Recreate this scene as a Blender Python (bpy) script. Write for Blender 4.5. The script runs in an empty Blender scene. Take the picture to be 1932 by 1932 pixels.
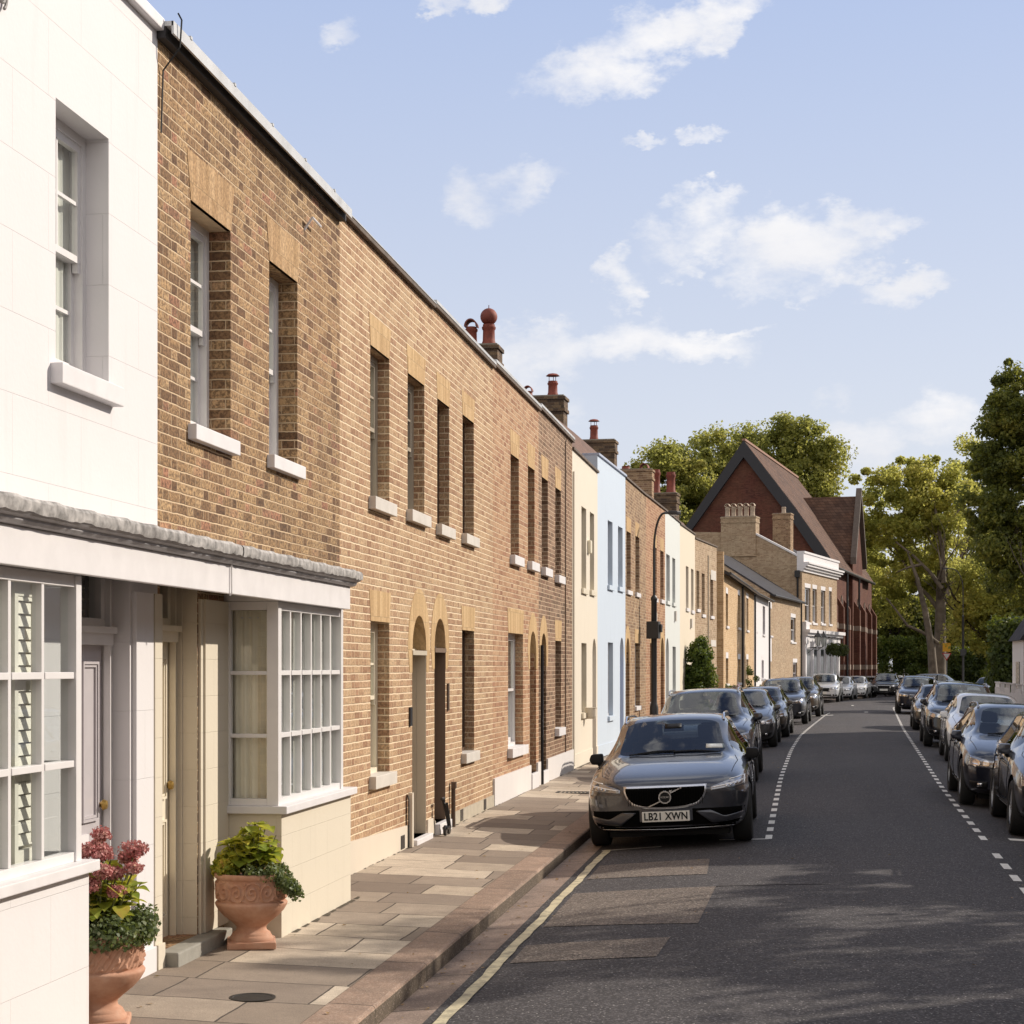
import bpy, bmesh, math, random
import numpy as np
from mathutils import Vector, Matrix
from mathutils.bvhtree import BVHTree
R = math.radians
random.seed(7)
rng = np.random.default_rng(7)
SC = bpy.context.scene
COL = SC.collection

# ---------------------------------------------------------------- camera
H_EYE = 1.95
FPX, VPX, VPY, PPX, PXW = 3400.0, 1478.0, 1258.0, 966.0, 1932.0
TH = math.atan((VPX - PPX) / FPX)
CT, ST = math.cos(TH), math.sin(TH)
cam_d = bpy.data.cameras.new("camera")
cam = bpy.data.objects.new("camera", cam_d)
COL.objects.link(cam)
cam.location = (0, 0, H_EYE)
cam.rotation_euler = (R(90), 0, TH)
cam_d.sensor_width = 36
cam_d.lens = 36 * FPX / PXW
cam_d.shift_y = (VPY - PXW / 2) / PXW
cam_d.clip_start = 0.1
cam_d.clip_end = 6000
SC.camera = cam

# ---------------------------------------------------------------- sun, sky, exposure
SUN = Vector((0.714, 0.482, 0.508)).normalized()
SUN_EL = math.asin(SUN.z)
SUN_AZ = math.atan2(SUN.x, SUN.y)
sun_d = bpy.data.lights.new("sun", 'SUN')
sun_d.energy = 5.0
sun_d.angle = R(0.6)
sun_d.color = (1.0, 0.90, 0.77)
sun = bpy.data.objects.new("sun", sun_d)
COL.objects.link(sun)
sun.rotation_euler = SUN.to_track_quat('Z', 'Y').to_euler()
sun.location = SUN * 60
SC.view_settings.view_transform = 'Standard'
SC.view_settings.look = 'None'
SC.view_settings.exposure = 0.0
SC.view_settings.gamma = 1.0
SC.cycles.use_denoising = True
SC.cycles.max_bounces = 6
SC.cycles.diffuse_bounces = 3
SC.cycles.glossy_bounces = 3
SC.cycles.transparent_max_bounces = 8
SC.cycles.sample_clamp_indirect = 6.0
SC.cycles.caustics_reflective = False
SC.cycles.caustics_refractive = False


class NT:
    """small helper for node trees"""
    def __init__(self, tree):
        self.t = tree
        tree.nodes.clear()
    def n(self, ty, ins=None, **props):
        nd = self.t.nodes.new('ShaderNode' + ty)
        for k, v in props.items():
            setattr(nd, k, v)
        if ins:
            for k, v in ins.items():
                self.put(nd.inputs[k], v)
        return nd
    def put(self, sock, v):
        if isinstance(v, bpy.types.Node):
            v = v.outputs[0]
        if isinstance(v, bpy.types.NodeSocket):
            self.t.links.new(v, sock)
        else:
            if hasattr(sock, 'default_value') and not isinstance(v, (int, float)):
                v = tuple(v)
                if len(v) == 3 and len(sock.default_value) == 4:
                    v = v + (1,)
            sock.default_value = v
    def m(self, op, a, b=0.0, c=None, clamp=False):
        nd = self.n('Math', operation=op, use_clamp=clamp)
        self.put(nd.inputs[0], a)
        self.put(nd.inputs[1], b)
        if c is not None:
            self.put(nd.inputs[2], c)
        return nd.outputs[0]
    def mix(self, f, a, b, blend='MIX'):
        nd = self.n('Mix', data_type='RGBA', blend_type=blend)
        self.put(nd.inputs[0], f)
        self.put(nd.inputs[6], a)
        self.put(nd.inputs[7], b)
        return nd.outputs[2]
    def rng(self, v, a, b, c=0.0, d=1.0, smooth=False):
        nd = self.n('MapRange', interpolation_type='SMOOTHSTEP' if smooth else 'LINEAR')
        for i, x in enumerate((v, a, b, c, d)):
            self.put(nd.inputs[i], x)
        return nd.outputs[0]
    def ramp(self, f, stops, mode='LINEAR'):
        nd = self.n('ValToRGB')
        cr = nd.color_ramp
        cr.interpolation = mode
        while len(cr.elements) < len(stops):
            cr.elements.new(0.5)
        for e, (p, c) in zip(cr.elements, stops):
            e.position = p
            e.color = tuple(c) + (1,) if len(c) == 3 else c
        self.put(nd.inputs[0], f)
        return nd.outputs[0]
    def noise(self, vec, scale, detail=3.0, rough=0.55, out=0):
        nd = self.n('TexNoise', {'Scale': scale, 'Detail': detail, 'Roughness': rough})
        if vec is not None:
            self.put(nd.inputs['Vector'], vec)
        return nd.outputs[out]


def world():
    w = bpy.data.worlds.new("World")
    SC.world = w
    w.use_nodes = True
    g = NT(w.node_tree)
    sky = g.n('TexSky', sky_type='NISHITA')
    sky.sun_disc = False
    sky.sun_elevation = SUN_EL
    sky.sun_rotation = SUN_AZ
    sky.air_density = 1.0
    sky.dust_density = 1.6
    sky.ozone_density = 1.6
    tc = g.n('TexCoord')
    sep = g.n('SeparateXYZ', {0: tc.outputs['Generated']})
    x, y, z = sep.outputs
    az = g.m('ARCTAN2', x, y)
    el = g.m('ARCSINE', z)
    # milky veil near the horizon, lilac tint
    grad = g.ramp(g.rng(el, 0.0, 1.3, 0, 1), [(0.0, (.87, .88, .93)), (0.10, (.77, .82, .94)), (0.30, (.49, .61, .91)), (0.55, (.22, .28, .43)), (1.0, (.11, .15, .29))])
    sc_ = g.n('VectorMath', {0: grad, 1: (9.6, 9.6, 9.6)}, operation='MULTIPLY')
    base = g.mix(0.85, sky.outputs[0], sc_.outputs[0])
    # clouds: ellipses placed in azimuth / elevation, broken by noise
    vec = g.n('CombineXYZ', {0: g.m('MULTIPLY', az, 1.0), 1: g.m('MULTIPLY', el, 1.7), 2: 0.3})
    n1 = g.noise(vec, 21.0, 10.0, 0.60)
    n2 = g.noise(vec, 5.0, 6.0, 0.6)
    wob = g.noise(vec, 11.0, 6.0, 0.65, out=1)
    sw = g.n('SeparateXYZ', {0: wob})
    azw = g.m('ADD', az, g.m('MULTIPLY', g.m('SUBTRACT', sw.outputs[0], 0.5), 0.085))
    elw = g.m('ADD', el, g.m('MULTIPLY', g.m('SUBTRACT', sw.outputs[1], 0.5), 0.085))
    blobs = [  # centre u, v, half width, half height (reference grid), tilt, weight
        (1235, 85, 190, 48, -12, 1.1), (1330, 45, 130, 40, -8, 1.0), (1105, 125, 110, 40, -15, 0.9),
        (880, 375, 55, 42, 0, .62), (1000, 325, 100, 30, -25, .62), (925, 10, 45, 25, 0, .9),
        (830, 5, 60, 20, 0, .7), (655, 55, 40, 22, -30, .45), (1325, 275, 40, 14, 0, .6), (1230, 285, 26, 10, 0, .4),
        (1310, 440, 105, 48, -10, 1.05), (1370, 405, 40, 30, 0, .7), (1510, 470, 130, 55, -5, 1.1), (1620, 430, 110, 40, -12, 1.0),
        (1445, 520, 90, 30, 8, .8), (1700, 405, 40, 22, -30, .7), (1155, 528, 50, 34, 0, .95), (1680, 535, 85, 26, -4, .8),
        (1475, 552, 18, 16, 0, .6), (1180, 640, 85, 45, 0, .85), (1280, 655, 130, 28, 6, .9), (1385, 645, 45, 14, -28, .7),
        (1020, 665, 90, 50, 0, .8), (940, 690, 60, 50, 0, .6), (1560, 735, 45, 22, 0, .45), (1790, 820, 90, 45, 0, .75),
        (1620, 860, 90, 60, 0, .6), (990, 740, 90, 50, 0, .55),
    ]
    dens = None
    for (u, v, hw, hh, tilt, wt) in blobs:
        d = Vector((ST, 0, 0))
        a, b, c = (u - PPX) / FPX, 1.0, (VPY - v) / FPX
        X = a * CT - b * ST
        Y = a * ST + b * CT
        ca = math.atan2(X, Y)
        ce = math.atan2(c, math.hypot(X, Y))
        ra, re = hw / FPX * 1.35, hh / FPX * 1.4
        t = -R(tilt)
        dx = g.m('SUBTRACT', azw, ca)
        dy = g.m('SUBTRACT', elw, ce)
        p = g.m('ADD', g.m('MULTIPLY', dx, math.cos(t) / ra), g.m('MULTIPLY', dy, math.sin(t) / ra))
        q = g.m('ADD', g.m('MULTIPLY', dx, -math.sin(t) / re), g.m('MULTIPLY', dy, math.cos(t) / re))
        r2 = g.m('ADD', g.m('MULTIPLY', p, p), g.m('MULTIPLY', q, q))
        e = g.m('MULTIPLY', g.m('SUBTRACT', 1.0, r2, clamp=True), wt)
        dens = e if dens is None else g.m('MAXIMUM', dens, e)
    m1 = g.m('ADD', g.m('MULTIPLY', dens, 1.35), g.m('MULTIPLY', g.m('SUBTRACT', n1, 0.54), 3.4))
    m1 = g.m('MULTIPLY', g.rng(m1, -0.15, 1.45, 0.0, 1.0, True), g.rng(dens, 0.0, 0.30, 0, 1))
    # loose cloud field for the rest of the sky (seen in windows and paint)
    away = g.m('MAXIMUM', g.rng(y, 0.25, -0.1, 0, 1), g.rng(el, 0.62, 0.8, 0, 1))
    n3 = g.noise(tc.outputs['Generated'], 4.2, 8.0, 0.6)
    m2 = g.m('MULTIPLY', g.rng(n3, 0.42, 0.54, 0, 1, True), away)
    back = g.m('MULTIPLY', g.rng(y, -0.02, -0.35, 0, 1, True), g.rng(n3, 0.36, 0.50, 0.35, 1, True))
    mask = g.m('MAXIMUM', m1, m2)
    shade = g.mix(g.rng(n2, 0.35, 0.7, 0, 1), (8.1, 8.2, 8.7), (10.4, 10.2, 10.1))
    col = g.mix(g.m('MULTIPLY', mask, 0.95), base, shade)
    col = g.mix(back, col, (10.5, 9.9, 9.4))   # bright warm cloud added unseen behind the camera as fill light
    bg = g.n('Background', {'Color': col, 'Strength': 0.10})
    out = g.n('OutputWorld')
    g.put(out.inputs[0], bg)


world()

# ---------------------------------------------------------------- materials
MATS = {}
def principled(name, col, rough=0.6, metal=0.0, coat=0.0, spec=0.5, noise=0.0, nscale=8.0, bump=0.0, bscale=60.0, grime=None):
    if name in MATS:
        return MATS[name]
    m = bpy.data.materials.new(name)
    m.use_nodes = True
    g = NT(m.node_tree)
    tc = g.n('TexCoord')
    c = col
    if noise:
        f = g.noise(tc.outputs['Object'], nscale, 5.0)
        c = g.mix(g.rng(f, 0.3, 0.7, 0, 1), tuple(k * (1 - noise) for k in col), tuple(min(1, k * (1 + noise)) for k in col))
    if grime:
        f = g.noise(tc.outputs['Object'], 1.7, 8.0, 0.65)
        c = g.mix(g.rng(f, 0.52, 0.72, 0, grime[1]), c, grime[0])
    p = g.n('BsdfPrincipled', {'Base Color': c, 'Roughness': rough, 'Metallic': metal, 'Coat Weight': coat, 'Specular IOR Level': spec, 'Coat Roughness': 0.03})
    if bump:
        b = g.n('Bump', {'Height': g.noise(tc.outputs['Object'], bscale, 4.0), 'Strength': 1.0, 'Distance': bump})
        g.put(p.inputs['Normal'], b)
    o = g.n('OutputMaterial')
    g.put(o.inputs[0], p)
    MATS[name] = m
    return m


def brick(name, stops, mortar, LS=0.205, HS=0.098, RH=0.071, mw=0.011, blotch=0.35, seed=0.0, bumpd=0.006, weather=0.25, joint_dark=0.0):
    if name in MATS:
        return MATS[name]
    m = bpy.data.materials.new(name)
    m.use_nodes = True
    g = NT(m.node_tree)
    tc = g.n('TexCoord')
    co = tc.outputs['Object']
    s = g.n('SeparateXYZ', {0: co})
    wn = g.noise(co, 7.0, 2.0, out=1)
    ws = g.n('SeparateXYZ', {0: wn})
    wf = g.noise(co, 45.0, 2.0, out=1)
    wfs = g.n('SeparateXYZ', {0: wf})
    u = g.m('ADD', s.outputs[0], s.outputs[1])
    u = g.m('ADD', g.m('ADD', u, 50.0), g.m('MULTIPLY', g.m('SUBTRACT', ws.outputs[0], .5), .012))
    v = g.m('ADD', g.m('ADD', s.outputs[2], 5.0), g.m('MULTIPLY', g.m('SUBTRACT', ws.outputs[1], .5), .012))
    v = g.m('ADD', v, g.m('MULTIPLY', g.m('SUBTRACT', wfs.outputs[1], .5), .006))
    u = g.m('ADD', u, g.m('MULTIPLY', g.m('SUBTRACT', wfs.outputs[0], .5), .008))
    vr = g.m('DIVIDE', v, RH)
    row = g.m('FLOOR', vr)
    P = LS + HS + 2 * mw
    xo = g.m('ADD', g.m('DIVIDE', u, P), g.m('MULTIPLY', g.m('MODULO', row, 2.0), 0.5))
    fl = g.m('FLOOR', xo)
    f = g.m('MULTIPLY', g.m('FRACT', xo), P)
    isH = g.m('GREATER_THAN', f, LS + mw)
    lx = g.m('SUBTRACT', f, g.m('MULTIPLY', isH, LS + mw))
    w = g.m('ADD', LS + mw, g.m('MULTIPLY', isH, HS - LS))
    dx = g.m('MINIMUM', lx, g.m('SUBTRACT', w, lx))
    fv = g.m('MULTIPLY', g.m('FRACT', vr), RH)
    dz = g.m('MINIMUM', fv, g.m('SUBTRACT', RH, fv))
    d = g.m('MINIMUM', g.m('MULTIPLY', dx, 1.7), dz)
    mask = g.rng(d, mw * 0.32, mw * 0.68, 0, 1, True)
    idv = g.n('CombineXYZ', {0: g.m('ADD', g.m('MULTIPLY', fl, 2.0), isH), 1: row, 2: seed})
    wnz = g.n('TexWhiteNoise', {0: idv}, noise_dimensions='3D')
    bc = g.ramp(wnz.outputs['Value'], stops)
    bn = g.noise(co, 38.0, 6.0, 0.7)
    bc = g.mix(g.rng(bn, 0.40, 0.60, blotch, 0.0, True), bc, g.mix(0.75, bc, (0.03, 0.02, 0.015)))
    big = g.noise(co, 0.9, 5.0, 0.6)
    bc = g.mix(g.rng(big, 0.45, 0.75, 0.0, weather), bc, (0.07, 0.05, 0.04))
    mc = g.mix(g.rng(g.noise(co, 20.0, 4.0), 0.35, 0.7, 0, 0.35), mortar, tuple(k * 0.6 for k in mortar))
    rep = g.noise(co, 1.3, 3.0, 0.5)
    mc = g.mix(g.rng(rep, 0.5, 0.62, 0.0, 0.45, True), mc, tuple(k * 0.62 for k in mortar))
    tone = g.noise(co, 0.55, 4.0, 0.6)
    bc = g.mix(g.rng(tone, 0.38, 0.62, 0.0, 0.30), bc, g.mix(0.6, bc, (.30, .15, .08)))
    col = g.mix(mask, mc, bc)
    p = g.n('BsdfPrincipled', {'Base Color': col, 'Roughness': 0.88, 'Specular IOR Level': 0.25})
    hgt = g.m('ADD', mask, g.m('MULTIPLY', bn, 0.55))
    b = g.n('Bump', {'Height': hgt, 'Strength': 1.0, 'Distance': bumpd})
    g.put(p.inputs['Normal'], b)
    o = g.n('OutputMaterial')
    g.put(o.inputs[0], p)
    MATS[name] = m
    return m


def render_paint(name, col, groove=(0.6, 0.3), depth=0.3, rough=0.75):
    """painted render lined out as ashlar blocks"""
    if name in MATS:
        return MATS[name]
    m = bpy.data.materials.new(name)
    m.use_nodes = True
    g = NT(m.node_tree)
    tc = g.n('TexCoord')
    co = tc.outputs['Object']
    s = g.n('SeparateXYZ', {0: co})
    u = g.m('ADD', s.outputs[0], s.outputs[1])
    vec = g.n('CombineXYZ', {0: u, 1: s.outputs[2], 2: 0.0})
    bt = g.n('TexBrick', {'Vector': vec, 'Scale': 1.0, 'Mortar Size': 0.0022, 'Mortar Smooth': 0.5, 'Brick Width': groove[0], 'Row Height': groove[1]})
    f = g.noise(co, 2.2, 7.0, 0.65)
    c = g.mix(g.rng(f, 0.35, 0.75, 0, 0.10), col, tuple(k * 0.72 for k in col))
    c = g.mix(g.m('MULTIPLY', bt.outputs['Fac'], depth), c, tuple(k * 0.55 for k in col))
    streak = g.noise(g.n('CombineXYZ', {0: g.m('MULTIPLY', u, 6.0), 1: g.m('MULTIPLY', s.outputs[2], 0.5), 2: 1.0}), 1.0, 5.0, 0.6)
    c = g.mix(g.rng(streak, 0.56, 0.75, 0, 0.13), c, tuple(k * 0.6 for k in (col[0], col[1] * .96, col[2] * .9)))
    p = g.n('BsdfPrincipled', {'Base Color': c, 'Roughness': rough, 'Specular IOR Level': 0.3})
    h = g.m('SUBTRACT', g.m('MULTIPLY', g.noise(co, 30.0, 5.0), 0.25), g.m('MULTIPLY', bt.outputs['Fac'], 0.5))
    b = g.n('Bump', {'Height': h, 'Strength': 0.7, 'Distance': 0.006})
    g.put(p.inputs['Normal'], b)
    o = g.n('OutputMaterial')
    g.put(o.inputs[0], p)
    MATS[name] = m
    return m


def glass_mat(name, tint=(0.9, 0.93, 0.92), ior=1.5, rough=0.0):
    if name in MATS:
        return MATS[name]
    m = bpy.data.materials.new(name)
    m.use_nodes = True
    g = NT(m.node_tree)
    fr = g.n('Fresnel', {'IOR': g.m('ADD', ior, g.m('MULTIPLY', g.n('NewGeometry').outputs['Backfacing'], 1 / ior - ior))})
    tr = g.n('BsdfTransparent', {'Color': tint})
    gl = g.n('BsdfGlossy', {'Color': (1, 1, 1), 'Roughness': rough})
    mx = g.n('MixShader', {0: g.m('ADD', g.m('MULTIPLY', fr, 1.25), 0.03), 1: tr, 2: gl})
    o = g.n('OutputMaterial')
    g.put(o.inputs[0], mx)
    MATS[name] = m
    return m


def leaf_mat(name, stops, trans=0.35, scale=0.35, tcol=None):
    if name in MATS:
        return MATS[name]
    m = bpy.data.materials.new(name)
    m.use_nodes = True
    g = NT(m.node_tree)
    tc = g.n('TexCoord')
    geo = g.n('NewGeometry')
    f = g.noise(tc.outputs['Object'], scale, 3.0)
    v = g.m('ADD', g.m('MULTIPLY', g.rng(f, 0.3, 0.7), 0.55), g.m('MULTIPLY', geo.outputs['Random Per Island'], 0.45))
    c = g.ramp(v, stops)
    p = g.n('BsdfPrincipled', {'Base Color': c, 'Roughness': 0.55, 'Specular IOR Level': 0.35})
    t = g.n('BsdfTranslucent', {'Color': g.mix(0.5, c, tcol or (0.30, 0.36, 0.03))})
    mx = g.n('MixShader', {0: trans, 1: p, 2: t})
    o = g.n('OutputMaterial')
    g.put(o.inputs[0], mx)
    MATS[name] = m
    return m


# ---------------------------------------------------------------- objects
def tag(o, label=None, cat=None, group=None, kind=None):
    if label: o['label'] = label
    if cat: o['category'] = cat
    if group: o['group'] = group
    if kind: o['kind'] = kind
    return o

def empty(name, loc, rz=0.0, label=None, cat=None, group=None, rot=None):
    o = bpy.data.objects.new(name, None)
    COL.objects.link(o)
    o.location = loc
    o.rotation_euler = rot if rot else (0, 0, rz)
    o.empty_display_size = 0.2
    return tag(o, label, cat, group)

class MB:
    """collects faces and becomes one mesh object"""
    def __init__(self):
        self.v, self.f, self.mi = [], [], []
        self.cur = 0
        self.M = None
    def pt(self, p):
        p = Vector(p)
        if self.M is not None:
            p = self.M @ p
        self.v.append(tuple(p))
        return len(self.v) - 1
    def face(self, idx):
        self.f.append(tuple(idx))
        self.mi.append(self.cur)
    def poly(self, pts):
        self.face([self.pt(p) for p in pts])
    def box(self, x0, x1, y0, y1, z0, z1):
        i = [self.pt((x, y, z)) for z in (z0, z1) for y in (y0, y1) for x in (x0, x1)]
        for q in ((0, 2, 3, 1), (4, 5, 7, 6), (0, 1, 5, 4), (2, 6, 7, 3), (0, 4, 6, 2), (1, 3, 7, 5)):
            self.face([i[k] for k in q])
    def prism(self, pts, axis_off):
        """closed prism from a polygon and an offset vector"""
        a = [self.pt(p) for p in pts]
        o = Vector(axis_off)
        b = [self.pt(Vector(p) + o) for p in pts]
        n = len(pts)
        self.face(a[::-1])
        self.face(b)
        for k in range(n):
            self.face((a[k], a[(k + 1) % n], b[(k + 1) % n], b[k]))
    def tube(self, pts, rad, n=8, cap=True):
        pts = [Vector(p) for p in pts]
        rads = rad if isinstance(rad, (list, tuple)) else [rad] * len(pts)
        rings = []
        up0 = None
        for i, p in enumerate(pts):
            t = (pts[min(i + 1, len(pts) - 1)] - pts[max(i - 1, 0)]).normalized()
            if up0 is None:
                up0 = Vector((0, 0, 1)) if abs(t.z) < 0.9 else Vector((1, 0, 0))
            s = t.cross(up0)
            if s.length < 1e-5:
                s = t.cross(Vector((0, 1, 0)))
            s.normalize()
            up = s.cross(t).normalized()
            up0 = up
            rings.append([self.pt(p + (s * math.cos(2 * math.pi * k / n) + up * math.sin(2 * math.pi * k / n)) * rads[i]) for k in range(n)])
        for a, b in zip(rings, rings[1:]):
            for k in range(n):
                self.face((a[k], a[(k + 1) % n], b[(k + 1) % n], b[k]))
        if cap:
            self.face(rings[0][::-1])
            self.face(rings[-1])
    def lathe(self, prof, n=24, c=(0, 0, 0), axis='Z', cap=True):
        rings = []
        for r, h in prof:
            ring = []
            for k in range(n):
                a = 2 * math.pi * k / n
                x, y = r * math.cos(a), r * math.sin(a)
                if axis == 'Z': q = (c[0] + x, c[1] + y, c[2] + h)
                elif axis == 'X': q = (c[0] + h, c[1] + x, c[2] + y)
                else: q = (c[0] + y, c[1] + h, c[2] + x)
                ring.append(self.pt(q))
            rings.append(ring)
        for a, b in zip(rings, rings[1:]):
            for k in range(n):
                self.face((a[k], a[(k + 1) % n], b[(k + 1) % n], b[k]))
        if cap:
            self.face(rings[0][::-1])
            self.face(rings[-1])
    def build(self, name, mats, parent=None, smooth=False, fixn=True, bevel=0.0):
        if not isinstance(mats, (list, tuple)):
            mats = [mats]
        me = bpy.data.meshes.new(name)
        me.from_pydata(self.v, [], self.f)
        for m in mats:
            me.materials.append(m)
        if len(mats) > 1:
            me.polygons.foreach_set('material_index', self.mi)
        if fixn or bevel:
            bm = bmesh.new()
            bm.from_mesh(me)
            if fixn:
                bmesh.ops.recalc_face_normals(bm, faces=bm.faces)
            if bevel:
                bmesh.ops.bevel(bm, geom=list(bm.edges), offset=bevel, segments=2, affect='EDGES', profile=0.6)
            bm.to_mesh(me)
            bm.free()
        if smooth:
            me.polygons.foreach_set('use_smooth', [True] * len(me.polygons))
            me.set_sharp_from_angle(angle=R(smooth if isinstance(smooth, (int, float)) and smooth > 1 else 40))
        o = bpy.data.objects.new(name, me)
        COL.objects.link(o)
        if parent:
            o.parent = parent
        return o

def mesh_np(name, verts, faces, mat, parent=None, smooth=False):
    me = bpy.data.meshes.new(name)
    nv, nf, k = len(verts), len(faces), faces.shape[1]
    me.vertices.add(nv)
    me.vertices.foreach_set('co', verts.astype(np.float32).ravel())
    me.loops.add(nf * k)
    me.loops.foreach_set('vertex_index', faces.astype(np.int32).ravel())
    me.polygons.add(nf)
    me.polygons.foreach_set('loop_start', np.arange(0, nf * k, k, dtype=np.int32))
    me.update(calc_edges=True)
    me.materials.append(mat)
    o = bpy.data.objects.new(name, me)
    COL.objects.link(o)
    if parent:
        o.parent = parent
    return o

def copy_tree(o, parent=None):
    c = o.copy()
    COL.objects.link(c)
    if parent:
        c.parent = parent
    for ch in o.children:
        copy_tree(ch, c)
    return c

def text_mesh(name, body, size, mat, parent, loc, rot, extrude=0.002, sx=1.0, bold=0.0, spacing=1.0):
    cu = bpy.data.curves.new(name, 'FONT')
    cu.body = body
    cu.size = size
    cu.extrude = extrude
    cu.offset = bold
    cu.align_x = 'CENTER'
    cu.align_y = 'CENTER'
    cu.space_character = spacing
    t = bpy.data.objects.new(name, cu)
    COL.objects.link(t)
    dg = bpy.context.evaluated_depsgraph_get()
    me = bpy.data.meshes.new_from_object(t.evaluated_get(dg))
    bpy.data.objects.remove(t)
    me.name = name
    me.materials.clear()
    me.materials.append(mat)
    o = bpy.data.objects.new(name, me)
    COL.objects.link(o)
    o.parent = parent
    o.location = loc
    o.rotation_euler = rot
    o.scale = (sx, 1, 1)
    return o

def ray(u, v):
    """world direction through a point of the reference grid"""
    a, c = (u - PPX) / FPX, (VPY - v) / FPX
    return Vector((a * CT - ST, a * ST + CT, c))

def interp(tab, y):
    if y <= tab[0][0]: 
        (a, b), (c, d) = tab[0], tab[1]
        return b + (d - b) * (y - a) / (c - a)
    for (a, b), (c, d) in zip(tab, tab[1:]):
        if y <= c:
            return b + (d - b) * (y - a) / (c - a)
    (a, b), (c, d) = tab[-2], tab[-1]
    return d + (d - b) / (c - a) * (y - c)

def smoothed(tab, y, w=4.0):
    return sum(interp(tab, y + w * k / 4) for k in range(-4, 5)) / 9
# ================================================================ the ground
FAC = [(-30, -3.93), (24.3, -3.93), (33.2, -3.87), (37.4, -3.83), (41.8, -3.63), (46.3, -3.49), (50.8, -3.29), (55.3, -3.13),
       (59.8, -2.89), (64.3, -2.34), (82, -1.46), (97, -.45), (108, 1.1), (118, 3.4), (150, 9.0), (200, 20)]
DASH_L = [(0, -.3), (20.8, -.17), (32, -.05), (43, .18), (52, .47), (63, 1.05), (75, 1.72), (100, 3.6)]
DASH_R = [(0, 1.6), (16, 2.09), (30, 2.55), (43.6, 3.13), (58.6, 3.77), (88, 5.2), (120, 8.0), (200, 22)]
def kerbL(y): return smoothed(FAC, y, 5) + 1.61
def kerbR(y): return smoothed(DASH_R, y, 5) + 2.1
def road_z(x, y):
    a, b = kerbL(y), kerbR(y)
    c = (a + b) / 2
    h = (b - a) / 2
    t = (x - c) / h
    return -0.125 * t * t

def asphalt(name, base, tint=(0, 0, 0), light=0.0):
    m = bpy.data.materials.new(name)
    m.use_nodes = True
    g = NT(m.node_tree)
    tc = g.n('TexCoord')
    co = tc.outputs['Object']
    big = g.noise(co, 0.35, 6.0, 0.6)
    mid = g.noise(co, 3.0, 5.0, 0.6)
    c = g.mix(g.rng(big, 0.3, 0.7), tuple(k * 0.78 for k in base), tuple(k * 1.22 for k in base))
    c = g.mix(g.rng(mid, 0.35, 0.75, 0, 0.35), c, tuple(k * 1.35 for k in base))
    # tyre-polished lanes along the street, stains
    st = g.noise(g.n('Mapping', {'Vector': co, 'Scale': (1.4, 0.06, 1)}), 1.0, 4.0)
    c = g.mix(g.rng(st, 0.42, 0.62, 0, 0.5), c, tuple(k * 0.7 for k in base))
    vo = g.n('TexVoronoi', {'Vector': co, 'Scale': 85.0})
    vs = g.n('SeparateXYZ', {0: vo.outputs['Color']})
    oil = g.noise(co, 1.1, 3.0, 0.5)
    c = g.mix(g.rng(oil, 0.60, 0.70, 0, 0.5, True), c, tuple(k * 0.5 for k in base))
    c = g.mix(g.m('MULTIPLY', g.rng(vs.outputs[0], 0.55, 1.0), 0.85), c, tuple(min(1, k * 3.2 + 0.02) for k in base))
    c = g.mix(g.m('MULTIPLY', g.rng(vs.outputs[1], 0.5, 1.0), 0.6), c, tuple(k * 0.35 for k in base))
    vo2 = g.n('TexVoronoi', {'Vector': co, 'Scale': 38.0})
    vs2 = g.n('SeparateXYZ', {0: vo2.outputs['Color']})
    spk = g.m('MULTIPLY', g.m('GREATER_THAN', vs2.outputs[1], 0.87), g.m('LESS_THAN', vo2.outputs['Distance'], 0.22))
    c = g.mix(g.m('MULTIPLY', spk, 0.8), c, (0.46, 0.44, 0.42))
    p = g.n('BsdfPrincipled', {'Base Color': c, 'Roughness': 0.82, 'Specular IOR Level': 0.35})
    b = g.n('Bump', {'Height': g.m('ADD', vs.outputs[0], g.noise(co, 60.0, 3.0)), 'Strength': 0.8, 'Distance': 0.004})
    g.put(p.inputs['Normal'], b)
    o = g.n('OutputMaterial')
    g.put(o.inputs[0], p)
    return m

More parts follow.
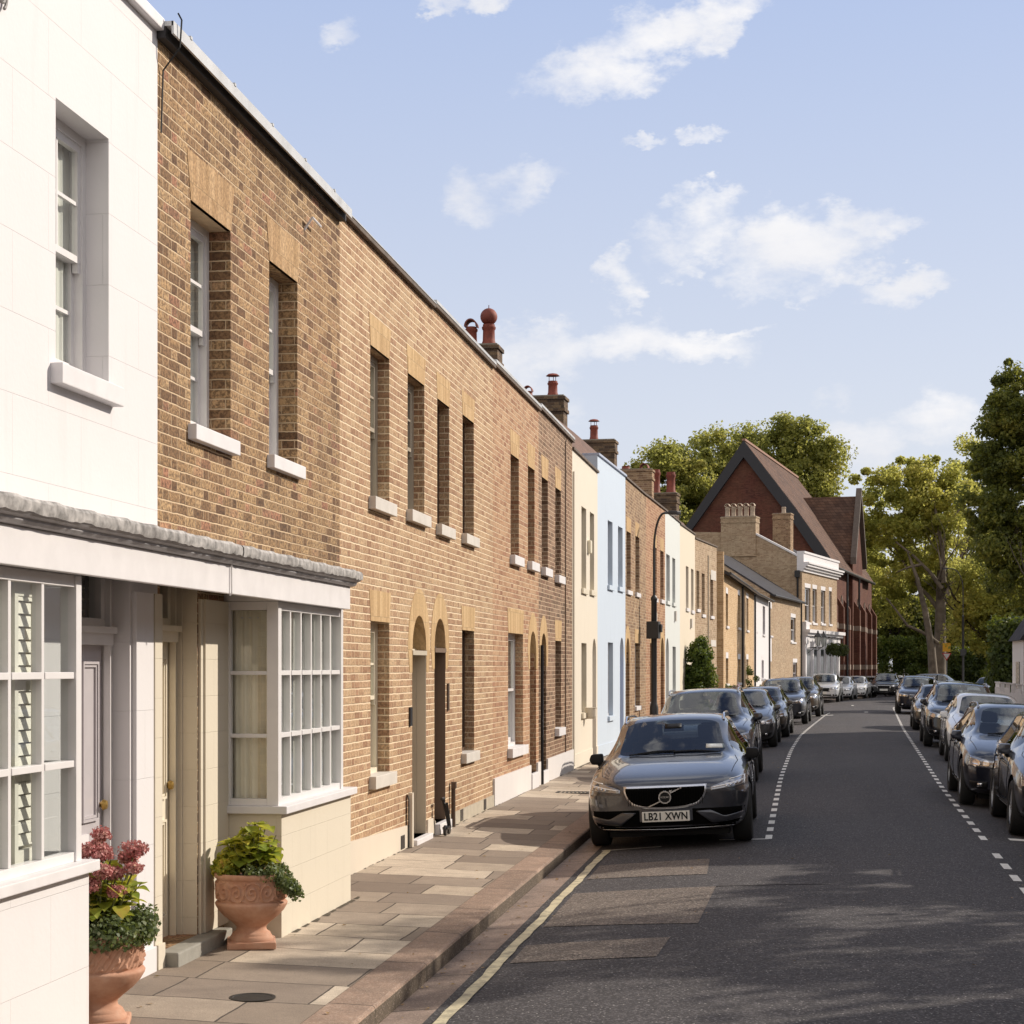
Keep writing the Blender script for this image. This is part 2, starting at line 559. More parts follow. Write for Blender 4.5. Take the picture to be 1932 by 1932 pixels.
def paving_mat():
    m = bpy.data.materials.new('york_stone')
    m.use_nodes = True
    g = NT(m.node_tree)
    tc = g.n('TexCoord')
    co = tc.outputs['Object']
    s = g.n('SeparateXYZ', {0: co})
    wob = g.n('SeparateXYZ', {0: g.noise(co, 0.9, 2.0, out=1)})
    u = g.m('ADD', g.m('ADD', s.outputs[0], 30.3), g.m('MULTIPLY', g.m('SUBTRACT', wob.outputs[0], .5), .05))
    v = g.m('ADD', g.m('ADD', s.outputs[1], 60.0), g.m('MULTIPLY', g.m('SUBTRACT', wob.outputs[1], .5), .16))
    # courses across the footway of uneven depth, slabs of uneven width
    RHt = 0.62
    vr = g.m('DIVIDE', v, RHt)
    row = g.m('FLOOR', vr)
    wr = g.n('TexWhiteNoise', {0: g.n('CombineXYZ', {0: row, 1: 3.0, 2: 0})}, noise_dimensions='3D')
    wid = g.m('ADD', 0.62, g.m('MULTIPLY', wr.outputs['Value'], 0.42))
    off = g.m('MULTIPLY', g.n('SeparateXYZ', {0: wr.outputs['Color']}).outputs[1], 3.0)
    ur = g.m('ADD', g.m('DIVIDE', u, wid), off)
    colm = g.m('FLOOR', ur)
    fx = g.m('MULTIPLY', g.m('FRACT', ur), wid)
    fy = g.m('MULTIPLY', g.m('FRACT', vr), RHt)
    dx = g.m('MINIMUM', fx, g.m('SUBTRACT', wid, fx))
    dy = g.m('MINIMUM', fy, g.m('SUBTRACT', RHt, fy))
    d = g.m('ADD', g.m('MINIMUM', dx, dy), g.m('MULTIPLY', g.m('SUBTRACT', g.noise(co, 25.0, 3.0), .5), .008))
    mask = g.rng(d, 0.0035, 0.009, 0, 1, True)
    idn = g.n('TexWhiteNoise', {0: g.n('CombineXYZ', {0: colm, 1: row, 2: 5.0})}, noise_dimensions='3D')
    c = g.ramp(idn.outputs['Value'], [(0.0, (.24, .19, .15)), (0.3, (.33, .265, .205)), (0.5, (.28, .225, .18)), (0.68, (.42, .345, .27)), (0.8, (.58, .485, .375)), (1.0, (.68, .58, .46))])
    n = g.noise(co, 5.0, 7.0, 0.65)
    c = g.mix(g.rng(n, 0.35, 0.72, 0, 0.40), c, (.16, .13, .105))
    sp = g.noise(co, 130.0, 3.0, 0.7)
    c = g.mix(g.rng(sp, 0.38, 0.62, 0.42, 0.0), c, (.10, .08, .07))
    ivals = g.n('SeparateXYZ', {0: idn.outputs['Color']})
    c = g.mix(mask, (.09, .075, .06), c)
    p = g.n('BsdfPrincipled', {'Base Color': c, 'Roughness': 0.85, 'Specular IOR Level': 0.3})
    h = g.m('ADD', g.m('MULTIPLY', mask, 1.0), g.m('MULTIPLY', n, 0.35))
    h = g.m('ADD', h, g.m('MULTIPLY', ivals.outputs[2], 0.5))
    h = g.m('ADD', h, g.m('MULTIPLY', sp, 0.12))
    b = g.n('Bump', {'Height': h, 'Strength': 0.9, 'Distance': 0.007})
    g.put(p.inputs['Normal'], b)
    o = g.n('OutputMaterial')
    g.put(o.inputs[0], p)
    return m

def granite(name, base, joint=0.95, dark=0.35):
    m = bpy.data.materials.new(name)
    m.use_nodes = True
    g = NT(m.node_tree)
    tc = g.n('TexCoord')
    co = tc.outputs['Object']
    s = g.n('SeparateXYZ', {0: co})
    wob = g.noise(co, 1.1, 1.0)
    v = g.m('DIVIDE', g.m('ADD', g.m('ADD', s.outputs[1], 80.0), g.m('MULTIPLY', wob, .5)), joint)
    row = g.m('FLOOR', v)
    f = g.m('MULTIPLY', g.m('FRACT', v), joint)
    d = g.m('MINIMUM', f, g.m('SUBTRACT', joint, f))
    mask = g.rng(g.m('ADD', d, g.m('MULTIPLY', g.m('SUBTRACT', g.noise(co, 30.0), .5), .012)), 0.003, 0.010, 0, 1)
    idn = g.n('TexWhiteNoise', {0: g.n('CombineXYZ', {0: row, 1: 1.0, 2: 5.0})}, noise_dimensions='3D')
    c = g.mix(idn.outputs['Value'], tuple(k * 0.85 for k in base), tuple(k * 1.2 for k in base))
    vo = g.n('TexVoronoi', {'Vector': co, 'Scale': 130.0})
    vs = g.n('SeparateXYZ', {0: vo.outputs['Color']})
    c = g.mix(g.m('MULTIPLY', vs.outputs[0], 0.45), c, tuple(k * 0.3 for k in base))
    c = g.mix(g.m('MULTIPLY', g.rng(vs.outputs[1], .8, 1), 0.5), c, (.6, .5, .42))
    n = g.noise(co, 4.0, 6.0, 0.65)
    c = g.mix(g.rng(n, 0.4, 0.75, 0, dark), c, (.09, .07, .055))
    c = g.mix(mask, (.05, .045, .035), c)
    p = g.n('BsdfPrincipled', {'Base Color': c, 'Roughness': 0.8, 'Specular IOR Level': 0.35})
    b = g.n('Bump', {'Height': g.m('ADD', g.m('ADD', mask, g.m('MULTIPLY', n, .6)), g.m('MULTIPLY', vs.outputs[0], .2)), 'Strength': 0.9, 'Distance': 0.008})
    g.put(p.inputs['Normal'], b)
    o = g.n('OutputMaterial')
    g.put(o.inputs[0], p)
    return m

def worn_paint(name, col, under, wear=0.5, scale=9.0):
    m = bpy.data.materials.new(name)
    m.use_nodes = True
    g = NT(m.node_tree)
    tc = g.n('TexCoord')
    co = tc.outputs['Object']
    n = g.noise(co, scale, 8.0, 0.7)
    n2 = g.noise(co, 70.0, 4.0, 0.7)
    f = g.m('ADD', g.rng(n, wear, wear + .22, 0, .75), g.rng(n2, 0.55, 0.75, 0, .45), clamp=True)
    c = g.mix(f, col, under)
    p = g.n('BsdfPrincipled', {'Base Color': c, 'Roughness': 0.7, 'Specular IOR Level': 0.35})
    b = g.n('Bump', {'Height': g.noise(co, 90.0, 3.0), 'Strength': 0.6, 'Distance': 0.003})
    g.put(p.inputs['Normal'], b)
    o = g.n('OutputMaterial')
    g.put(o.inputs[0], p)
    return m

ASPH = asphalt('asphalt', (.044, .040, .042))
ASPH_PATCH = asphalt('asphalt_patch', (.112, .092, .078))
ASPH_DARK = asphalt('asphalt_dark', (.043, .040, .041))
PAVE = paving_mat()
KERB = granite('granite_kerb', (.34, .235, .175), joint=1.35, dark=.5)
KERB_F = granite('mossy_shaded_kerb_face', (.115, .088, .062), joint=1.35, dark=.8)  # face darkened for mossy dirt, with its shade put into the colour too
GUTTER = granite('granite_channel', (.33, .245, .20), joint=1.15, dark=0.55)
LINE_W = worn_paint('white_road_paint', (.74, .72, .68), (.12, .11, .105), 0.56, 14.0)
LINE_Y = worn_paint('yellow_road_paint', (.56, .50, .34), (.13, .115, .10), 0.46, 9.0)

def ribbon(name, fx0, fx1, fz, y0, y1, step, mat, nx=1, kind='structure'):
    mb = MB()
    ys = [y0 + step * i for i in range(int((y1 - y0) / step) + 1)]
    prev = None
    for y in ys:
        a, b = fx0(y), fx1(y)
        row = [mb.pt((a + (b - a) * k / nx, y, fz(a + (b - a) * k / nx, y))) for k in range(nx + 1)]
        if prev:
            for k in range(nx):
                mb.face((prev[k], prev[k + 1], row[k + 1], row[k]))
        prev = row
    o = mb.build(name, mat, fixn=False, smooth=True)
    tag(o, kind=kind)
    return o

ribbon('road', lambda y: kerbL(y), lambda y: kerbR(y), road_z, -30, 158, 1.0, ASPH, nx=16)
# footways: the left one falls towards the kerb
PWZ0, PWZ1 = 0.0, 0.045
ribbon('pavement', lambda y: smoothed(FAC, y, 5) - 0.6, lambda y: kerbL(y) - 0.28, lambda x, y: PWZ0 + (PWZ1 - PWZ0) * (kerbL(y) - x) / 1.61, -30, 125, 1.0, PAVE)
ribbon('pavement', lambda y: kerbR(y) + 0.28, lambda y: kerbR(y) + 1.9, lambda x, y: 0.01 + 0.02 * (x - kerbR(y)), -30, 158, 1.0, PAVE)

def kerb_run(fx, sgn, y0, y1):
    mb = MB()
    prev = None
    y = y0
    while y <= y1:
        x = fx(y)
        r = 0.02
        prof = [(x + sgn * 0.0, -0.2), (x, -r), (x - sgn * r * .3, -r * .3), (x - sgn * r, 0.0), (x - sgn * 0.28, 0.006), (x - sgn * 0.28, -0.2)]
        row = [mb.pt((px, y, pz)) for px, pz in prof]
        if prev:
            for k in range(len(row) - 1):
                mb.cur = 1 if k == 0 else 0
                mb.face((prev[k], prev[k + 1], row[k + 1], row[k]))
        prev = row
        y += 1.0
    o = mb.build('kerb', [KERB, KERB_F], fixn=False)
    tag(o, kind='structure')
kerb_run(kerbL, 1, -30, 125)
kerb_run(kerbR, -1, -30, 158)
ribbon('gutter', lambda y: kerbL(y) + 0.002, lambda y: kerbL(y) + 0.27, lambda x, y: road_z(x, y) + 0.006, -30, 110, 1.0, GUTTER)

# the land all round, out to the horizon
mb = MB()
mb.poly([(-2500, -2500, -0.32), (2500, -2500, -0.32), (2500, 3500, -0.32), (-2500, 3500, -0.32)])
tag(mb.build('ground', principled('earth', (.12, .11, .08), 0.95, noise=.3, nscale=.05)), kind='structure')
mb = MB()
mb.poly([(-30, 128, -0.20), (90, 128, -0.20), (90, 172, -0.20), (-30, 172, -0.20)])
tag(mb.build('side_road', ASPH), kind='structure')

# road markings and patches as thin sheets that follow the camber
def sheet(name, quads, mat, lift=0.004, label=None, nsub=1, kind='structure'):
    mb = MB()
    for q in quads:
        # q: four (x, y) corners, split across for the camber
        (ax, ay), (bx, by), (cx, cy), (dx, dy) = q
        n = nsub
        for k in range(n):
            t0, t1 = k / n, (k + 1) / n
            pts = [(ax + (bx - ax) * t0, ay + (by - ay) * t0), (ax + (bx - ax) * t1, ay + (by - ay) * t1),
                   (dx + (cx - dx) * t1, dy + (cy - dy) * t1), (dx + (cx - dx) * t0, dy + (cy - dy) * t0)]
            mb.poly([(x, y, road_z(x, y) + lift) for x, y in pts])
    o = mb.build(name, mat, fixn=False)
    tag(o, kind=kind)
    return o

def dashes(tab, y0, y1, w=0.078, on=0.50, off=0.50):
    qs = []
    y = y0
    while y < y1:
        xa, xb = smoothed(tab, y, 2), smoothed(tab, y + on, 2)
        qs.append(((xa - w / 2, y), (xa + w / 2, y), (xb + w / 2, y + on), (xb - w / 2, y + on)))
        y += on + off
    return qs
sheet('bay_marking', dashes(DASH_L, 20.75, 78), LINE_W)
sheet('bay_marking', dashes(DASH_R, 6.0, 19.8) + dashes(DASH_R, 21.0, 90), LINE_W)
xl = smoothed(DASH_L, 20.8, 2)
sheet('bay_marking', [((xl - 1.0 + .44, 20.72), (xl, 20.72), (xl, 20.79), (xl - .56, 20.79)), ((-2.02, 19.95), (-1.35, 20.15), (-1.35, 20.2), (-2.02, 20.0)),
                      ((0.9, 74), (2.0, 74), (2.0, 74.5), (0.9, 74.5)), ((.9, 78.5), (3.6, 78.5), (3.6, 79.3), (.9, 79.3)), ((3.4, 92), (7.0, 92), (7.0, 93.2), (3.4, 93.2)),
                      ((2.55, 21.1), (3.2, 21.0), (3.2, 21.25), (2.55, 21.35))], LINE_W)
# single yellow line with slightly wandering edges
yq = []
y = -5.0
def yl(y): return kerbL(y) + 0.38 + 0.006 * math.sin(y * 2.3) + 0.004 * math.sin(y * 7.1)
while y < 19.9:
    if not (14.05 < y < 14.2):
        yn = y + 0.25
        w0, w1 = .040 + .004 * math.sin(y * 9), .040 + .004 * math.sin(yn * 9)
        yq.append(((yl(y) - w0, y), (yl(y) + w0, y), (yl(yn) + w1, yn), (yl(yn) - w1, yn)))
    y += 0.25
sheet('yellow_line', yq, LINE_Y, lift=0.009)
sheet('gutter_edge', [((kerbL(y) + .27, y), (kerbL(y) + .325 + .01 * math.sin(3 * y), y), (kerbL(y + .5) + .325 + .01 * math.sin(3 * y + 1.5), y + .5), (kerbL(y + .5) + .27, y + .5)) for y in np.arange(4, 20, .5)], ASPH_DARK, lift=0.0045)
# reinstated trenches in browner asphalt
sheet('road_patch', [((-1.86, 12.25), (-0.86, 12.35), (-0.82, 13.25), (-1.86, 13.05))], ASPH_PATCH, nsub=4)
sheet('road_patch', [((-1.86, 14.0), (-.65, 13.95), (-.60, 16.3), (-1.86, 16.1))], ASPH_PATCH, nsub=4)
sheet('road_patch', [((-1.86, 17.2), (-.72, 17.3), (-.75, 18.7), (-1.86, 18.4))], ASPH_PATCH, nsub=4)
# tar joints
def crack(pts, w=0.004):
    qs = []
    for (a, b), (c, d) in zip(pts, pts[1:]):
        qs.append(((a - w, b), (a + w, b), (c + w, d), (c - w, d)))
    return qs
pts = [(0.62 + .02 * math.sin(y * .8) + .008 * math.sin(y * 3.1) + (y - 9) * .012, y) for y in np.arange(10.5, 24, .5)]
principled('bitumen', (.034, .031, .032), 0.95, spec=.1)
sheet('road_crack', [((-.62, 16.3), (.4, 16.42), (.4, 16.445), (-.62, 16.33))], MATS['bitumen'], lift=0.003, nsub=3)

# covers in the footway
def walk_z(x, y): return PWZ0 + (PWZ1 - PWZ0) * (kerbL(y) - x) / 1.61
iron = principled('cast_iron', (.05, .045, .04), 0.55, metal=.6, noise=.3, nscale=40)
mb = MB()
mb.lathe([(0.135, 0.0), (0.135, 0.006), (0.115, 0.007), (0.11, 0.004), (0.0, 0.004)], 28, cap=False)
o = mb.build('drain_cover', iron); o.location = (-3.06, 10.16, walk_z(-3.06, 10.16))
tag(o, 'small round iron drain cover set in the near pavement', 'drain cover')
mb = MB()
for k in range(9):
    mb.box(-.26 + k * .062, -.232 + k * .062, -.16, .16, 0, .008)
mb.box(-.29, .30, -.20, -.16, 0, .009); mb.box(-.29, .30, .16, .20, 0, .009)
mb.box(-.29, -.26, -.16, .16, 0, .009); mb.box(.292, .30, -.16, .16, 0, .009)
o = mb.build('pavement_grating', iron); o.location = (-3.15, 27.4, walk_z(-3.15, 27.4))
tag(o, 'barred iron grating in the pavement beside the front of the nearest car', 'grating')

# grit and weeds along the wall foot, leaves blown into the channel
mb = MB(); r0 = random.Random(12)
y = 8.8
while y < 60:
    x = smoothed(FAC, y, 5)
    if not (8.8 < y < 14.5): 
        w = r0.uniform(.015, .05); z = walk_z(x, y) + .003
        mb.poly([(x - .01, y, z), (x + w, y + .02, z), (x + w * r0.uniform(.3, 1.2), y + .16, z), (x - .01, y + .18, z)])
    elif y > 12.5:
        x += .44; w = r0.uniform(.012, .04); z = walk_z(x, y) + .003
        mb.poly([(x - .02, y, z), (x + w, y + .02, z), (x + w * r0.uniform(.3, 1.2), y + .16, z), (x - .02, y + .18, z)])
    y += r0.uniform(.14, .3)
tag(mb.build('wall_foot_grit', principled('grit', (.07, .055, .035), .95, noise=.4, nscale=60), fixn=False), kind='stuff')
mb = MB()
for k in range(330):
    y = 6 + 40 * r0.random() ** 1.4
    u_ = r0.random()
    x = kerbL(y) + (.02 + .25 * r0.random() ** 2 if u_ < .6 else r0.uniform(-1.5, -.05) if u_ < .75 else r0.uniform(.3, 5.5))
    z = (road_z(x, y) + .012) if x > kerbL(y) else walk_z(x, y) + .006
    s_ = r0.uniform(.010, .024); a = r0.uniform(0, 6.3)
    c_, d_ = math.cos(a) * s_, math.sin(a) * s_
    mb.poly([(x - c_, y - d_, z), (x + d_ * .6, y - c_ * .6, z + r0.uniform(0, .008)), (x + c_, y + d_, z), (x - d_ * .6, y + c_ * .6, z + r0.uniform(0, .006))])
tag(mb.build('fallen_leaves', leaf_mat('dry_leaves', [(0, (.16, .08, .03)), (.5, (.30, .17, .05)), (1, (.38, .28, .08))], trans=.1), fixn=False), kind='stuff')
# ================================================================ houses
W_WHITE = render_paint('white_render', (.70, .68, .69), (.92, .42), .20)
W_CREAM = render_paint('cream_render', (.64, .58, .475), (.5, .25), .09)
W_BUTTER = render_paint('butter_render', (.68, .62, .52), (9, 9), 0)
W_BLUE = render_paint('blue_render', (.53, .61, .71), (9, 9), 0)
W_MINT = render_paint('mint_render', (.62, .645, .625), (9, 9), 0)
W_PALE = render_paint('pale_render', (.68, .60, .48), (9, 9), 0)
PLINTH_C = render_paint('plinth_cream', (.63, .56, .465), (9, 9), 0)
PLINTH_W = render_paint('plinth_white', (.66, .63, .62), (9, 9), 0)
P_WHITE = principled('white_gloss', (.72, .70, .70), .35, noise=.03)
P_GREY = principled('grey_gloss', (.47, .44, .46), .4, noise=.04)
P_CREAM = principled('cream_gloss', (.74, .67, .54), .42, noise=.04)
P_TAUPE = principled('taupe_gloss', (.40, .35, .28), .4, noise=.05)
P_BROWN = principled('brown_gloss', (.085, .055, .04), .35, noise=.1)
P_BLACK = principled('black_gloss', (.018, .018, .02), .3)
P_BLUED = principled('blue_gloss', (.16, .20, .42), .35)
P_SILL = principled('painted_stone', (.60, .56, .51), .6, noise=.08, nscale=6, grime=((.40, .36, .30), .5))
P_SILLW = principled('white_stone', (.69, .67, .68), .55, noise=.05, nscale=6)
LEAD = principled('old_lead', (.33, .315, .305), .8, noise=.55, nscale=16, bump=.0012, bscale=50, grime=((.10, .09, .085), .9))
LEAD_P = principled('grey_capping', (.50, .51, .52), .5, noise=.12, nscale=4, grime=((.25, .25, .24), .5))
STONE_G = principled('step_stone', (.27, .26, .23), .75, noise=.15, nscale=8, bump=.002)
COPING = principled('dark_coping', (.13, .10, .08), .9, noise=.3, nscale=6, bump=.004)
SLATE = principled('slate', (.040, .038, .043), .8, spec=.2, noise=.3, nscale=3, bump=.01, bscale=9)
TILE = principled('brown_tile', (.125, .065, .045), .85, noise=.35, nscale=5, bump=.02, bscale=11)
TERRA_POT = principled('chimney_clay', (.20, .045, .028), .7, noise=.3, nscale=9, grime=((.04, .02, .02), .6))
BUFF_POT = principled('buff_clay', (.42, .33, .25), .8, noise=.2, nscale=9)
GLASS = glass_mat('window_glass')
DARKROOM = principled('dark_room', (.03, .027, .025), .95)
CURTAIN = principled('net_curtain', (.78, .77, .71), .9, noise=.04)
DRAPE = principled('linen_curtain', (.88, .80, .66), .9, noise=.05)
BRASS = principled('brass', (.50, .33, .10), .35, metal=.9)
WIRE = principled('black_cable', (.02, .02, .02), .6)

B1 = brick('dark_stock_brick', [(0, (.17, .095, .05)), (.2, (.29, .175, .09)), (.45, (.42, .265, .135)), (.7, (.52, .34, .175)), (.9, (.58, .39, .21)), (.96, (.47, .23, .14)), (1, (.30, .17, .10))],
           (.66, .49, .32), mw=.011, blotch=.98, bumpd=.009, weather=.35)
B2 = brick('pink_stock_brick', [(0, (.38, .22, .13)), (.3, (.49, .31, .185)), (.6, (.57, .385, .23)), (.85, (.62, .44, .27)), (1, (.45, .26, .16))],
           (.84, .67, .47), mw=.0132, blotch=.65, seed=3, weather=.10)
B3 = brick('red_stock_brick', [(0, (.34, .17, .10)), (.3, (.49, .28, .165)), (.6, (.58, .36, .215)), (.85, (.60, .40, .25)), (1, (.42, .21, .13))],
           (.70, .54, .37), mw=.0118, blotch=.6, seed=5, weather=.16)
B3D = brick('brown_stock_brick', [(0, (.13, .085, .055)), (.4, (.27, .17, .11)), (.8, (.40, .27, .18)), (1, (.22, .12, .08))],
            (.68, .51, .36), mw=.011, blotch=.6, seed=6, weather=.25)
B6 = brick('tan_stock_brick', [(0, (.18, .11, .065)), (.4, (.34, .22, .13)), (.8, (.47, .33, .20)), (1, (.25, .15, .10))], (.60, .48, .34), mw=.010, seed=7, weather=.3)
B7 = brick('orange_stock_brick', [(0, (.30, .14, .08)), (.4, (.44, .24, .14)), (.8, (.54, .34, .20)), (1, (.36, .18, .11))], (.68, .52, .36), mw=.010, seed=8)
B10 = brick('buff_stock_brick', [(0, (.34, .24, .15)), (.4, (.46, .34, .22)), (.8, (.56, .43, .29)), (1, (.38, .26, .17))], (.60, .50, .38), mw=.010, seed=9, weather=.2)
BY = brick('yellow_stock_brick', [(0, (.52, .34, .18)), (.4, (.66, .46, .26)), (.8, (.74, .54, .32)), (1, (.56, .36, .20))], (.72, .60, .43), mw=.010, seed=10, weather=.08)
BCH = brick('sooty_brick', [(0, (.06, .045, .035)), (.5, (.13, .09, .06)), (1, (.24, .17, .10))], (.16, .13, .10), mw=.010, seed=11, weather=.5)
BRED = brick('church_brick', [(0, (.075, .026, .020)), (.5, (.115, .038, .028)), (1, (.145, .053, .038))], (.15, .075, .06), mw=.008, seed=12, weather=.35)
GAUGED = brick('rubbed_brick', [(0, (.48, .32, .16)), (.5, (.58, .40, .21)), (1, (.66, .47, .26))], (.44, .32, .19), LS=.062, HS=.062, RH=.31, mw=.004, blotch=.25, seed=30, bumpd=.002, weather=.1)
GAUGED_T = brick('rubbed_brick_tan', [(0, (.42, .27, .135)), (.5, (.52, .34, .18)), (1, (.60, .41, .23))], (.36, .25, .14), LS=.062, HS=.062, RH=.34, mw=.004, blotch=.55, seed=31, bumpd=.003, weather=.1)

def wall_with_holes(mb, L, z0, z1, holes, rd, x0=0.0, thick=0.30):
    """front at y=0, reveals run inward to y=rd; a hole is (xa, xb, za, zb, spring or None)"""
    xs = sorted({round(v, 4) for v in [x0, L] + [h[0] for h in holes] + [h[1] for h in holes]})
    zs = sorted({round(v, 4) for v in [z0, z1] + [h[2] for h in holes] + [h[3] for h in holes]})
    for xa, xb in zip(xs, xs[1:]):
        for za, zb in zip(zs, zs[1:]):
            cx, cz = (xa + xb) / 2, (za + zb) / 2
            if any(h[0] < cx < h[1] and h[2] < cz < h[3] for h in holes):
                continue
            mb.poly([(xa, 0, za), (xb, 0, za), (xb, 0, zb), (xa, 0, zb)])
    for (xa, xb, za, zb, sp) in holes:
        out = [(xa, za)]
        if sp is None:
            out += [(xa, zb), (xb, zb)]
        else:
            n = 16
            cx, rx, rz = (xa + xb) / 2, (xb - xa) / 2, zb - sp
            arc = [(cx - rx * math.cos(math.pi * k / n), sp + rz * math.sin(math.pi * k / n)) for k in range(n + 1)]
            out += arc
            for k in range(n // 2):
                mb.poly([(xa, 0, zb), (arc[k + 1][0], 0, arc[k + 1][1]), (arc[k][0], 0, arc[k][1])])
                j = n - k
                mb.poly([(xb, 0, zb), (arc[j][0], 0, arc[j][1]), (arc[j - 1][0], 0, arc[j - 1][1])])
        out += [(xb, za)]
        for (a, b), (c, d) in zip(out, out[1:] + out[:1]):
            mb.poly([(a, 0, b), (c, 0, d), (c, rd, d), (a, rd, b)])

def curtain_mesh(w, h, amp=.02, per=.09, seed=0):
    mb = MB()
    r = random.Random(seed)
    n = max(8, int(w / .015))
    ph = r.random() * 6
    top = []
    bot = []
    for k in range(n + 1):
        x = -w / 2 + w * k / n
        y = amp * math.sin(x / per * 2 * math.pi + ph + .8 * math.sin(x * 9 + ph)) + amp * .4 * math.sin(x * 130 + ph)
        top.append(mb.pt((x, y * .6, h)))
        bot.append(mb.pt((x * .98, y, 0)))
    for k in range(n):
        mb.face((bot[k], bot[k + 1], top[k + 1], top[k]))
    return mb

def sash(parent, xa, xb, za, zb, y, mat, bars=(1, 1), lintel=None, sill=None, curtain=None, horns=True, glass=GLASS, meet=0.5, detail=True, sillov=.06, sillh=.10, sillp=.06, lh=.30, splay=.07):
    """a box sash in the opening: frame mesh + pane, sill, lintel, curtain children"""
    w, h = xb - xa, zb - za
    mb = MB()
    fw = .055
    mb.box(xa, xa + fw, y, y + .10, za, zb); mb.box(xb - fw, xb, y, y + .10, za, zb)
    mb.box(xa + fw, xb - fw, y, y + .10, zb - fw, zb); mb.box(xa + fw, xb - fw, y - .01, y + .10, za, za + .05)
    ia, ib, zm = xa + fw, xb - fw, za + h * meet
    sw = .045
    def leaf(z0, z1, yy, botrail, toprail):
        mb.box(ia, ia + sw, yy, yy + .035, z0, z1); mb.box(ib - sw, ib, yy, yy + .035, z0, z1)
        mb.box(ia + sw, ib - sw, yy, yy + .035, z0, z0 + botrail); mb.box(ia + sw, ib - sw, yy, yy + .035, z1 - toprail, z1)
        if detail:
            for k in range(1, bars[0] + 1):
                x = ia + (ib - ia) * k / (bars[0] + 1)
                mb.box(x - .011, x + .011, yy + .004, yy + .03, z0 + botrail, z1 - toprail)
            for k in range(1, bars[1] + 1):
                z = z0 + botrail + (z1 - toprail - z0 - botrail) * k / (bars[1] + 1)
                mb.box(ia + sw, ib - sw, yy + .006, yy + .028, z - .011, z + .011)
    leaf(zm - .02, zb - fw, y + .012, .04, .045)
    leaf(za + .05, zm + .02, y + .052, .07, .038)
    if horns and detail:
        for x in (ia, ib - sw):
            mb.box(x + .002, x + sw - .002, y + .013, y + .046, zm - .075, zm - .022)
    o = mb.build('window', mat, parent)
    g = MB()
    g.poly([(ia + .01, y + .03, zm), (ib - .01, y + .03, zm), (ib - .01, y + .03, zb - fw), (ia + .01, y + .03, zb - fw)])
    g.poly([(ia + .01, y + .07, za + .05), (ib - .01, y + .07, za + .05), (ib - .01, y + .07, zm), (ia + .01, y + .07, zm)])
    g.build('pane', glass, o)
    if curtain is not None:
        c = curtain_mesh(w * .985, h * .96, .007, .085, int(xa * 100)).build('curtain', curtain, o)
        c.location = ((xa + xb) / 2, y + .088, za + .04)
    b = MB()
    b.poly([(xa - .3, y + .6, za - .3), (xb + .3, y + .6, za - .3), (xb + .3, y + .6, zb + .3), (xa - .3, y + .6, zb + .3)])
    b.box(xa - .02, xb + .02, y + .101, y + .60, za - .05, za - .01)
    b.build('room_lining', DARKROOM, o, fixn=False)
    if sill:
        s = MB()
        s.box(xa - sillov, xb + sillov, -sillp, y + .005, za - sillh, za + .003)
        s.build('sill', sill, o, bevel=.006)
    if lintel:
        l = MB()
        l.prism([(xa + .002, -.004, zb), (xb - .002, -.004, zb), (xb + splay, -.004, zb + lh), (xa - splay, -.004, zb + lh)], (0, .03, 0))
        l.build('lintel', lintel, o)
    return o

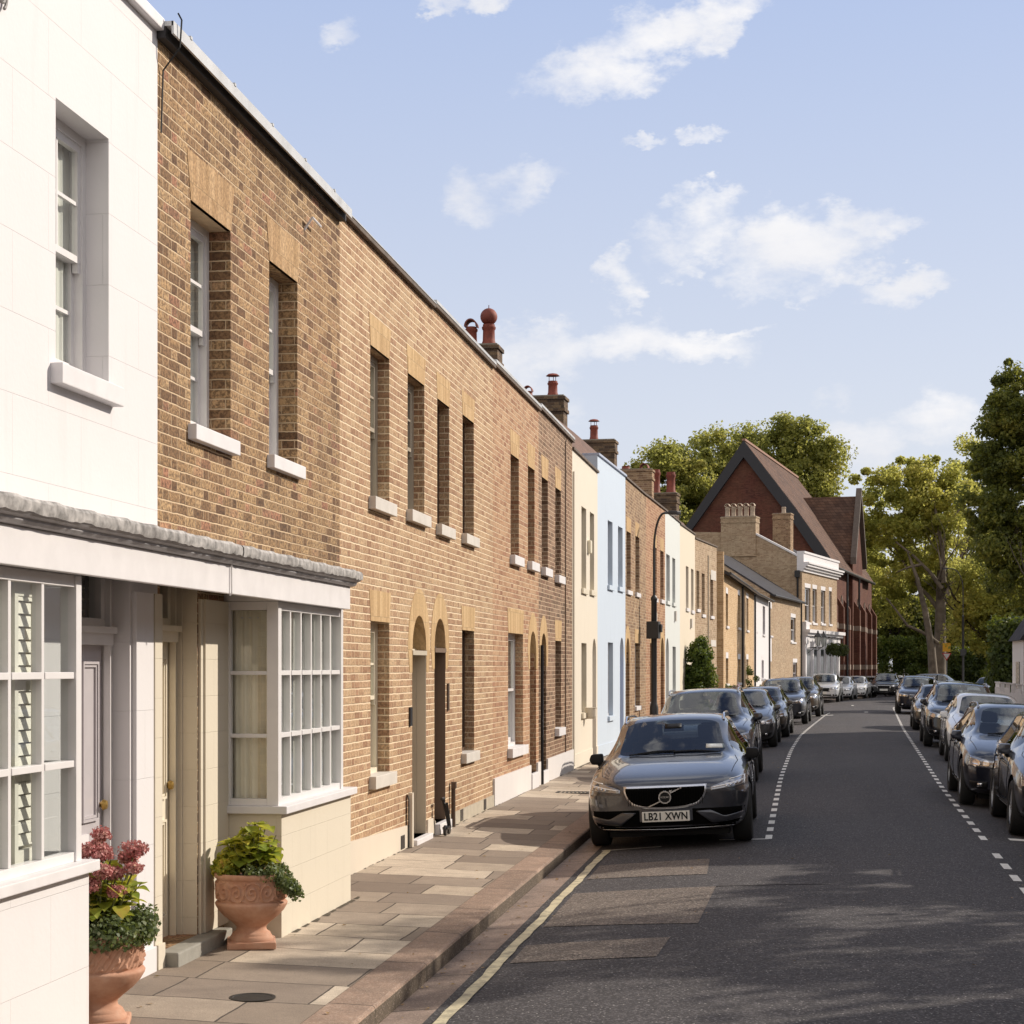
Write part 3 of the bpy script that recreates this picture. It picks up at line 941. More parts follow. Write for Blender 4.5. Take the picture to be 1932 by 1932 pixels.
def arch_door(parent, xa, xb, z0, spring, crown, y, mat, frame, surround=None, ring=.22, hood=None, panel=True, tz=None, lining=None):
    """door leaf with transom and a semicircular fanlight"""
    tz = tz or spring - .06
    mb = MB()
    fw = .05
    mb.box(xa, xa + fw, y, y + .08, z0, tz); mb.box(xb - fw, xb, y, y + .08, z0, tz)
    mb.box(xa, xb, y - .05, y + .08, tz, tz + .07)
    cx, rx, rz = (xa + xb) / 2, (xb - xa) / 2, crown - spring
    n = 14
    for k in range(n):
        a0, a1 = math.pi * k / n, math.pi * (k + 1) / n
        o_ = [(cx - rx * math.cos(a), spring + rz * math.sin(a)) for a in (a0, a1)]
        i_ = [(cx - (rx - fw) * math.cos(a), spring + (rz - fw) * math.sin(a)) for a in (a0, a1)]
        mb.prism([(o_[0][0], y, o_[0][1]), (o_[1][0], y, o_[1][1]), (i_[1][0], y, i_[1][1]), (i_[0][0], y, i_[0][1])], (0, .07, 0))
    mb.box(cx - .012, cx + .012, y + .01, y + .05, tz + .07, crown - fw)
    if spring > tz + .07:
        mb.box(xa, xa + fw, y, y + .07, tz + .07, spring); mb.box(xb - fw, xb, y, y + .07, tz + .07, spring)
    fr = mb.build('door_frame', frame, parent)
    d = MB()
    d.box(xa + fw, xb - fw, y + .03, y + .07, z0 + .01, tz)
    ww = xb - xa - 2 * fw
    for (px0, px1) in ((.14, .46), (.54, .86)):
        for (pz0, pz1) in ((.08, .36), (.45, .93)):
            zz0, zz1 = z0 + (tz - z0) * pz0, z0 + (tz - z0) * pz1
            X0, X1 = xa + fw + ww * px0, xa + fw + ww * px1
            d.box(X0, X1, y + .018, y + .032, zz0, zz0 + .02); d.box(X0, X1, y + .018, y + .032, zz1 - .02, zz1)
            d.box(X0, X0 + .02, y + .018, y + .032, zz0 + .02, zz1 - .02); d.box(X1 - .02, X1, y + .018, y + .032, zz0 + .02, zz1 - .02)
    dd = d.build('door', mat, parent)
    h = MB()
    h.lathe([(.0, -.045), (.022, -.04), (.028, -.025), (.012, -.01), (.012, .0)], 12, (xb - fw - .08, y + .03, z0 + (tz - z0) * .48), 'Y', cap=False)
    h.build('handle', BRASS, dd)
    h = MB(); h.box(cx - .11, cx + .11, y + .012, y + .032, z0 + (tz - z0) * .40, z0 + (tz - z0) * .44)
    h.build('letter_plate', BRASS, dd)
    if lining:
        h = MB(); h.box(xb - .012, xb - .001, .0, y - .001, z0, tz + .0); h.box(xb - .03, xb - .012, y - .05, y - .001, z0, tz)
        h.box(xa, xb - .001, -.012, y - .05, tz, tz + .05)
        h.build('door_lining', [lining, P_WHITE][0], fr)
    g = MB()
    arc = [(cx - (rx - fw * .8) * math.cos(math.pi * k / n), spring + (rz - fw * .8) * math.sin(math.pi * k / n)) for k in range(n + 1)]
    g.poly([(x, y + .04, z) for x, z in arc] + [(xb - fw * .8, y + .04, tz + .07), (xa + fw * .8, y + .04, tz + .07)])
    g.build('fanlight', GLASS, fr)
    b = MB()
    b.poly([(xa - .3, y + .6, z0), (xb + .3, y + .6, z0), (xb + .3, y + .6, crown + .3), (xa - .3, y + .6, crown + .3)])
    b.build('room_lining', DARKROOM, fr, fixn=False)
    if surround:
        s = MB()
        n = 18
        s_ = .25
        outer = [(xa - ring * .6, spring - s_)] + [(cx - (rx + ring) * math.cos(math.pi * k / n), spring + (rz + ring * 1.3) * math.sin(math.pi * k / n)) for k in range(n + 1)] + [(xb + ring * .6, spring - s_)]
        inner = [(xa + .001, spring - s_)] + [(cx - (rx - .001) * math.cos(math.pi * k / n), spring + (rz - .001) * math.sin(math.pi * k / n)) for k in range(n + 1)] + [(xb - .001, spring - s_)]
        for k in range(len(outer) - 1):
            s.prism([(outer[k][0], -.004, outer[k][1]), (outer[k + 1][0], -.004, outer[k + 1][1]), (inner[k + 1][0], -.004, inner[k + 1][1]), (inner[k][0], -.004, inner[k][1])], (0, .03, 0))
        for k in range(n):
            a0, a1 = math.pi * k / n, math.pi * (k + 1) / n
            q_ = [(cx - (rx - e) * math.cos(a), -.003, spring + (rz - e) * math.sin(a)) for a, e in ((a0, .001), (a1, .001), (a1, .008), (a0, .008))]
            s.prism(q_, (0, y - .003, 0))
        s.build('arch_surround', surround, fr)
    return dd

def chimney(parent, x, y, w, d, z0, z1, pots, mat=BCH, potmat=TERRA_POT, cap=True):
    """stack: w along the row, d across; pots = [(dy, radius, height, kind)]"""
    mb = MB()
    mb.box(x - w / 2, x + w / 2, y, y + d, z0, z1 - .40)
    mb.box(x - w / 2 - .035, x + w / 2 + .035, y - .035, y + d + .035, z1 - .40, z1 - .32)
    mb.box(x - w / 2 - .01, x + w / 2 + .01, y - .01, y + d + .01, z1 - .32, z1 - .12)
    mb.box(x - w / 2 - .04, x + w / 2 + .04, y - .04, y + d + .04, z1 - .12, z1 - .05)
    o = mb.build('chimney', mat, parent)
    f = MB()
    f.prism([(x - w / 2, y, z1 - .05), (x + w / 2, y, z1 - .05), (x + w / 2, y + d, z1 - .05), (x - w / 2, y + d, z1 - .05)], (0, 0, .035))
    f.build('flaunching', principled('mortar_cap', (.24, .21, .17), .9, noise=.2), o)
    for (dy, r, h, kind) in pots:
        p = MB()
        c = (x, y + dy, z1 - .02)
        prof = [(r * 1.12, -.05), (r * 1.05, .05), (r * .92, .1), (r * .88, h * .72), (r * 1.02, h * .78), (r * 1.05, h * .88), (r * .9, h * .9), (r * .9, h), (r * .7, h), (r * .68, h * .6)]
        p.lathe(prof, 18, c, cap=True)
        if kind == 'ball':
            p.lathe([(r * .8 * .2, h)] + [(r * 1.28 * math.sin(t), h + r * 1.15 - r * 1.28 * math.cos(t)) for t in np.linspace(.35, math.pi - .05, 12)], 18, c)
            p.lathe([(.008, h + r * 2.3), (.008, h + r * 2.9)], 6, c)
        if kind == 'hood':
            n = 10
            for k in range(n):
                a0, a1 = math.pi * k / n, math.pi * (k + 1) / n
                q = [(c[0] - r * 1.1, c[1] - r * 1.05 * math.cos(a), c[2] + h + r * 1.25 * math.sin(a)) for a in (a0, a1)]
                q2 = [(c[0] - r * 1.1, c[1] - r * .86 * math.cos(a), c[2] + h + r * 1.02 * math.sin(a)) for a in (a1, a0)]
                p.prism(q + q2, (2.2 * r, 0, 0))
        if kind == 'cowl':
            for k in range(3):
                a = k * 2.09
                p.tube([(c[0] + r * .75 * math.cos(a), c[1] + r * .75 * math.sin(a), c[2] + h - .02), (c[0] + r * .75 * math.cos(a), c[1] + r * .75 * math.sin(a), c[2] + h + .13)], .008, 5)
            p.lathe([(r * 1.35, h + .12), (r * .9, h + .165), (.01, h + .185)], 18, c)
        p.build('chimney_pot', potmat, o, smooth=40)
    return o

class House:
    """frame: local x runs along the row (away from the camera), y goes into the house"""
    def __init__(self, name, label, P0, P1, z1, wallmat, cat='house', group='terraced houses down the left side of the street', depth=8.0, z0=0.03):
        self.P0, self.P1 = Vector((P0[0], P0[1], 0)), Vector((P1[0], P1[1], 0))
        d = self.P1 - self.P0
        self.L = d.length
        self.phi = math.atan2(d.y, d.x)
        self.ex = d.normalized()
        self.ey = Vector((-self.ex.y, self.ex.x, 0))
        self.root = empty(name, self.P0, self.phi, label, cat, group)
        self.z0, self.z1, self.wm, self.depth = z0, z1, wallmat, depth
        self.holes = []
    def hit(self, u, v=None, off=0.0):
        """where a sight line meets the facade plane: distance along it and height"""
        d = ray(u, v if v is not None else VPY)
        o = Vector((0, 0, H_EYE))
        n = self.ey
        p0 = self.P0 + n * off
        t = (p0 - o).dot(n) / d.dot(n)
        p = o + d * t
        return (p - self.P0).dot(self.ex), p.z
    def rect(self, uL, uR, vT, vB):
        xa, _ = self.hit(uL)
        xb, zt = self.hit(uR, vT)
        _, zb = self.hit(uR, vB)
        return xa, xb, zb, zt
    def window(self, uL, uR, vT, vB, y=.12, **k):
        xa, xb, za, zb = self.rect(uL, uR, vT, vB)
        self.holes.append((xa, xb, za, zb, None))
        return sash(self.root, xa, xb, za, zb, y, **k)
    def door(self, uL, uR, vC, z0, y=.16, mat=P_TAUPE, frame=P_WHITE, w=None, **k):
        xa, xb, _, zc = self.rect(uL, uR, vC, 1300)
        _, zc = self.hit((uL + uR) / 2, vC)
        r = (xb - xa) / 2
        sp = zc - r
        self.holes.append((xa, xb, z0, zc, sp))
        return arch_door(self.root, xa, xb, z0, sp, zc, y, mat, frame, **k)
    def finish(self, rd=.16, wallname='wall', zbase=None, back=True, extra=None, ends=True):
        mb = MB()
        z0 = self.z0 if zbase is None else zbase
        wall_with_holes(mb, self.L, z0 - .3, self.z1, self.holes, rd)
        D, L, z1 = self.depth, self.L, self.z1
        if back:
            mb.poly([(0, D, -.3), (L, D, -.3), (L, D, z1 - .5), (0, D, z1 - .5)])
            for x in (0, L):
                mb.poly([(x, 0, -.3), (x, D, -.3), (x, D, z1 - .5), (x, .3, z1 - .5), (x, .3, z1), (x, 0, z1)])
            mb.poly([(0, .3, z1 - .6), (L, .3, z1 - .6), (L, .3, z1), (0, .3, z1)])
            mb.poly([(0, 0, z1), (L, 0, z1), (L, .3, z1), (0, .3, z1)])
        return mb.build(wallname, self.wm, self.root, fixn=False)
    def flat_roof(self, mat=None):
        mb = MB()
        mb.box(.01, self.L - .01, .31, self.depth + .05, self.z1 - .58, self.z1 - .5)
        return mb.build('roof', mat or SLATE, self.root)
    def coping(self, mat=COPING, h=.06, over=.04, x0=0.0, x1=None):
        mb = MB()
        mb.box(x0, (x1 or self.L), -over, .33, self.z1 + .001, self.z1 + h)
        return mb.build('coping', mat, self.root, bevel=.008)
    def plinth(self, h0, h1, mat, gaps=(), p=.02, x0=0.0, x1=None):
        mb = MB()
        L = x1 or self.L
        edges = [x0]
        for a, b in gaps:
            edges += [a, b]
        edges.append(L)
        for a, b in zip(edges[::2], edges[1::2]):
            if b - a < .02: continue
            za, zb = h0 + (h1 - h0) * a / L, h0 + (h1 - h0) * b / L
            mb.prism([(a, -p, -.2), (b, -p, -.2), (b, -p, zb), (a, -p, za)], (0, p + .02, 0))
        return mb.build('plinth', mat, self.root)
    def pitched(self, zr, yr=1.25, mat=TILE, y0=.3):
        mb = MB()
        D, L = self.depth, self.L
        a = [(0, y0, self.z1 - .25), (0, yr, zr), (0, D, self.z1 - .5), (0, D, self.z1 - .6), (0, y0, self.z1 - .6)]
        mb.prism(a, (L, 0, 0))
        return mb.build('roof', mat, self.root)

def bay_window(parent, xa, xb, yf, z_sill, z_head, ncol, basemat, framemat, side_post=True, base_ext=.09, sidecols=1, near_side=True):
    """square bay: base wall, framed lights on front and near side. yf negative (towards the street)"""
    b = MB()
    e = base_ext
    b.box(xa - (0 if near_side else e) + (.012 if near_side else 0), xb + e, yf, 0, -.15, z_sill - .055)
    base = b.build('bay_base', basemat, parent)
    s = MB()
    s.box(xa - .03, xb + e + .03, yf - .05, .0, z_sill - .055, z_sill)
    mb = MB()
    pw, fy = .055, .07  # post width
    # corner posts and front lights
    mb.box(xa, xa + .085, yf + .02, yf + .105, z_sill, z_head)
    mb.box(xb - .07, xb, yf + .02, yf + .105, z_sill, z_head)
    mb.box(xa + .085, xb - .07, yf + .03, yf + .09, z_sill, z_sill + .05)
    mb.box(xa + .085, xb - .07, yf + .03, yf + .09, z_head - .06, z_head)
    x0, x1 = xa + .085, xb - .07
    cw = (x1 - x0) / ncol
    for k in range(1, ncol):
        mb.box(x0 + cw * k - .016, x0 + cw * k + .016, yf + .035, yf + .085, z_sill + .05, z_head - .06)
    hh = (z_head - .06 - z_sill - .05) / 3
    for k in (1, 2):
        z = z_sill + .05 + hh * k
        for c in range(ncol):
            mb.box(x0 + cw * c + (.017 if c else 0), x0 + cw * (c + 1) - (.017 if c < ncol - 1 else 0), yf + .03, yf + .095, z - .017, z + .017)
    # sides
    sides = (xa, xb - .06) if near_side else (xb - .06,)
    for sx in sides:
        ya, yb = yf + .105, 0.0
        mb.box(sx, sx + .06, yb - .05, yb, z_sill, z_head)
        mb.box(sx, sx + .06, ya, yb - .05, z_sill, z_sill + .05)
        mb.box(sx, sx + .06, ya, yb - .05, z_head - .06, z_head)
        for k in (1, 2):
            z = z_sill + .05 + hh * k
            mb.box(sx + .005, sx + .055, ya, yb - .05, z - .014, z + .014)
    o = mb.build('bay_window', framemat, parent, bevel=.003)
    s.build('sill', P_SILLW, o, bevel=.006)
    g = MB()
    g.poly([(x0, yf + .065, z_sill + .03), (x1, yf + .065, z_sill + .03), (x1, yf + .065, z_head - .03), (x0, yf + .065, z_head - .03)])
    for sx in sides:
        g.poly([(sx + .03, yf + .1, z_sill + .03), (sx + .03, -.04, z_sill + .03), (sx + .03, -.04, z_head - .03), (sx + .03, yf + .1, z_head - .03)])
    g.build('pane', GLASS, o, fixn=False)
    l = MB()
    l.poly([(xa - .3, .9, .3), (xb + .3, .9, .3), (xb + .3, .9, 2.7), (xa - .3, .9, 2.7)])
    l.box(xa + .08, xb - .09, yf + .12, .9, z_sill - .10, z_sill - .06)
    l.build('room_lining', principled('dim_room', (.20, .18, .15), .95), o, fixn=False)
    t = MB()
    t.box(xa + .002, xb - .002, yf + .022, .05, z_head + .002, z_head + .05)
    t.build('bay_head', framemat, o)
    return o

GRP = 'terraced houses down the left side of the street'
FX = -3.93
SB = 10.98     # joint between the white and the dark brick house
# ---- white house
h = House('terraced_house', 'white rendered house with a ground floor bay window nearest the camera', (FX, 4.2), (FX, SB), 5.98, W_WHITE)
xa, xb, za, zb = h.rect(105, 205, 262, 730)
h.holes.append((xa, xb, za, zb, None))
sash(h.root, xa, xb, za, zb, .14, P_WHITE, bars=(1, 1), sill=P_SILLW, curtain=CURTAIN, sillov=.07, sillh=.11, sillp=.07)
xd1, _ = h.hit(245)
h.holes.append((xd1 - .86, xd1, .10, 2.70, None))
bx = 8.74 - 4.2
h.holes.append((bx - 1.9, bx - .2, .55, 2.38, None))
h.finish(rd=.24)
h.flat_roof()
h.coping(P_SILLW, .08, .05)
YF = -.42
bay_window(h.root, bx - 1.9 - .155, bx, YF, .965, 2.412, 5, W_WHITE, P_WHITE, near_side=True, base_ext=.045)
# shutters inside the bay
bo = [c for c in h.root.children if c.name.startswith('bay_window')][0]
for k in range(5):
    mb = MB()
    x0 = bx - 1.97 + .38 * k
    mb.box(x0 - .165, x0 - .125, YF + .105, YF + .13, .99, 2.37); mb.box(x0 + .125, x0 + .165, YF + .105, YF + .13, .99, 2.37)
    mb.box(x0 - .125, x0 + .125, YF + .105, YF + .13, .99, 1.07); mb.box(x0 - .125, x0 + .125, YF + .105, YF + .13, 2.29, 2.37)
    z = 1.09
    while z < 2.27:
        mb.prism([(x0 - .125, YF + .106, z), (x0 - .125, YF + .112, z - .001), (x0 - .125, YF + .126, z + .053), (x0 - .125, YF + .120, z + .054)], (.25, 0, 0))
        z += .062
    mb.box(x0 - .006, x0 + .006, YF + .084, YF + .094, 1.1, 2.26)
    mb.box(x0 - .17, x0 + .17, YF + .134, YF + .138, .97, 2.39)
    mb.build('shutter', principled('shutter_paint', (.86, .83, .74), .5), bo)

def recessed_door(hs, x1, w, z0, zt, mat, frame, y=.24, reveal=None, knob=True):
    """panelled door with moulded transom and rectangular fanlight, right jamb at x1"""
    x0 = x1 - w
    fr = MB()
    fr.box(x0, x0 + .06, y, y + .08, z0, zt); fr.box(x1 - .06, x1, y - .02, y + .08, z0, zt)
    fr.box(x1 - .075, x1 - .062, y - .035, y + .01, z0, zt - .03)
    ztr = z0 + 1.98
    fr.box(x0 + .06, x1 - .06, y - .05, y + .08, ztr, ztr + .11)
    fr.box(x0 + .06, x1 - .06, y - .075, y - .05, ztr + .07, ztr + .11)
    fr.box(x0 + .06, x1 - .06, y, y + .08, zt - .07, zt)
    fr.box(x0 + .06, x1 - .06, y, y + .08, ztr + .11, ztr + .16)
    fr.box(x1 - .13, x1 - .06, y, y + .08, ztr + .16, zt - .07)
    f = fr.build('door_frame', frame, hs.root, bevel=.004)
    g = MB()
    g.poly([(x0 + .06, y + .04, ztr + .16), (x1 - .13, y + .04, ztr + .16), (x1 - .13, y + .04, zt - .07), (x0 + .06, y + .04, zt - .07)])
    g.build('fanlight', GLASS, f)
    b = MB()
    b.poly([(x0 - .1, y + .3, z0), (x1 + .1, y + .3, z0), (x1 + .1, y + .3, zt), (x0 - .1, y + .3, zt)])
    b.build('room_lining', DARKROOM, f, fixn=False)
    d = MB()
    X0, X1 = x0 + .06, x1 - .076
    d.box(X0, X1, y + .02, y + .06, z0, ztr)
    W_ = X1 - X0
    for (a, c) in ((.12, .46), (.54, .88)):
        for (p, q) in ((.07, .40), (.47, .95)):
            za_, zb_ = z0 + (ztr - z0) * p, z0 + (ztr - z0) * q
            xa_, xb_ = X0 + W_ * a, X0 + W_ * c
            for t, yy in ((.0, .0), (.018, .008)):
                d.box(xa_ + t, xb_ - t, y + yy, y + .021, za_ + t, za_ + t + .016); d.box(xa_ + t, xb_ - t, y + yy, y + .021, zb_ - t - .016, zb_ - t)
                d.box(xa_ + t, xa_ + t + .016, y + yy, y + .021, za_ + t + .016, zb_ - t - .016); d.box(xb_ - t - .016, xb_ - t, y + yy, y + .021, za_ + t + .016, zb_ - t - .016)
    dd = d.build('door', mat, hs.root)
    k = MB()
    k.lathe([(.0, -.06), (.026, -.055), (.033, -.035), (.015, -.015), (.02, .0)], 14, (X1 - .06, y + .02, z0 + 1.02), 'Y', cap=False)
    k.build('handle', BRASS, dd)
    k = MB(); k.box(X0 + W_ / 2 - .12, X0 + W_ / 2 + .12, y + .004, y + .021, z0 + .80, z0 + .86)
    k.build('letter_plate', P_SILLW, dd)
    return dd
sm_ = MB(); sm_.tube([(4.44 + .05 * math.cos(a) * (1 - a / 14), -.02, 5.36 + .07 * math.sin(a) * (1 - a / 14)) for a in np.linspace(-1.2, 7.5, 26)] , .009, 6); sm_.build('wall_tie', principled('aged_iron', (.25, .24, .23), .6), h.root)
recessed_door(h, xd1, .86, .10, 2.70, P_GREY, P_WHITE, y=.13)
# pier between the doors, white half
mb = MB()
mb.box(xd1 + .035, h.L - .15, -.03, .0, .02, 2.41)
mb.box(xd1 + .03, h.L - .15, -.05, -.03, .02, .20)
mb.build('door_pier', W_WHITE, h.root, bevel=.004)
mb = MB(); mb.box(xd1 - .86, xd1, -.02, .36, .02, .10)
mb.build('doorstep', P_SILLW, h.root, bevel=.006)

def canopy(hs, x0, x1, end=False):
    yf = YF - .05
    mb = MB()
    mb.box(x0, x1, yf, yf + .05, 2.413, 2.594)
    mb.box(x0, x1, yf + .05, .0, 2.470, 2.50)
    if end:
        mb.box(x1 - .05, x1 - .002, yf + .05, 0, 2.413, 2.594)
    o = mb.build('canopy', P_SILLW, hs.root, bevel=.004)
    g = MB()
    # moulded gutter
    prof = [(yf - .002, 2.596), (yf - .03, 2.602), (yf - .045, 2.616), (yf - .047, 2.628), (yf - .07, 2.638), (yf - .085, 2.652), (yf - .088, 2.664), (yf + .02, 2.664), (yf + .02, 2.596)]
    g.prism([(x0, a, b) for a, b in prof], (x1 - x0 + (.04 if end else 0), 0, 0))
    g.build('gutter', principled('gutter_paint', (.36, .35, .36), .6, noise=.2, nscale=9), o)
    # dressed lead with an uneven front edge
    r = random.Random(4 if end else 9)
    lm = MB()
    n = int((x1 - x0) / .05)
    rows = []
    for k in range(n + 1):
        x = x0 + (x1 - x0 + (.05 if end else 0)) * k / n
        roll = .006 if k % 9 in (4, 5) else 0
        j = (.004 if (k // 9) % 2 else 0) + r.uniform(-.0015, .0015)
        pr = [(yf - .094 + j, 2.652 + r.uniform(-.010, .002)), (yf - .100 + j, 2.668), (yf - .098 + j, 2.700 + roll), (yf - .086 + j, 2.716 + roll),
              (yf + .12, 2.742 + roll), (-.03, 2.790), (-.012, 2.830 + r.uniform(-.004, .004)), (.0, 2.830)]
        rows.append([lm.pt((x, a, b)) for a, b in pr])
    for a, b in zip(rows, rows[1:]):
        for k in range(len(a) - 1):
            lm.face((a[k], b[k], b[k + 1], a[k + 1]))
    lm.build('lead_flashing', LEAD, o, smooth=24, fixn=False)
    return o
canopy(h, .02, h.L)
chimney(h.root, 1.5, 1.4, 1.3, .8, 5.8, 7.9, [(.2, .12, .4, '')])
H_WHITE = h

# ---- dark brick house with the second bay
SE = 15.73
h = House('terraced_house', 'dark mottled brick house with two white sash windows above a white canopy', (FX, SB), (FX, SE), 5.99, B1)
for (uL, uR, vT, vB) in ((359.4, 435.0, 436.6, 832.6), (507.7, 561.0, 533, 881)):
    xa, xb, za, zb = h.rect(uL, uR, vT, vB)
    h.holes.append((xa, xb, za, zb, None))
    sash(h.root, xa, xb, za, zb, .16, P_WHITE, bars=(1, 1), lintel=GAUGED_T, sill=P_SILLW, curtain=CURTAIN, lh=.33, splay=.08, sillov=.05)
xd2, _ = h.hit(372)
h.holes.append((xd2 - .74, xd2, .135, 2.72, None))
bs = 12.35 - SB
h.holes.append((bs + .3, bs + 1.7, .5, 2.38, None))
h.finish(rd=.22)
h.flat_roof()
mb = MB()
mb.box(-.02, h.L - .0, -.11, .36, h.z1 + .02, h.z1 + .05)
mb.box(-.02, h.L - .0, -.115, -.10, h.z1 - .03, h.z1 + .05)
for k in range(5):
    mb.box(.3 + k * .95, .335 + k * .95, -.12, .37, h.z1 + .045, h.z1 + .065)
mb.build('coping', LEAD_P, h.root)
mb = MB(); mb.box(-.02, h.L, -.06, -.002, h.z1 - .055, h.z1 + .018)
mb.build('fascia', principled('dark_fascia', (.03, .028, .03), .7), h.root)
recessed_door(h, xd2, .74, .135, 2.72, P_CREAM, P_CREAM, y=.16)
mb = MB()   # cream painted ground floor skins the wall between the openings
mb.box(.002 - .13, xd2 - .74 - .035, -.031, .0, .02, 2.41)
mb.box(xd2 - .005, xd2 - .001, -.001, .215, .135, 2.71); mb.box(xd2 - .02, xd2 - .005, .10, .14, .135, 2.60)
mb.box(xd2 + .02, xd2 + .075, -.02, .0, .135, 2.41)
mb.box(xd2 + .075, bs + .01, -.035, .0, .135, 2.41)
mb.box(-.12, xd2 - .775, -.05, -.031, .02, .20)
mb.build('door_pier', W_CREAM, h.root, bevel=.003)
mb = MB()
mb.box(xd2 - .77, bs - .22, -.135, .30, .0, .134)
mb.build('doorstep', STONE_G, h.root, bevel=.012)
bay_window(h.root, bs, 14.25 - SB, YF, .965, 2.412, 6, W_CREAM, P_WHITE, base_ext=.17)
bo = [c for c in h.root.children if c.name.startswith('bay_window')][0]
c = curtain_mesh(.31, 1.36, .022, .062, 3).build('curtain', DRAPE, bo)
c.location = (bs + .088, -.19, .99); c.rotation_euler = (0, 0, R(90))
for k in range(3):
    c = curtain_mesh(.60, 1.40, .006, .07, 5 + k).build('curtain', CURTAIN, bo)
    c.location = (bs + .42 + k * .59, YF + .092, .97)
mb = MB(); mb.tube([(bs + .10, -.36, 2.30), (bs + .10, -.03, 2.30)], .006, 6)
mb.build('curtain_rail', P_WHITE, bo)
canopy(h, 0, 14.20 - SB, end=True)
mb = MB(); mb.tube([(.02, YF - .06, 2.62), (.02, YF - .062, 2.42), (.02, YF - .05, 2.40)], .006, 6)
mb.build('drip_pipe', P_WHITE, h.root)
mb = MB(); mb.tube([(.02, -.13, 6.10), (.06, -.14, 6.07), (.07, -.125, 5.9), (.05, -.02, 5.75), (.035, -.012, 5.35)], .006, 5)
mb.build('cable', WIRE, h.root)
mb = MB(); x_, z_ = h.hit(575, 412)
mb.tube([(x_ - .02, 0, z_ - .1), (x_ - .02, -.07, z_), (x_ + .25, -.07, z_ - .01)], .011, 6)
mb.build('overflow_pipe', P_SILLW, h.root)

# ---- pair of pink brick houses (two halves, one thing each)
def two_houses(P0, P1, frac, specs):
    A, B = Vector((*P0, 0)), Vector((*P1, 0))
    Mid = A + (B - A) * frac
    out = []
    for (a, b), sp in zip(((A, Mid), (Mid, B)), specs):
        out.append(House('terraced_house', sp[0], (a.x, a.y), (b.x, b.y), sp[1], sp[2]))
    return out
PA, PB = (FX, SE), (-3.925, 24.3)
ha, hb = two_houses(PA, PB, .5, [('pink brick house with a taupe arched door right after the white canopy', 6.0, B2), ('pink brick house with a dark brown arched door and dark window frames', 6.02, B2)])
kw = dict(lintel=GAUGED, lh=.30, splay=.06, sillh=.12, sillp=.07)
ha.window(698.5, 734.5, 678, 952, mat=P_TAUPE, sill=P_SILL, curtain=CURTAIN, **kw)
ha.window(768.9, 800.7, 728, 975, mat=P_TAUPE, sill=P_SILL, **kw)
ha.window(699, 734.5, 1175, 1456, mat=P_CREAM, sill=P_SILL, curtain=CURTAIN, **kw)
ha.door(777.6, 803.9, 1160, .10, mat=P_TAUPE, frame=P_CREAM, surround=GAUGED, lining=principled('stone_paint', (.50, .44, .35), .5))
hb.window(824.8, 847.6, 769, 998.8, mat=P_BROWN, sill=P_SILL, **kw)
hb.window(872.6, 893.9, 798.7, 1016, mat=P_BROWN, sill=P_SILL, **kw)
hb.window(871.7, 894.5, 1191, 1416, mat=P_BROWN, sill=P_SILL, **kw)
hb.door(819.5, 840.4, 1166, .16, mat=P_BROWN, frame=P_WHITE, surround=GAUGED, lining=principled('umber_paint', (.17, .115, .08), .5))
for q, hh in ((0, ha), (1, hb)):
    hh.finish(rd=.22)
    hh.flat_roof()
    hh.coping(COPING, .045, .05)
    dx = [x for x in hh.holes if x[4] is not None][0]
    hh.plinth((.36, .20)[q], (.24, .20)[q], PLINTH_C if q == 0 else principled('grey_plinth', (.42, .37, .29), .8, noise=.1), gaps=[(dx[0] - .02, dx[1] + .02)])
    mb = MB(); mb.box(dx[0] - .06, dx[1] + .06, -.07, .22, -.05, dx[2])
    mb.build('doorstep', P_SILLW, hh.root, bevel=.008)
mb = MB(); mb.box(0, ha.L, -.055, .1, ha.z1 + .046, ha.z1 + .056)
mb.build('coping_light', LEAD_P, ha.root)
mb = MB(); mb.box(0.002, hb.L, -.055, .1, hb.z1 + .046, hb.z1 + .08)
mb.build('coping_light', LEAD_P, hb.root)
for hh, u, top in ((ha, 768, 1515),):
    x_, _ = hh.hit(u)
    mb = MB(); mb.box(x_ - .035, x_ + .035, -.065, -.02, .05, .62)
    mb.build('pipe_casing', PLINTH_C, hh.root)
    mb = MB(); mb.tube([(x_ - .06, -.02, .60), (x_ - .06, -.03, .55), (x_ - .06, -.03, .05)], .007, 6); mb.build('cable', WIRE, hh.root)
x_, _ = hb.hit(849)
mb = MB(); mb.tube([(x_, -.04, .56), (x_, -.04, .02)], .026, 8)
mb.box(x_ - .035, x_ + .035, -.075, -.02, .50, .58)
mb.build('drainpipe', P_BROWN, hb.root)
for hh, u, v in ((hb, 868, 1536), (hb, 912, 1516), (ha, 756, 1600)):
    x_, z_ = hh.hit(u, v)
    mb = MB(); mb.box(x_ - .09, x_ + .09, -.026, -.019, .06, .20)
    mb.build('vent', P_BLACK, hh.root)
for hh, u, v, w_, h_ in ((ha, 773, 1352, .05, .10), (hb, 844, 1315, .04, .16)):
    x_, z_ = hh.hit(u, v)
    mb = MB(); mb.box(x_ - w_, x_ + w_, -.02, .01, z_ - h_, z_ + h_)
    mb.build('name_plate', P_BLACK if hh is ha else P_BROWN, hh.root)

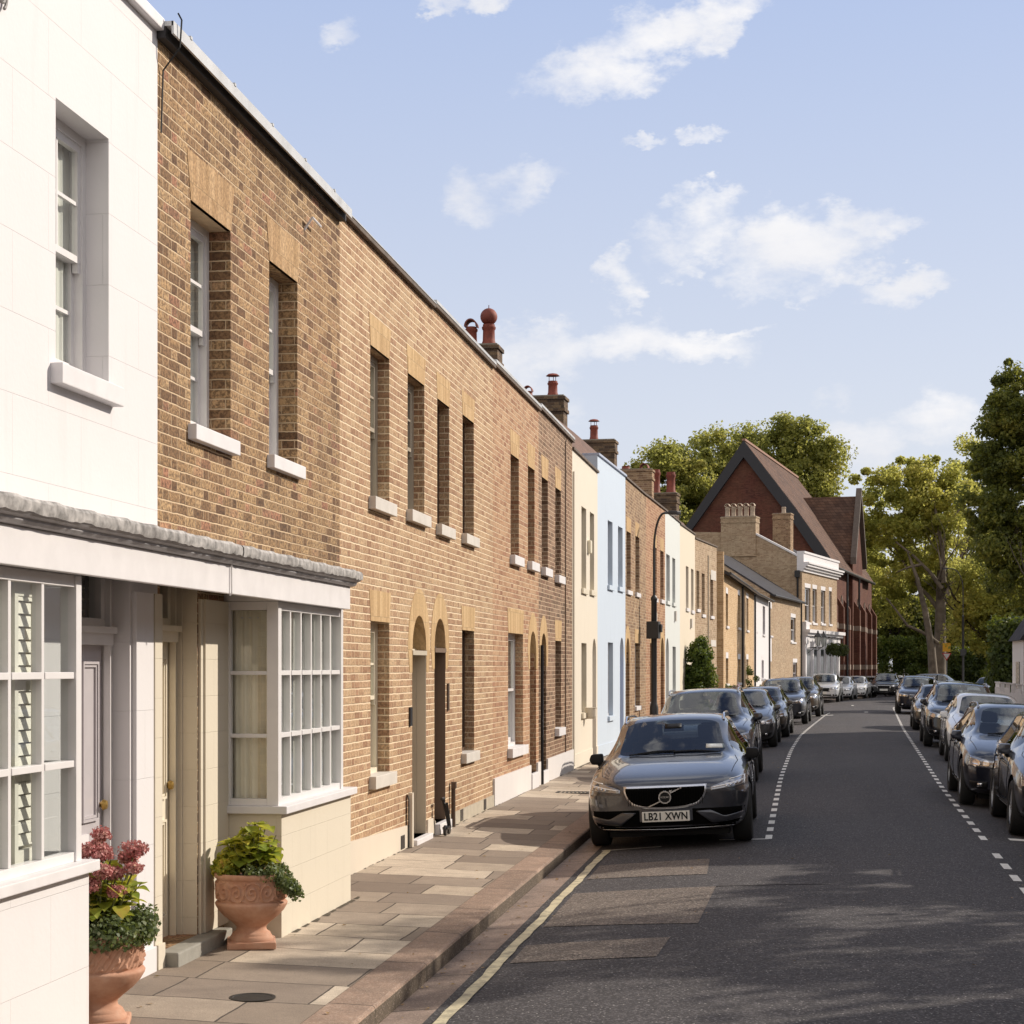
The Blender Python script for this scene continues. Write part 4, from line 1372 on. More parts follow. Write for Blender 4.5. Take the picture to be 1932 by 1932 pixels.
# ---- pair of red-brown brick houses
PC = (-3.87, 33.2)
hc, hd = two_houses(PB, PC, .5, [('red brown brick house with a white plinth and one white ground floor sash', 6.06, B3), ('darker brown brick house with a black arched door and black downpipe', 6.1, B3D)])
kw = dict(lintel=GAUGED, lh=.36, splay=.07, sillh=.13, sillp=.08, detail=False)
hc.window(963.3, 978.9, 867.5, 1053.5, mat=P_TAUPE, sill=P_SILLW, **kw)
hc.window(996, 1008.5, 887.8, 1064, mat=P_TAUPE, sill=P_SILLW, **kw)
hc.window(958.6, 986.7, 1197, 1405, mat=P_WHITE, sill=P_SILLW, curtain=CURTAIN, **kw)
hc.door(999.5, 1011.5, 1190.4, .28, mat=P_BROWN, frame=P_WHITE, surround=GAUGED, panel=False)
hd.window(1022, 1033.6, 908, 1075, mat=P_WHITE, sill=P_SILLW, **kw)
hd.window(1047.7, 1058, 926.9, 1089, mat=P_WHITE, sill=P_SILLW, **kw)
hd.window(1047.7, 1058.6, 1209.8, 1372, mat=P_WHITE, sill=P_SILLW, **kw)
hd.door(1021, 1030.5, 1194, .25, mat=P_BLACK, frame=P_BLACK, surround=GAUGED, panel=False)
for q, hh in ((0, hc), (1, hd)):
    hh.finish(rd=.22)
    hh.flat_roof()
    hh.coping(COPING, .05, .05)
    dx = [x for x in hh.holes if x[4] is not None][0]
    hh.plinth(.42, .42, PLINTH_W, gaps=[(dx[0] - .02, dx[1] + .02)], p=.03)
    mb = MB(); mb.box(dx[0] - .02, dx[1] + .02, -.05, .22, -.05, dx[2]); mb.build('doorstep', P_SILLW, hh.root, bevel=.008)
    mb = MB(); mb.box(0.002, hh.L - .002, -.055, .1, hh.z1 + .051, hh.z1 + .09); mb.build('coping_light', LEAD_P, hh.root)
mb = MB(); mb.tube([(.12, -.04, 2.3), (.12, -.04, .05)], .027, 8); mb.build('drainpipe', P_BLACK, hd.root, smooth=40)
mb = MB(); mb.tube([(3.35, -.015, 6.0), (3.35, -.015, .4)], .010, 6); mb.build('cable', P_BROWN, hd.root)

# ---- the coloured run, each with windows read off the facade
row = [
    ('cream painted house between the brown brick house and the blue house', PC, (-3.83, 37.4), 5.98, W_BUTTER, P_CREAM, P_CREAM,
     [(1097, 1106, 961, 1112.7), (1112.9, 1121, 971, 1116), (1097, 1106.6, 1214, 1344)], (1117.8, 1124.7, 1205), P_GREY, None),
    ('pale blue painted house standing taller than its neighbours', (-3.83, 37.4), (-3.63, 41.8), 6.36, W_BLUE, P_WHITE, W_BLUE,
     [(1146.6, 1155.7, 986, 1106.5), (1166, 1174.7, 997, 1109.6), (1147, 1156.6, 1212.7, 1350)], (1169.7, 1176.6, 1203), P_BLUED, None),
    ('tan brick house next to the pale blue house', (-3.63, 41.8), (-3.49, 46.3), 6.33, B6, P_WHITE, P_SILLW,
     [(1182, 1190, 1006.5, 1116), (1198.8, 1205.7, 1015, 1120.5), (1198, 1206.6, 1214, 1331.5)], (1181.2, 1187.6, 1203), P_BROWN, GAUGED),
    ('orange brick house behind the street lamp', (-3.49, 46.3), (-3.29, 50.8), 6.34, B7, P_WHITE, P_SILLW,
     [(1232.8, 1238.8, 1034.6, 1130), (1245.7, 1252, 1041.5, 1133), (1226.5, 1232.5, 1214, 1325)], (1246.5, 1252.5, 1203), P_BROWN, GAUGED),
    ('pale mint painted house beyond the street lamp', (-3.29, 50.8), (-3.13, 55.3), 6.34, W_MINT, P_WHITE, W_MINT,
     [(1257, 1263.8, 1048.6, 1136), (1268.5, 1274, 1055, 1139), (1269, 1275, 1220.5, 1310)], (1256.5, 1262, 1204), P_GREY, None),
    ('pale cream painted house behind the big green shrub', (-3.13, 55.3), (-2.89, 59.8), 6.3, W_PALE, P_WHITE, P_SILLW,
     [(1294, 1299, 1070, 1148.6), (1303.8, 1308.5, 1075, 1153)], None, P_GREY, None),
    ('buff brick house at the end of the first terrace beyond the shrub', (-2.89, 59.8), (-2.34, 64.3), 6.18, B10, P_WHITE, P_SILLW,
     [(1314, 1319.5, 1078, 1150), (1324, 1329.5, 1083, 1160), (1340, 1345.5, 1086, 1163)], None, P_GREY, None),
]
HS = [H_WHITE, h, ha, hb, hc, hd]
for i, (lab, p0, p1, z1, wm, fm, sm, wins, dr, dm, lt) in enumerate(row):
    q = House('terraced_house', lab, p0, p1, z1, wm)
    for (a, b, c_, d_) in wins:
        q.window(a, b, c_, d_, mat=fm, sill=sm if i in (0, 1, 4) else P_SILLW, lintel=lt, lh=.34, splay=.05, detail=False, horns=False, sillh=.10, sillp=.05, sillov=.04, y=.10)
    if dr:
        q.door(dr[0], dr[1], dr[2], .12, mat=dm, frame=P_WHITE, surround=lt, panel=False)
    q.finish(rd=.20)
    q.pitched(7.42 if i < 3 else q.z1 + .9, yr=1.2)
    q.coping(COPING if i != 1 else principled('blue_coping', (.40, .45, .56), .6), .05, .04)
    if dr:
        dx = [x for x in q.holes if x[4] is not None][0]
        mb = MB(); mb.box(dx[0] - .02, dx[1] + .02, -.05, .2, -.05, dx[2]); mb.build('doorstep', P_SILLW, q.root)
        q.plinth(.3, .3, W_BUTTER if i == 0 else wm if i != 2 else wm, gaps=[(dx[0] - .02, dx[1] + .02)], p=.012)
    HS.append(q)
x_, z_ = HS[6].hit(1109.5, 1032)
mb = MB(); mb.box(x_ - .12, x_ + .12, -.07, 0, z_ - .13, z_ + .13); mb.build('alarm_box', principled('alarm_box', (.72, .66, .52), .5), HS[6].root, bevel=.02)
x_, z_ = HS[6].hit(1103, 1358)
mb = MB()
mb.lathe([(.09, 0), (.11, .05), (.115, .2), (.125, .22), (.10, .22)], 14, (x_, -.125, z_ + .02))
tag(mb.build('window_planter', PLINTH_C, HS[6].root))
# plaster patches on the end house
q = HS[12]
for (a, b, c_, d_) in ((1341, 1350.5, 1078, 1096), (1341, 1350.5, 1208, 1220)):
    xa, xb, za, zb = q.rect(a, b, c_, d_)
    mb = MB(); mb.box(xa, xb, -.01, .005, za, zb); mb.build('plaster_patch', P_SILL, q.root)

# chimneys on the party walls (the pots stand in a line across the roof)
def stack(hs, Yw, z1, pots, d=1.15, w=.55, dx=1.36, mat=BCH, potmat=TERRA_POT):
    t = (Yw - hs.P0.y) / (hs.P1.y - hs.P0.y)
    return chimney(hs.root, t * hs.L, dx, w, d, 5.4, z1, pots, mat, potmat)
stack(hd, 33.45 - .3, 7.95, [(.20, .125, .40, 'ball'), (.53, .115, .36, 'hood')])
stack(HS[8 - 1], 41.8 - .3, 8.25, [(.30, .12, .36, 'cowl'), (.88, .10, .14, 'hood')], d=1.5)
stack(HS[10 - 1], 50.8 - .3, 8.35, [(.62, .12, .42, 'cowl')], d=1.5)
stack(HS[12 - 1], 59.8 - .3, 8.5, [(.9, .13, .12, '')], d=1.5, mat=B6)
o = stack(HS[12], 64.1, 8.15, [(.25, .17, .75, ''), (.80, .17, .85, ''), (1.2, .15, .9, 'hood')], d=1.5, w=.6)

# pipes and boxes
for hs_, x_ in ((HS[6], .08), (HS[12], 2.6)):
    mb = MB(); mb.tube([(x_, -.02, hs_.z1 - .4), (x_, -.02, .1)], .018, 6); mb.build('drainpipe', P_TAUPE if hs_ is not HS[6] else W_BUTTER, hs_.root)
for hs_, x_, z_ in ((HS[10], 2.7, 3.3), (HS[11], 3.0, 3.2), (HS[9], 1.8, 3.1)):
    mb = MB(); mb.box(x_, x_ + .22, -.06, 0, z_, z_ + .3); mb.build('alarm_box', P_SILL, hs_.root)

# small things leaning on the pavement
x_, z_ = ha.hit(817, 1558)
mb = MB()
t = empty('folded_scooter', ha.P0 + ha.ex * x_ - ha.ey * (-.0) + Vector((.16, 0, walk_z(FX, 20))), 0, 'small black folded scooter leaning beside the brown arched doorway', 'scooter')
for dz in (0, .0):
    pass
for yy in (-.10, .12):
    mb = MB(); mb.lathe([(.03, -.016), (.055, -.016), (.06, -.008), (.06, .008), (.055, .016), (.03, .016)], 16, (0, yy, .06), 'X'); mb.build('wheel', P_BLACK, t)
mb = MB(); mb.box(-.03, .03, -.12, .13, .07, .10); mb.build('deck', P_BLACK, t, bevel=.006)
mb = MB(); mb.tube([(0, .12, .08), (-.02, .08, .24), (-.05, .02, .40)], .018, 8); mb.tube([(-.05, -.06, .41), (-.05, .10, .41)], .016, 8); mb.tube([(.01, .1, .1), (-.01, .02, .36)], .02, 8)
mb.build('handlebar', P_BLACK, t)
# ================================================================ beyond the first terrace
GF = 'houses and buildings at the far end of the left side'
# yellow brick cottages with a sloping slate roof
def cottage(label, P0, P1, z1, wm, wins, roofz=7.6, gut=True, firewall=False, lint=P_SILLW):
    q = House('cottage', label, P0, P1, z1, wm, 'house', GF, depth=8)
    for (a, b, c_, d_, fm) in wins:
        q.window(a, b, c_, d_, mat=fm, sill=P_SILLW, lintel=lint, lh=.22, splay=.02, detail=False, horns=False, sillh=.09, y=.08)
    q.finish(rd=.12, back=False)
    mb = MB()
    D, L = q.depth, q.L
    for x in (0, L):
        mb.poly([(x, 0, -.3), (x, D, -.3), (x, D, z1), (x, D / 2, roofz - .05), (x, 0, z1)])
    mb.poly([(0, D, -.3), (L, D, -.3), (L, D, z1), (0, D, z1)])
    mb.build('side_wall', wm, q.root, fixn=False)
    mb = MB()
    mb.prism([(0, -.22, z1 - .03), (0, D / 2, roofz), (0, D + .2, z1 - .03), (0, D + .2, z1 - .15), (0, D / 2, roofz - .12), (0, -.22, z1 - .15)], (L, 0, 0))
    mb.build('roof', SLATE, q.root)
    if gut:
        mb = MB(); mb.tube([(0, -.27, z1 - .08), (L, -.27, z1 - .08)], .06, 8); mb.build('gutter', P_BLACK, q.root)
        mb = MB(); mb.tube([(L - .1, -.06, z1 - .1), (L - .1, -.06, .1)], .045, 8); mb.build('drainpipe', P_BLACK, q.root)
    if firewall:
        mb = MB(); mb.prism([(-.25, -.05, -.3), (-.25, 3.2, -.3), (-.25, 3.2, roofz + .25), (-.25, .5, z1 + .75), (-.25, -.05, z1 + .7)], (.25, 0, 0)); mb.build('party_wall', BY, q.root)
    return q
c1 = cottage('yellow brick cottage with a slate roof standing just past the green shrub', (-2.16, 65.2), (-1.72, 75.5), 5.38, BY,
             [(1369.5, 1373.5, 1121, 1182, P_TAUPE), (1392, 1396, 1124, 1185, P_TAUPE), (1369.5, 1374, 1242, 1290, P_TAUPE), (1392, 1397, 1244, 1288, P_TAUPE)], firewall=True)
c2 = cottage('second yellow brick cottage with a dark downpipe before the white house', (-1.72, 75.5), (-1.35, 84.5), 5.38, BY,
             [(1408, 1412, 1130, 1190, P_WHITE), (1426.5, 1430.5, 1140, 1193, P_TAUPE), (1408, 1412, 1244, 1285, P_WHITE), (1427, 1430, 1246, 1283, P_TAUPE)])
c3 = cottage('white painted cottage at the end of the yellow brick row', (-1.35, 84.5), (-.75, 93.5), 5.38, W_WHITE,
             [(1439, 1443.5, 1145, 1198, P_GREY), (1453, 1457, 1149, 1200, P_GREY), (1437, 1441, 1246, 1280, P_GREY), (1453, 1457, 1248, 1280, P_GREY)])
c4 = cottage('brown brick house with a pale lintel joined to the left of the pub', (-.70, 95.0), (1.0, 106.5), 5.75, B10,
             [(1492, 1501, 1166, 1212, P_WHITE), (1496, 1504, 1250, 1290, P_GREY)], roofz=8.4)
mb = MB(); mb.prism([(-1.55, 0, -.3), (0, 0, -.3), (0, 0, 5.55), (-1.55, 0, 5.3)], (0, .3, 0)); mb.build('side_bay', B3D, c4.root)

# ---- pub with white cornice
pub = House('pub_building', 'buff brick pub with a white cornice and a white painted ground floor', (1.08, 107.0), (3.4, 117.6), 8.0, B10, 'pub', GF, depth=13)
for (a, b, t, bo_) in ((1513 + 5.5, 1529, 1110, 1175), (1533, 1541, 1112, 1176), (1549, 1557, 1115, 1177), (1564, 1569, 1116, 1178)):
    pub.window(a, b, t, bo_, mat=P_WHITE, sill=P_SILLW, lintel=P_SILLW, lh=.25, detail=False, sillh=.12, y=.10)
pub.finish(rd=.14)
pub.flat_roof()
L = pub.L
mb = MB()
for (za, zb, p) in ((7.55, 7.72, .10), (7.72, 7.86, .22), (7.86, 8.0, .34), (8.0, 8.10, .42), (8.10, 8.62, .10), (8.62, 8.74, .16)):
    mb.box(-.02, L + p, -p, .3, za, zb)
mb.build('cornice', P_SILLW, pub.root)
mb = MB()
mb.box(-.05, L + .05, -.12, 0, 0, 3.45); mb.box(-.12, L + .3, -.50, 0, 3.95, 4.15); mb.box(-.08, L + .2, -.36, 0, 3.78, 3.95); mb.box(-.06, L + .1, -.20, 0, 3.45, 3.78)
mb.box(.0, 1.0, -.25, 0, 3.3, 4.6)
n = 6
for k in range(n):
    x = .15 + (L - .5) * k / (n - 1)
    mb.box(x - .17, x + .17, -.22, -.12, 0, 3.3); mb.box(x - .22, x + .22, -.26, -.12, 3.3, 3.45); mb.box(x - .21, x + .21, -.25, -.12, 0, .35)
sf = mb.build('pub_front', P_SILLW, pub.root)
for k in range(n - 1):
    x0 = .15 + (L - .5) * (k + .5) / (n - 1)
    mb = MB(); mb.box(x0 - .65, x0 + .65, -.135, -.122, .9 if k != 2 else .15, 3.0)
    mb.build('window' if k != 2 else 'door', principled('dim_glass', (.10, .11, .12), .15), sf)
# big stacks on the side wall
mb = MB()
mb.prism([(0.02, .3, 5.0), (0.02, 8.5, 5.0), (0.02, 8.5, 10.1), (.02, 3.0, 9.9), (.02, .3, 8.4)], (.35, 0, 0))
mb.build('gable_wall', B10, pub.root)
mb = MB(); mb.prism([(-.03, .2, 8.38), (-.03, 3.0, 9.88), (-.03, 3.0, 10.0), (-.03, .2, 8.5)], (.5, 0, 0)); mb.build('coping', P_SILLW, pub.root)
chimney(pub.root, .4, 2.75, .95, 2.1, 8.5, 10.9, [(.3 + .38 * k, .15, .62, 'hood') for k in range(5)], mat=B10, potmat=BUFF_POT)
mb = MB(); mb.prism([(.4, .3, 8.1), (.4, 3, 9.7), (.4, 9, 9.7), (.4, 9, 8.0), (.4, .3, 7.6)], (L - .5, 0, 0)); mb.build('roof', SLATE, pub.root)
chimney(pub.root, 4.2, 1.5, .8, 1.1, 8.0, 11.35, [(.5, .14, .4, '')], mat=B6, potmat=BUFF_POT)
mb = MB(); mb.tube([(-.06, .25, 7.4), (-.06, .25, .2)], .06, 8); mb.box(-.22, .08, .1, .4, 7.2, 7.6); mb.build('drainpipe', P_BLACK, pub.root)

def wall_lantern(x, z):
    w = pub.root.matrix_basis @ Vector((x, -.14, z))
    t = empty('wall_lantern', w, pub.phi, None, 'lantern', 'lanterns on the pub front')
    mb = MB(); mb.tube([(0, 0, 0), (0, -.5, .05), (0, -.62, .15)], .03, 6); mb.tube([(0, 0, -.3), (0, -.45, .02)], .02, 6); mb.build('bracket', P_BLACK, t)
    mb = MB(); mb.lathe([(.10, .15), (.20, .62), (.21, .65)], 6, (0, -.62, 0)); mb.build('lantern_glass', principled('lantern_glass', (.45, .47, .46), .2), t)
    mb = MB(); mb.lathe([(.25, .65), (.24, .69), (.10, .88), (.05, .92), (.06, .97), (.01, 1.05)], 6, (0, -.62, 0))
    for k in range(6):
        a = k * math.pi / 3
        mb.tube([(.10 * math.cos(a), -.62 + .10 * math.sin(a), .15), (.205 * math.cos(a), -.62 + .205 * math.sin(a), .65)], .014, 4)
    mb.build('lantern_cap', P_BLACK, t)
    return t
tag(wall_lantern(.9, 3.05), 'black lantern on the pub front nearest the brown brick house')
tag(wall_lantern(2.6, 3.05), 'second black lantern on the pub front closer to the hanging baskets')

def leaf_cloud(n, centers, radii, size, r, squash=(1, 1, 1), up=.3):
    """n little leaf quads spread through gaussian clumps"""
    k = len(centers)
    idx = r.integers(0, k, n)
    c = np.asarray(centers)[idx]
    rad = np.asarray(radii)[idx][:, None]
    d = r.normal(size=(n, 3))
    d /= np.linalg.norm(d, axis=1)[:, None]
    rr = r.random((n, 1)) ** .45
    p = c + d * rad * rr * np.array(squash)
    nrm = d + r.normal(size=(n, 3)) * .9 + np.array([0, 0, up])
    nrm /= np.linalg.norm(nrm, axis=1)[:, None]
    a = np.cross(nrm, r.normal(size=(n, 3)))
    a /= np.linalg.norm(a, axis=1)[:, None]
    b = np.cross(nrm, a)
    s = size * (0.6 + .8 * r.random((n, 1)))
    v = np.stack([p - a * s * .5, p + b * s * .38 + nrm * s * .1, p + a * s * .5, p - b * s * .38 + nrm * s * .1], axis=1).reshape(-1, 3)
    f = np.arange(4 * n).reshape(n, 4)
    return v, f

for k, xx in enumerate((5.3, 7.0, 8.8)):
    w = pub.root.matrix_basis @ Vector((xx, -.75, 3.0))
    t = empty('hanging_basket', w, pub.phi, ('hanging basket on the pub front nearest the lanterns', 'middle hanging basket of the three on the pub front', 'hanging basket on the pub corner nearest the church')[k], 'hanging basket', 'hanging baskets on the pub front')
    v, f = leaf_cloud(500, [(0, 0, 0)], [.42], .14, rng)
    mesh_np('foliage', v, f, leaf_mat('basket_leaf', [(0, (.02, .03, .012)), (1, (.07, .08, .03))]), t)
    mb = MB(); mb.tube([(0, .62, .75), (0, 0, .78), (0, 0, .3)], .02, 6); mb.build('bracket', P_BLACK, t)

# ---- church
ch = empty('church', (-2.6, 122, 0), -R(8.5), 'red brick church with a steep tiled roof and a side gable facing the street', 'church', GF)
BAND = principled('stone_band', (.26, .20, .16), .8, noise=.15)
TILE_C = brick('church_tile', [(0, (.075, .042, .032)), (.5, (.11, .062, .046)), (1, (.145, .085, .062))], (.05, .03, .025), LS=.30, HS=.28, RH=.22, mw=.02, seed=20, bumpd=.02, weather=.4)
PAINTB = principled('barge_board', (.022, .022, .028), .6)
LEN = 27
mb = MB()
mb.poly([(-3.6, 0, -.3), (5.7, 0, -.3), (5.7, 0, 8.8), (5.2, 0, 9.8), (3.4, 0, 12.4), (0, 0, 17.0), (-3.6, 0, 11.7)])
mb.poly([(5.7, 0, -.3), (5.7, LEN, -.3), (5.7, LEN, 8.8), (5.7, 0, 8.8)])
mb.poly([(5.7, LEN, -.3), (-3.6, LEN, -.3), (-3.6, LEN, 11.7), (0, LEN, 17.0), (3.4, LEN, 12.4), (5.7, LEN, 8.8)])
mb.poly([(-3.6, 0, -.3), (-3.6, LEN, -.3), (-3.6, LEN, 11.7), (-3.6, 0, 11.7)])
mb.build('wall', BRED, ch, fixn=False)
mb = MB()
RL = 25
mb.prism([(0, -.25, 17.15), (3.5, -.25, 12.5), (5.3, -.25, 9.9), (6.15, -.25, 8.55), (6.15, -.25, 8.4), (5.2, -.25, 9.7), (3.4, -.25, 12.3), (0, -.25, 16.9), (-4.1, -.25, 11.1), (-4.1, -.25, 11.3)], (0, RL, 0))
rf = mb.build('roof', TILE_C, ch)
mb = MB(); mb.box(-.12, .12, -.25, RL, 17.1, 17.25); mb.build('ridge_tiles', principled('ridge_clay', (.30, .17, .12), .8, noise=.2), rf)
mb = MB()
mb.prism([(0, -.32, 17.12), (-4.15, -.32, 11.15), (-4.15, -.32, 10.35), (0, -.32, 16.0)], (0, .31, 0))
mb.prism([(0, -.32, 17.12), (0, -.32, 16.0), (3.2, -.32, 11.75), (5.0, -.32, 9.1), (5.9, -.32, 7.9), (6.15, -.32, 8.5), (5.3, -.32, 9.85), (3.5, -.32, 12.45)], (0, .31, 0))
mb.build('barge_board', PAINTB, ch)
mb = MB(); mb.tube([(6.2, -.3, 8.5), (6.2, LEN * .9, 8.5)], .1, 8); mb.build('gutter', P_BLACK, ch)
# transept with its gable to the street
mb = MB()
TY, TW = 14.0, 3.2
TX = 6.0
mb.poly([(TX, TY - TW, -.3), (TX, TY + TW, -.3), (TX, TY + TW, 9.9), (TX, TY, 14.3), (TX, TY - TW, 9.9)])
for yy in (TY - TW, TY + TW):
    mb.poly([(5, yy, -.3), (TX, yy, -.3), (TX, yy, 9.9), (5, yy, 9.9)])
mb.build('transept_wall', BRED, ch, fixn=False)
mb = MB()
mb.prism([(0, TY - TW - .4, 9.6), (0, TY, 14.5), (0, TY + TW + .4, 9.6), (0, TY + TW + .4, 9.4), (0, TY, 14.3), (0, TY - TW - .4, 9.4)], (TX, 0, 0))
mb.build('transept_roof', TILE_C, ch)
mb = MB()
mb.prism([(TX - .1, TY - TW - .5, 9.3), (TX - .1, TY, 14.6), (TX - .1, TY + TW + .5, 9.3), (TX - .1, TY + TW + .5, 9.8), (TX - .1, TY, 15.1), (TX - .1, TY - TW - .5, 9.8)], (.4, 0, 0))
mb.build('gable_coping', principled('grey_stone', (.12, .095, .08), .8, noise=.2), ch)
for k in range(8):
    mb = MB()
    yy = .8 + k * 3.7
    xx = 5.7 if abs(yy - TY) > TW else TX
    mb.box(xx, xx + .42, yy - .3, yy + .3, -.3, 6.0); mb.prism([(xx, yy - .3, 6.0), (xx + .42, yy - .3, 6.0), (xx, yy - .3, 6.7)], (0, .6, 0))
    bt_ = mb.build('buttress', BRED, ch)
    for z in (1.75, 4.55):
        mb = MB(); mb.box(xx, xx + .44, yy - .32, yy + .32, z, z + .35); mb.build('stone_band', BAND, bt_)
for z in (1.75, 4.55):
    for (a_, b_, x_) in ((0.02, TY - TW, 5.7), (TY - TW, TY + TW, TX), (TY + TW, LEN, 5.7)):
        mb = MB(); mb.box(x_, x_ + .02, a_, b_, z, z + .35); mb.build('stone_band', BAND, ch)
for k in range(7):
    yy = 2.65 + k * 3.7
    xx = 5.72 if abs(yy - TY) > TW else TX + .02
    w = MB()
    w.prism([(xx, yy - .45, 2.4), (xx, yy + .45, 2.4), (xx, yy + .45, 6.0), (xx, yy + .25, 6.6), (xx, yy, 6.95), (xx, yy - .25, 6.6), (xx, yy - .45, 6.0)], (.06, 0, 0))
    o = w.build('window', BAND, ch)
    w = MB()
    w.prism([(xx + .05, yy - .3, 2.6), (xx + .05, yy + .3, 2.6), (xx + .05, yy + .3, 6.0), (xx + .05, yy, 6.7), (xx + .05, yy - .3, 6.0)], (.03, 0, 0))
    w.build('pane', principled('leaded_glass', (.03, .03, .035), .25), o)
mb = MB(); 
for yy in (4.4, 11.8): mb.tube([(6.35, yy, 8.3), (6.35, yy, .2)], .08, 6)
mb.build('drainpipe', P_BLACK, ch)

# ---- right hand terrace (outside the picture on the right, it shades the roadway)
for k, (y0, y1, z1, wm) in enumerate(((-22, -12.5, 7.2, B2), (-12.5, -3, 7.3, B3), (-3, 6, 7.25, W_CREAM), (6, 15.5, 7.2, B10), (24.5, 33.5, 7.3, B2), (33.5, 42, 7.25, W_WHITE), (42, 51, 7.2, B6), (51, 58.5, 7.2, B3))):
    q = House('terraced_house', ('pink brick house', 'red brown brick house', 'cream house', 'buff brick house', 'pink brick house', 'white house', 'tan brick house', 'red brown brick end house')[k] + ' on the right side of the street, ' + ('first', 'second', 'third', 'fourth', 'fifth', 'sixth', 'seventh', 'last')[k] + ' in its row',
              (8.1, y1), (8.1, y0), z1, wm, group='terraced houses down the right side of the street')
    for (x, z) in ((.9, 3.9), (2.7, 3.9), (4.5, 3.9), (6.3, 3.9), (.9, .9), (4.5, .9), (6.3, .9)):
        if x + 1.0 < q.L:
            q.holes.append((x, x + .9, z, z + 1.55, None))
            sash(q.root, x, x + .9, z, z + 1.55, .12, P_WHITE, lintel=GAUGED, sill=P_SILLW, detail=False)
    q.holes.append((2.7, 3.6, .15, 2.5, 2.05))
    arch_door(q.root, 2.7, 3.6, .15, 2.05, 2.5, .16, P_BLUED, P_WHITE)
    q.finish(rd=.2)
    q.flat_roof()
    q.coping(COPING, .06, .04)
# low white porch and front garden boarding glimpsed at the right edge
t = empty('white_porch', (7.1, 55.6, 0), 0, 'white gabled porch at the right edge beyond the white fence', 'porch')
mb = MB(); mb.box(0, 1.0, 0, 2.6, -.2, 2.75); mb.build('wall', W_WHITE, t)
mb = MB(); mb.prism([(-.12, -.12, 2.75), (1.1, -.12, 2.75), (1.1, -.12, 4.3), (.9, -.12, 4.3)], (0, 2.85, 0)); mb.build('roof', SLATE, t)
mb = MB(); mb.box(-.02, .0, .8, 1.6, .1, 2.1); mb.build('door', principled('dim_glass2', (.06, .065, .07), .2), t)
PICK = principled('fence_paint', (.62, .60, .61), .6, noise=.1)
def board_fence(P, Q, h, label, n=None):
    P, Q = Vector((*P, 0)), Vector((*Q, 0))
    d = Q - P
    t = empty('board_fence', P, math.atan2(d.y, d.x), label, 'fence')
    L_ = d.length
    mb = MB(); x = 0
    r = random.Random(3)
    while x < L_ - .12:
        mb.box(x, x + .125, 0, .02, .0, h + r.uniform(-.02, .02) - (.12 if int(x / 1.7) % 2 else 0)); x += .135
    mb.build('boards', PICK, t)
    x = 0
    while x <= L_ + .01:
        mb = MB(); mb.box(x - .06, x + .06, .02, .14, 0, h + .12); mb.box(x - .08, x + .08, .0, .16, h + .12, h + .16); mb.build('post', PICK, t); x += L_ / max(1, round(L_ / 1.8))
board_fence((6.6, 58.5), (6.05, 42.0), 1.32, 'pale grey painted board fence on the right behind the parked cars')

# ---- trees
BARK = principled('bark', (.12, .095, .07), .9, noise=.45, nscale=2.5, bump=.02, bscale=9, grime=((.30, .27, .20), .8))
BARK_D = principled('dark_bark', (.05, .04, .03), .95, noise=.3, nscale=3, bump=.02, bscale=9)
LF_PLANE = leaf_mat('plane_leaves', [(0, (.08, .10, .022)), (.3, (.18, .20, .04)), (.55, (.30, .29, .06)), (.8, (.46, .40, .09)), (1, (.58, .48, .15))], trans=.56, scale=.3, tcol=(.95, .92, .24))
LF_BACK = leaf_mat('back_leaves', [(0, (.07, .09, .025)), (.4, (.16, .18, .045)), (.7, (.28, .27, .06)), (1, (.40, .34, .09))], trans=.48, scale=.28, tcol=(.84, .82, .20))
LF_DARK = leaf_mat('dark_leaves', [(0, (.03, .042, .012)), (.4, (.065, .085, .02)), (.7, (.14, .15, .03)), (1, (.34, .30, .06))], trans=.42, scale=.45, tcol=(.55, .55, .08))
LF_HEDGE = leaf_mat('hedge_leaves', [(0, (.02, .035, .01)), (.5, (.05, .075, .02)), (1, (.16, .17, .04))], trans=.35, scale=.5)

def limb(mb, p, d, L_, r, depth, rnd, tips, bend=.25):
    pts, rads = [p], [r]
    q = Vector(p)
    dd = Vector(d).normalized()
    n = 4
    for k in range(n):
        dd = (dd + Vector((rnd.uniform(-bend, bend), rnd.uniform(-bend, bend), rnd.uniform(-.05, .22)))).normalized()
        q = q + dd * (L_ / n)
        pts.append(q.copy())
        rads.append(r * (1 - .65 * (k + 1) / n))
    mb.tube(pts, rads, 7, cap=False)
    tips.append(q.copy())
    if depth > 0:
        for k in range(3):
            i = rnd.choice((2, 3, 4))
            nd = (dd + Vector((rnd.uniform(-1, 1), rnd.uniform(-1, 1), rnd.uniform(-.1, .8)))).normalized()
            limb(mb, pts[i], nd, L_ * .62, rads[i] * .75, depth - 1, rnd, tips, bend)

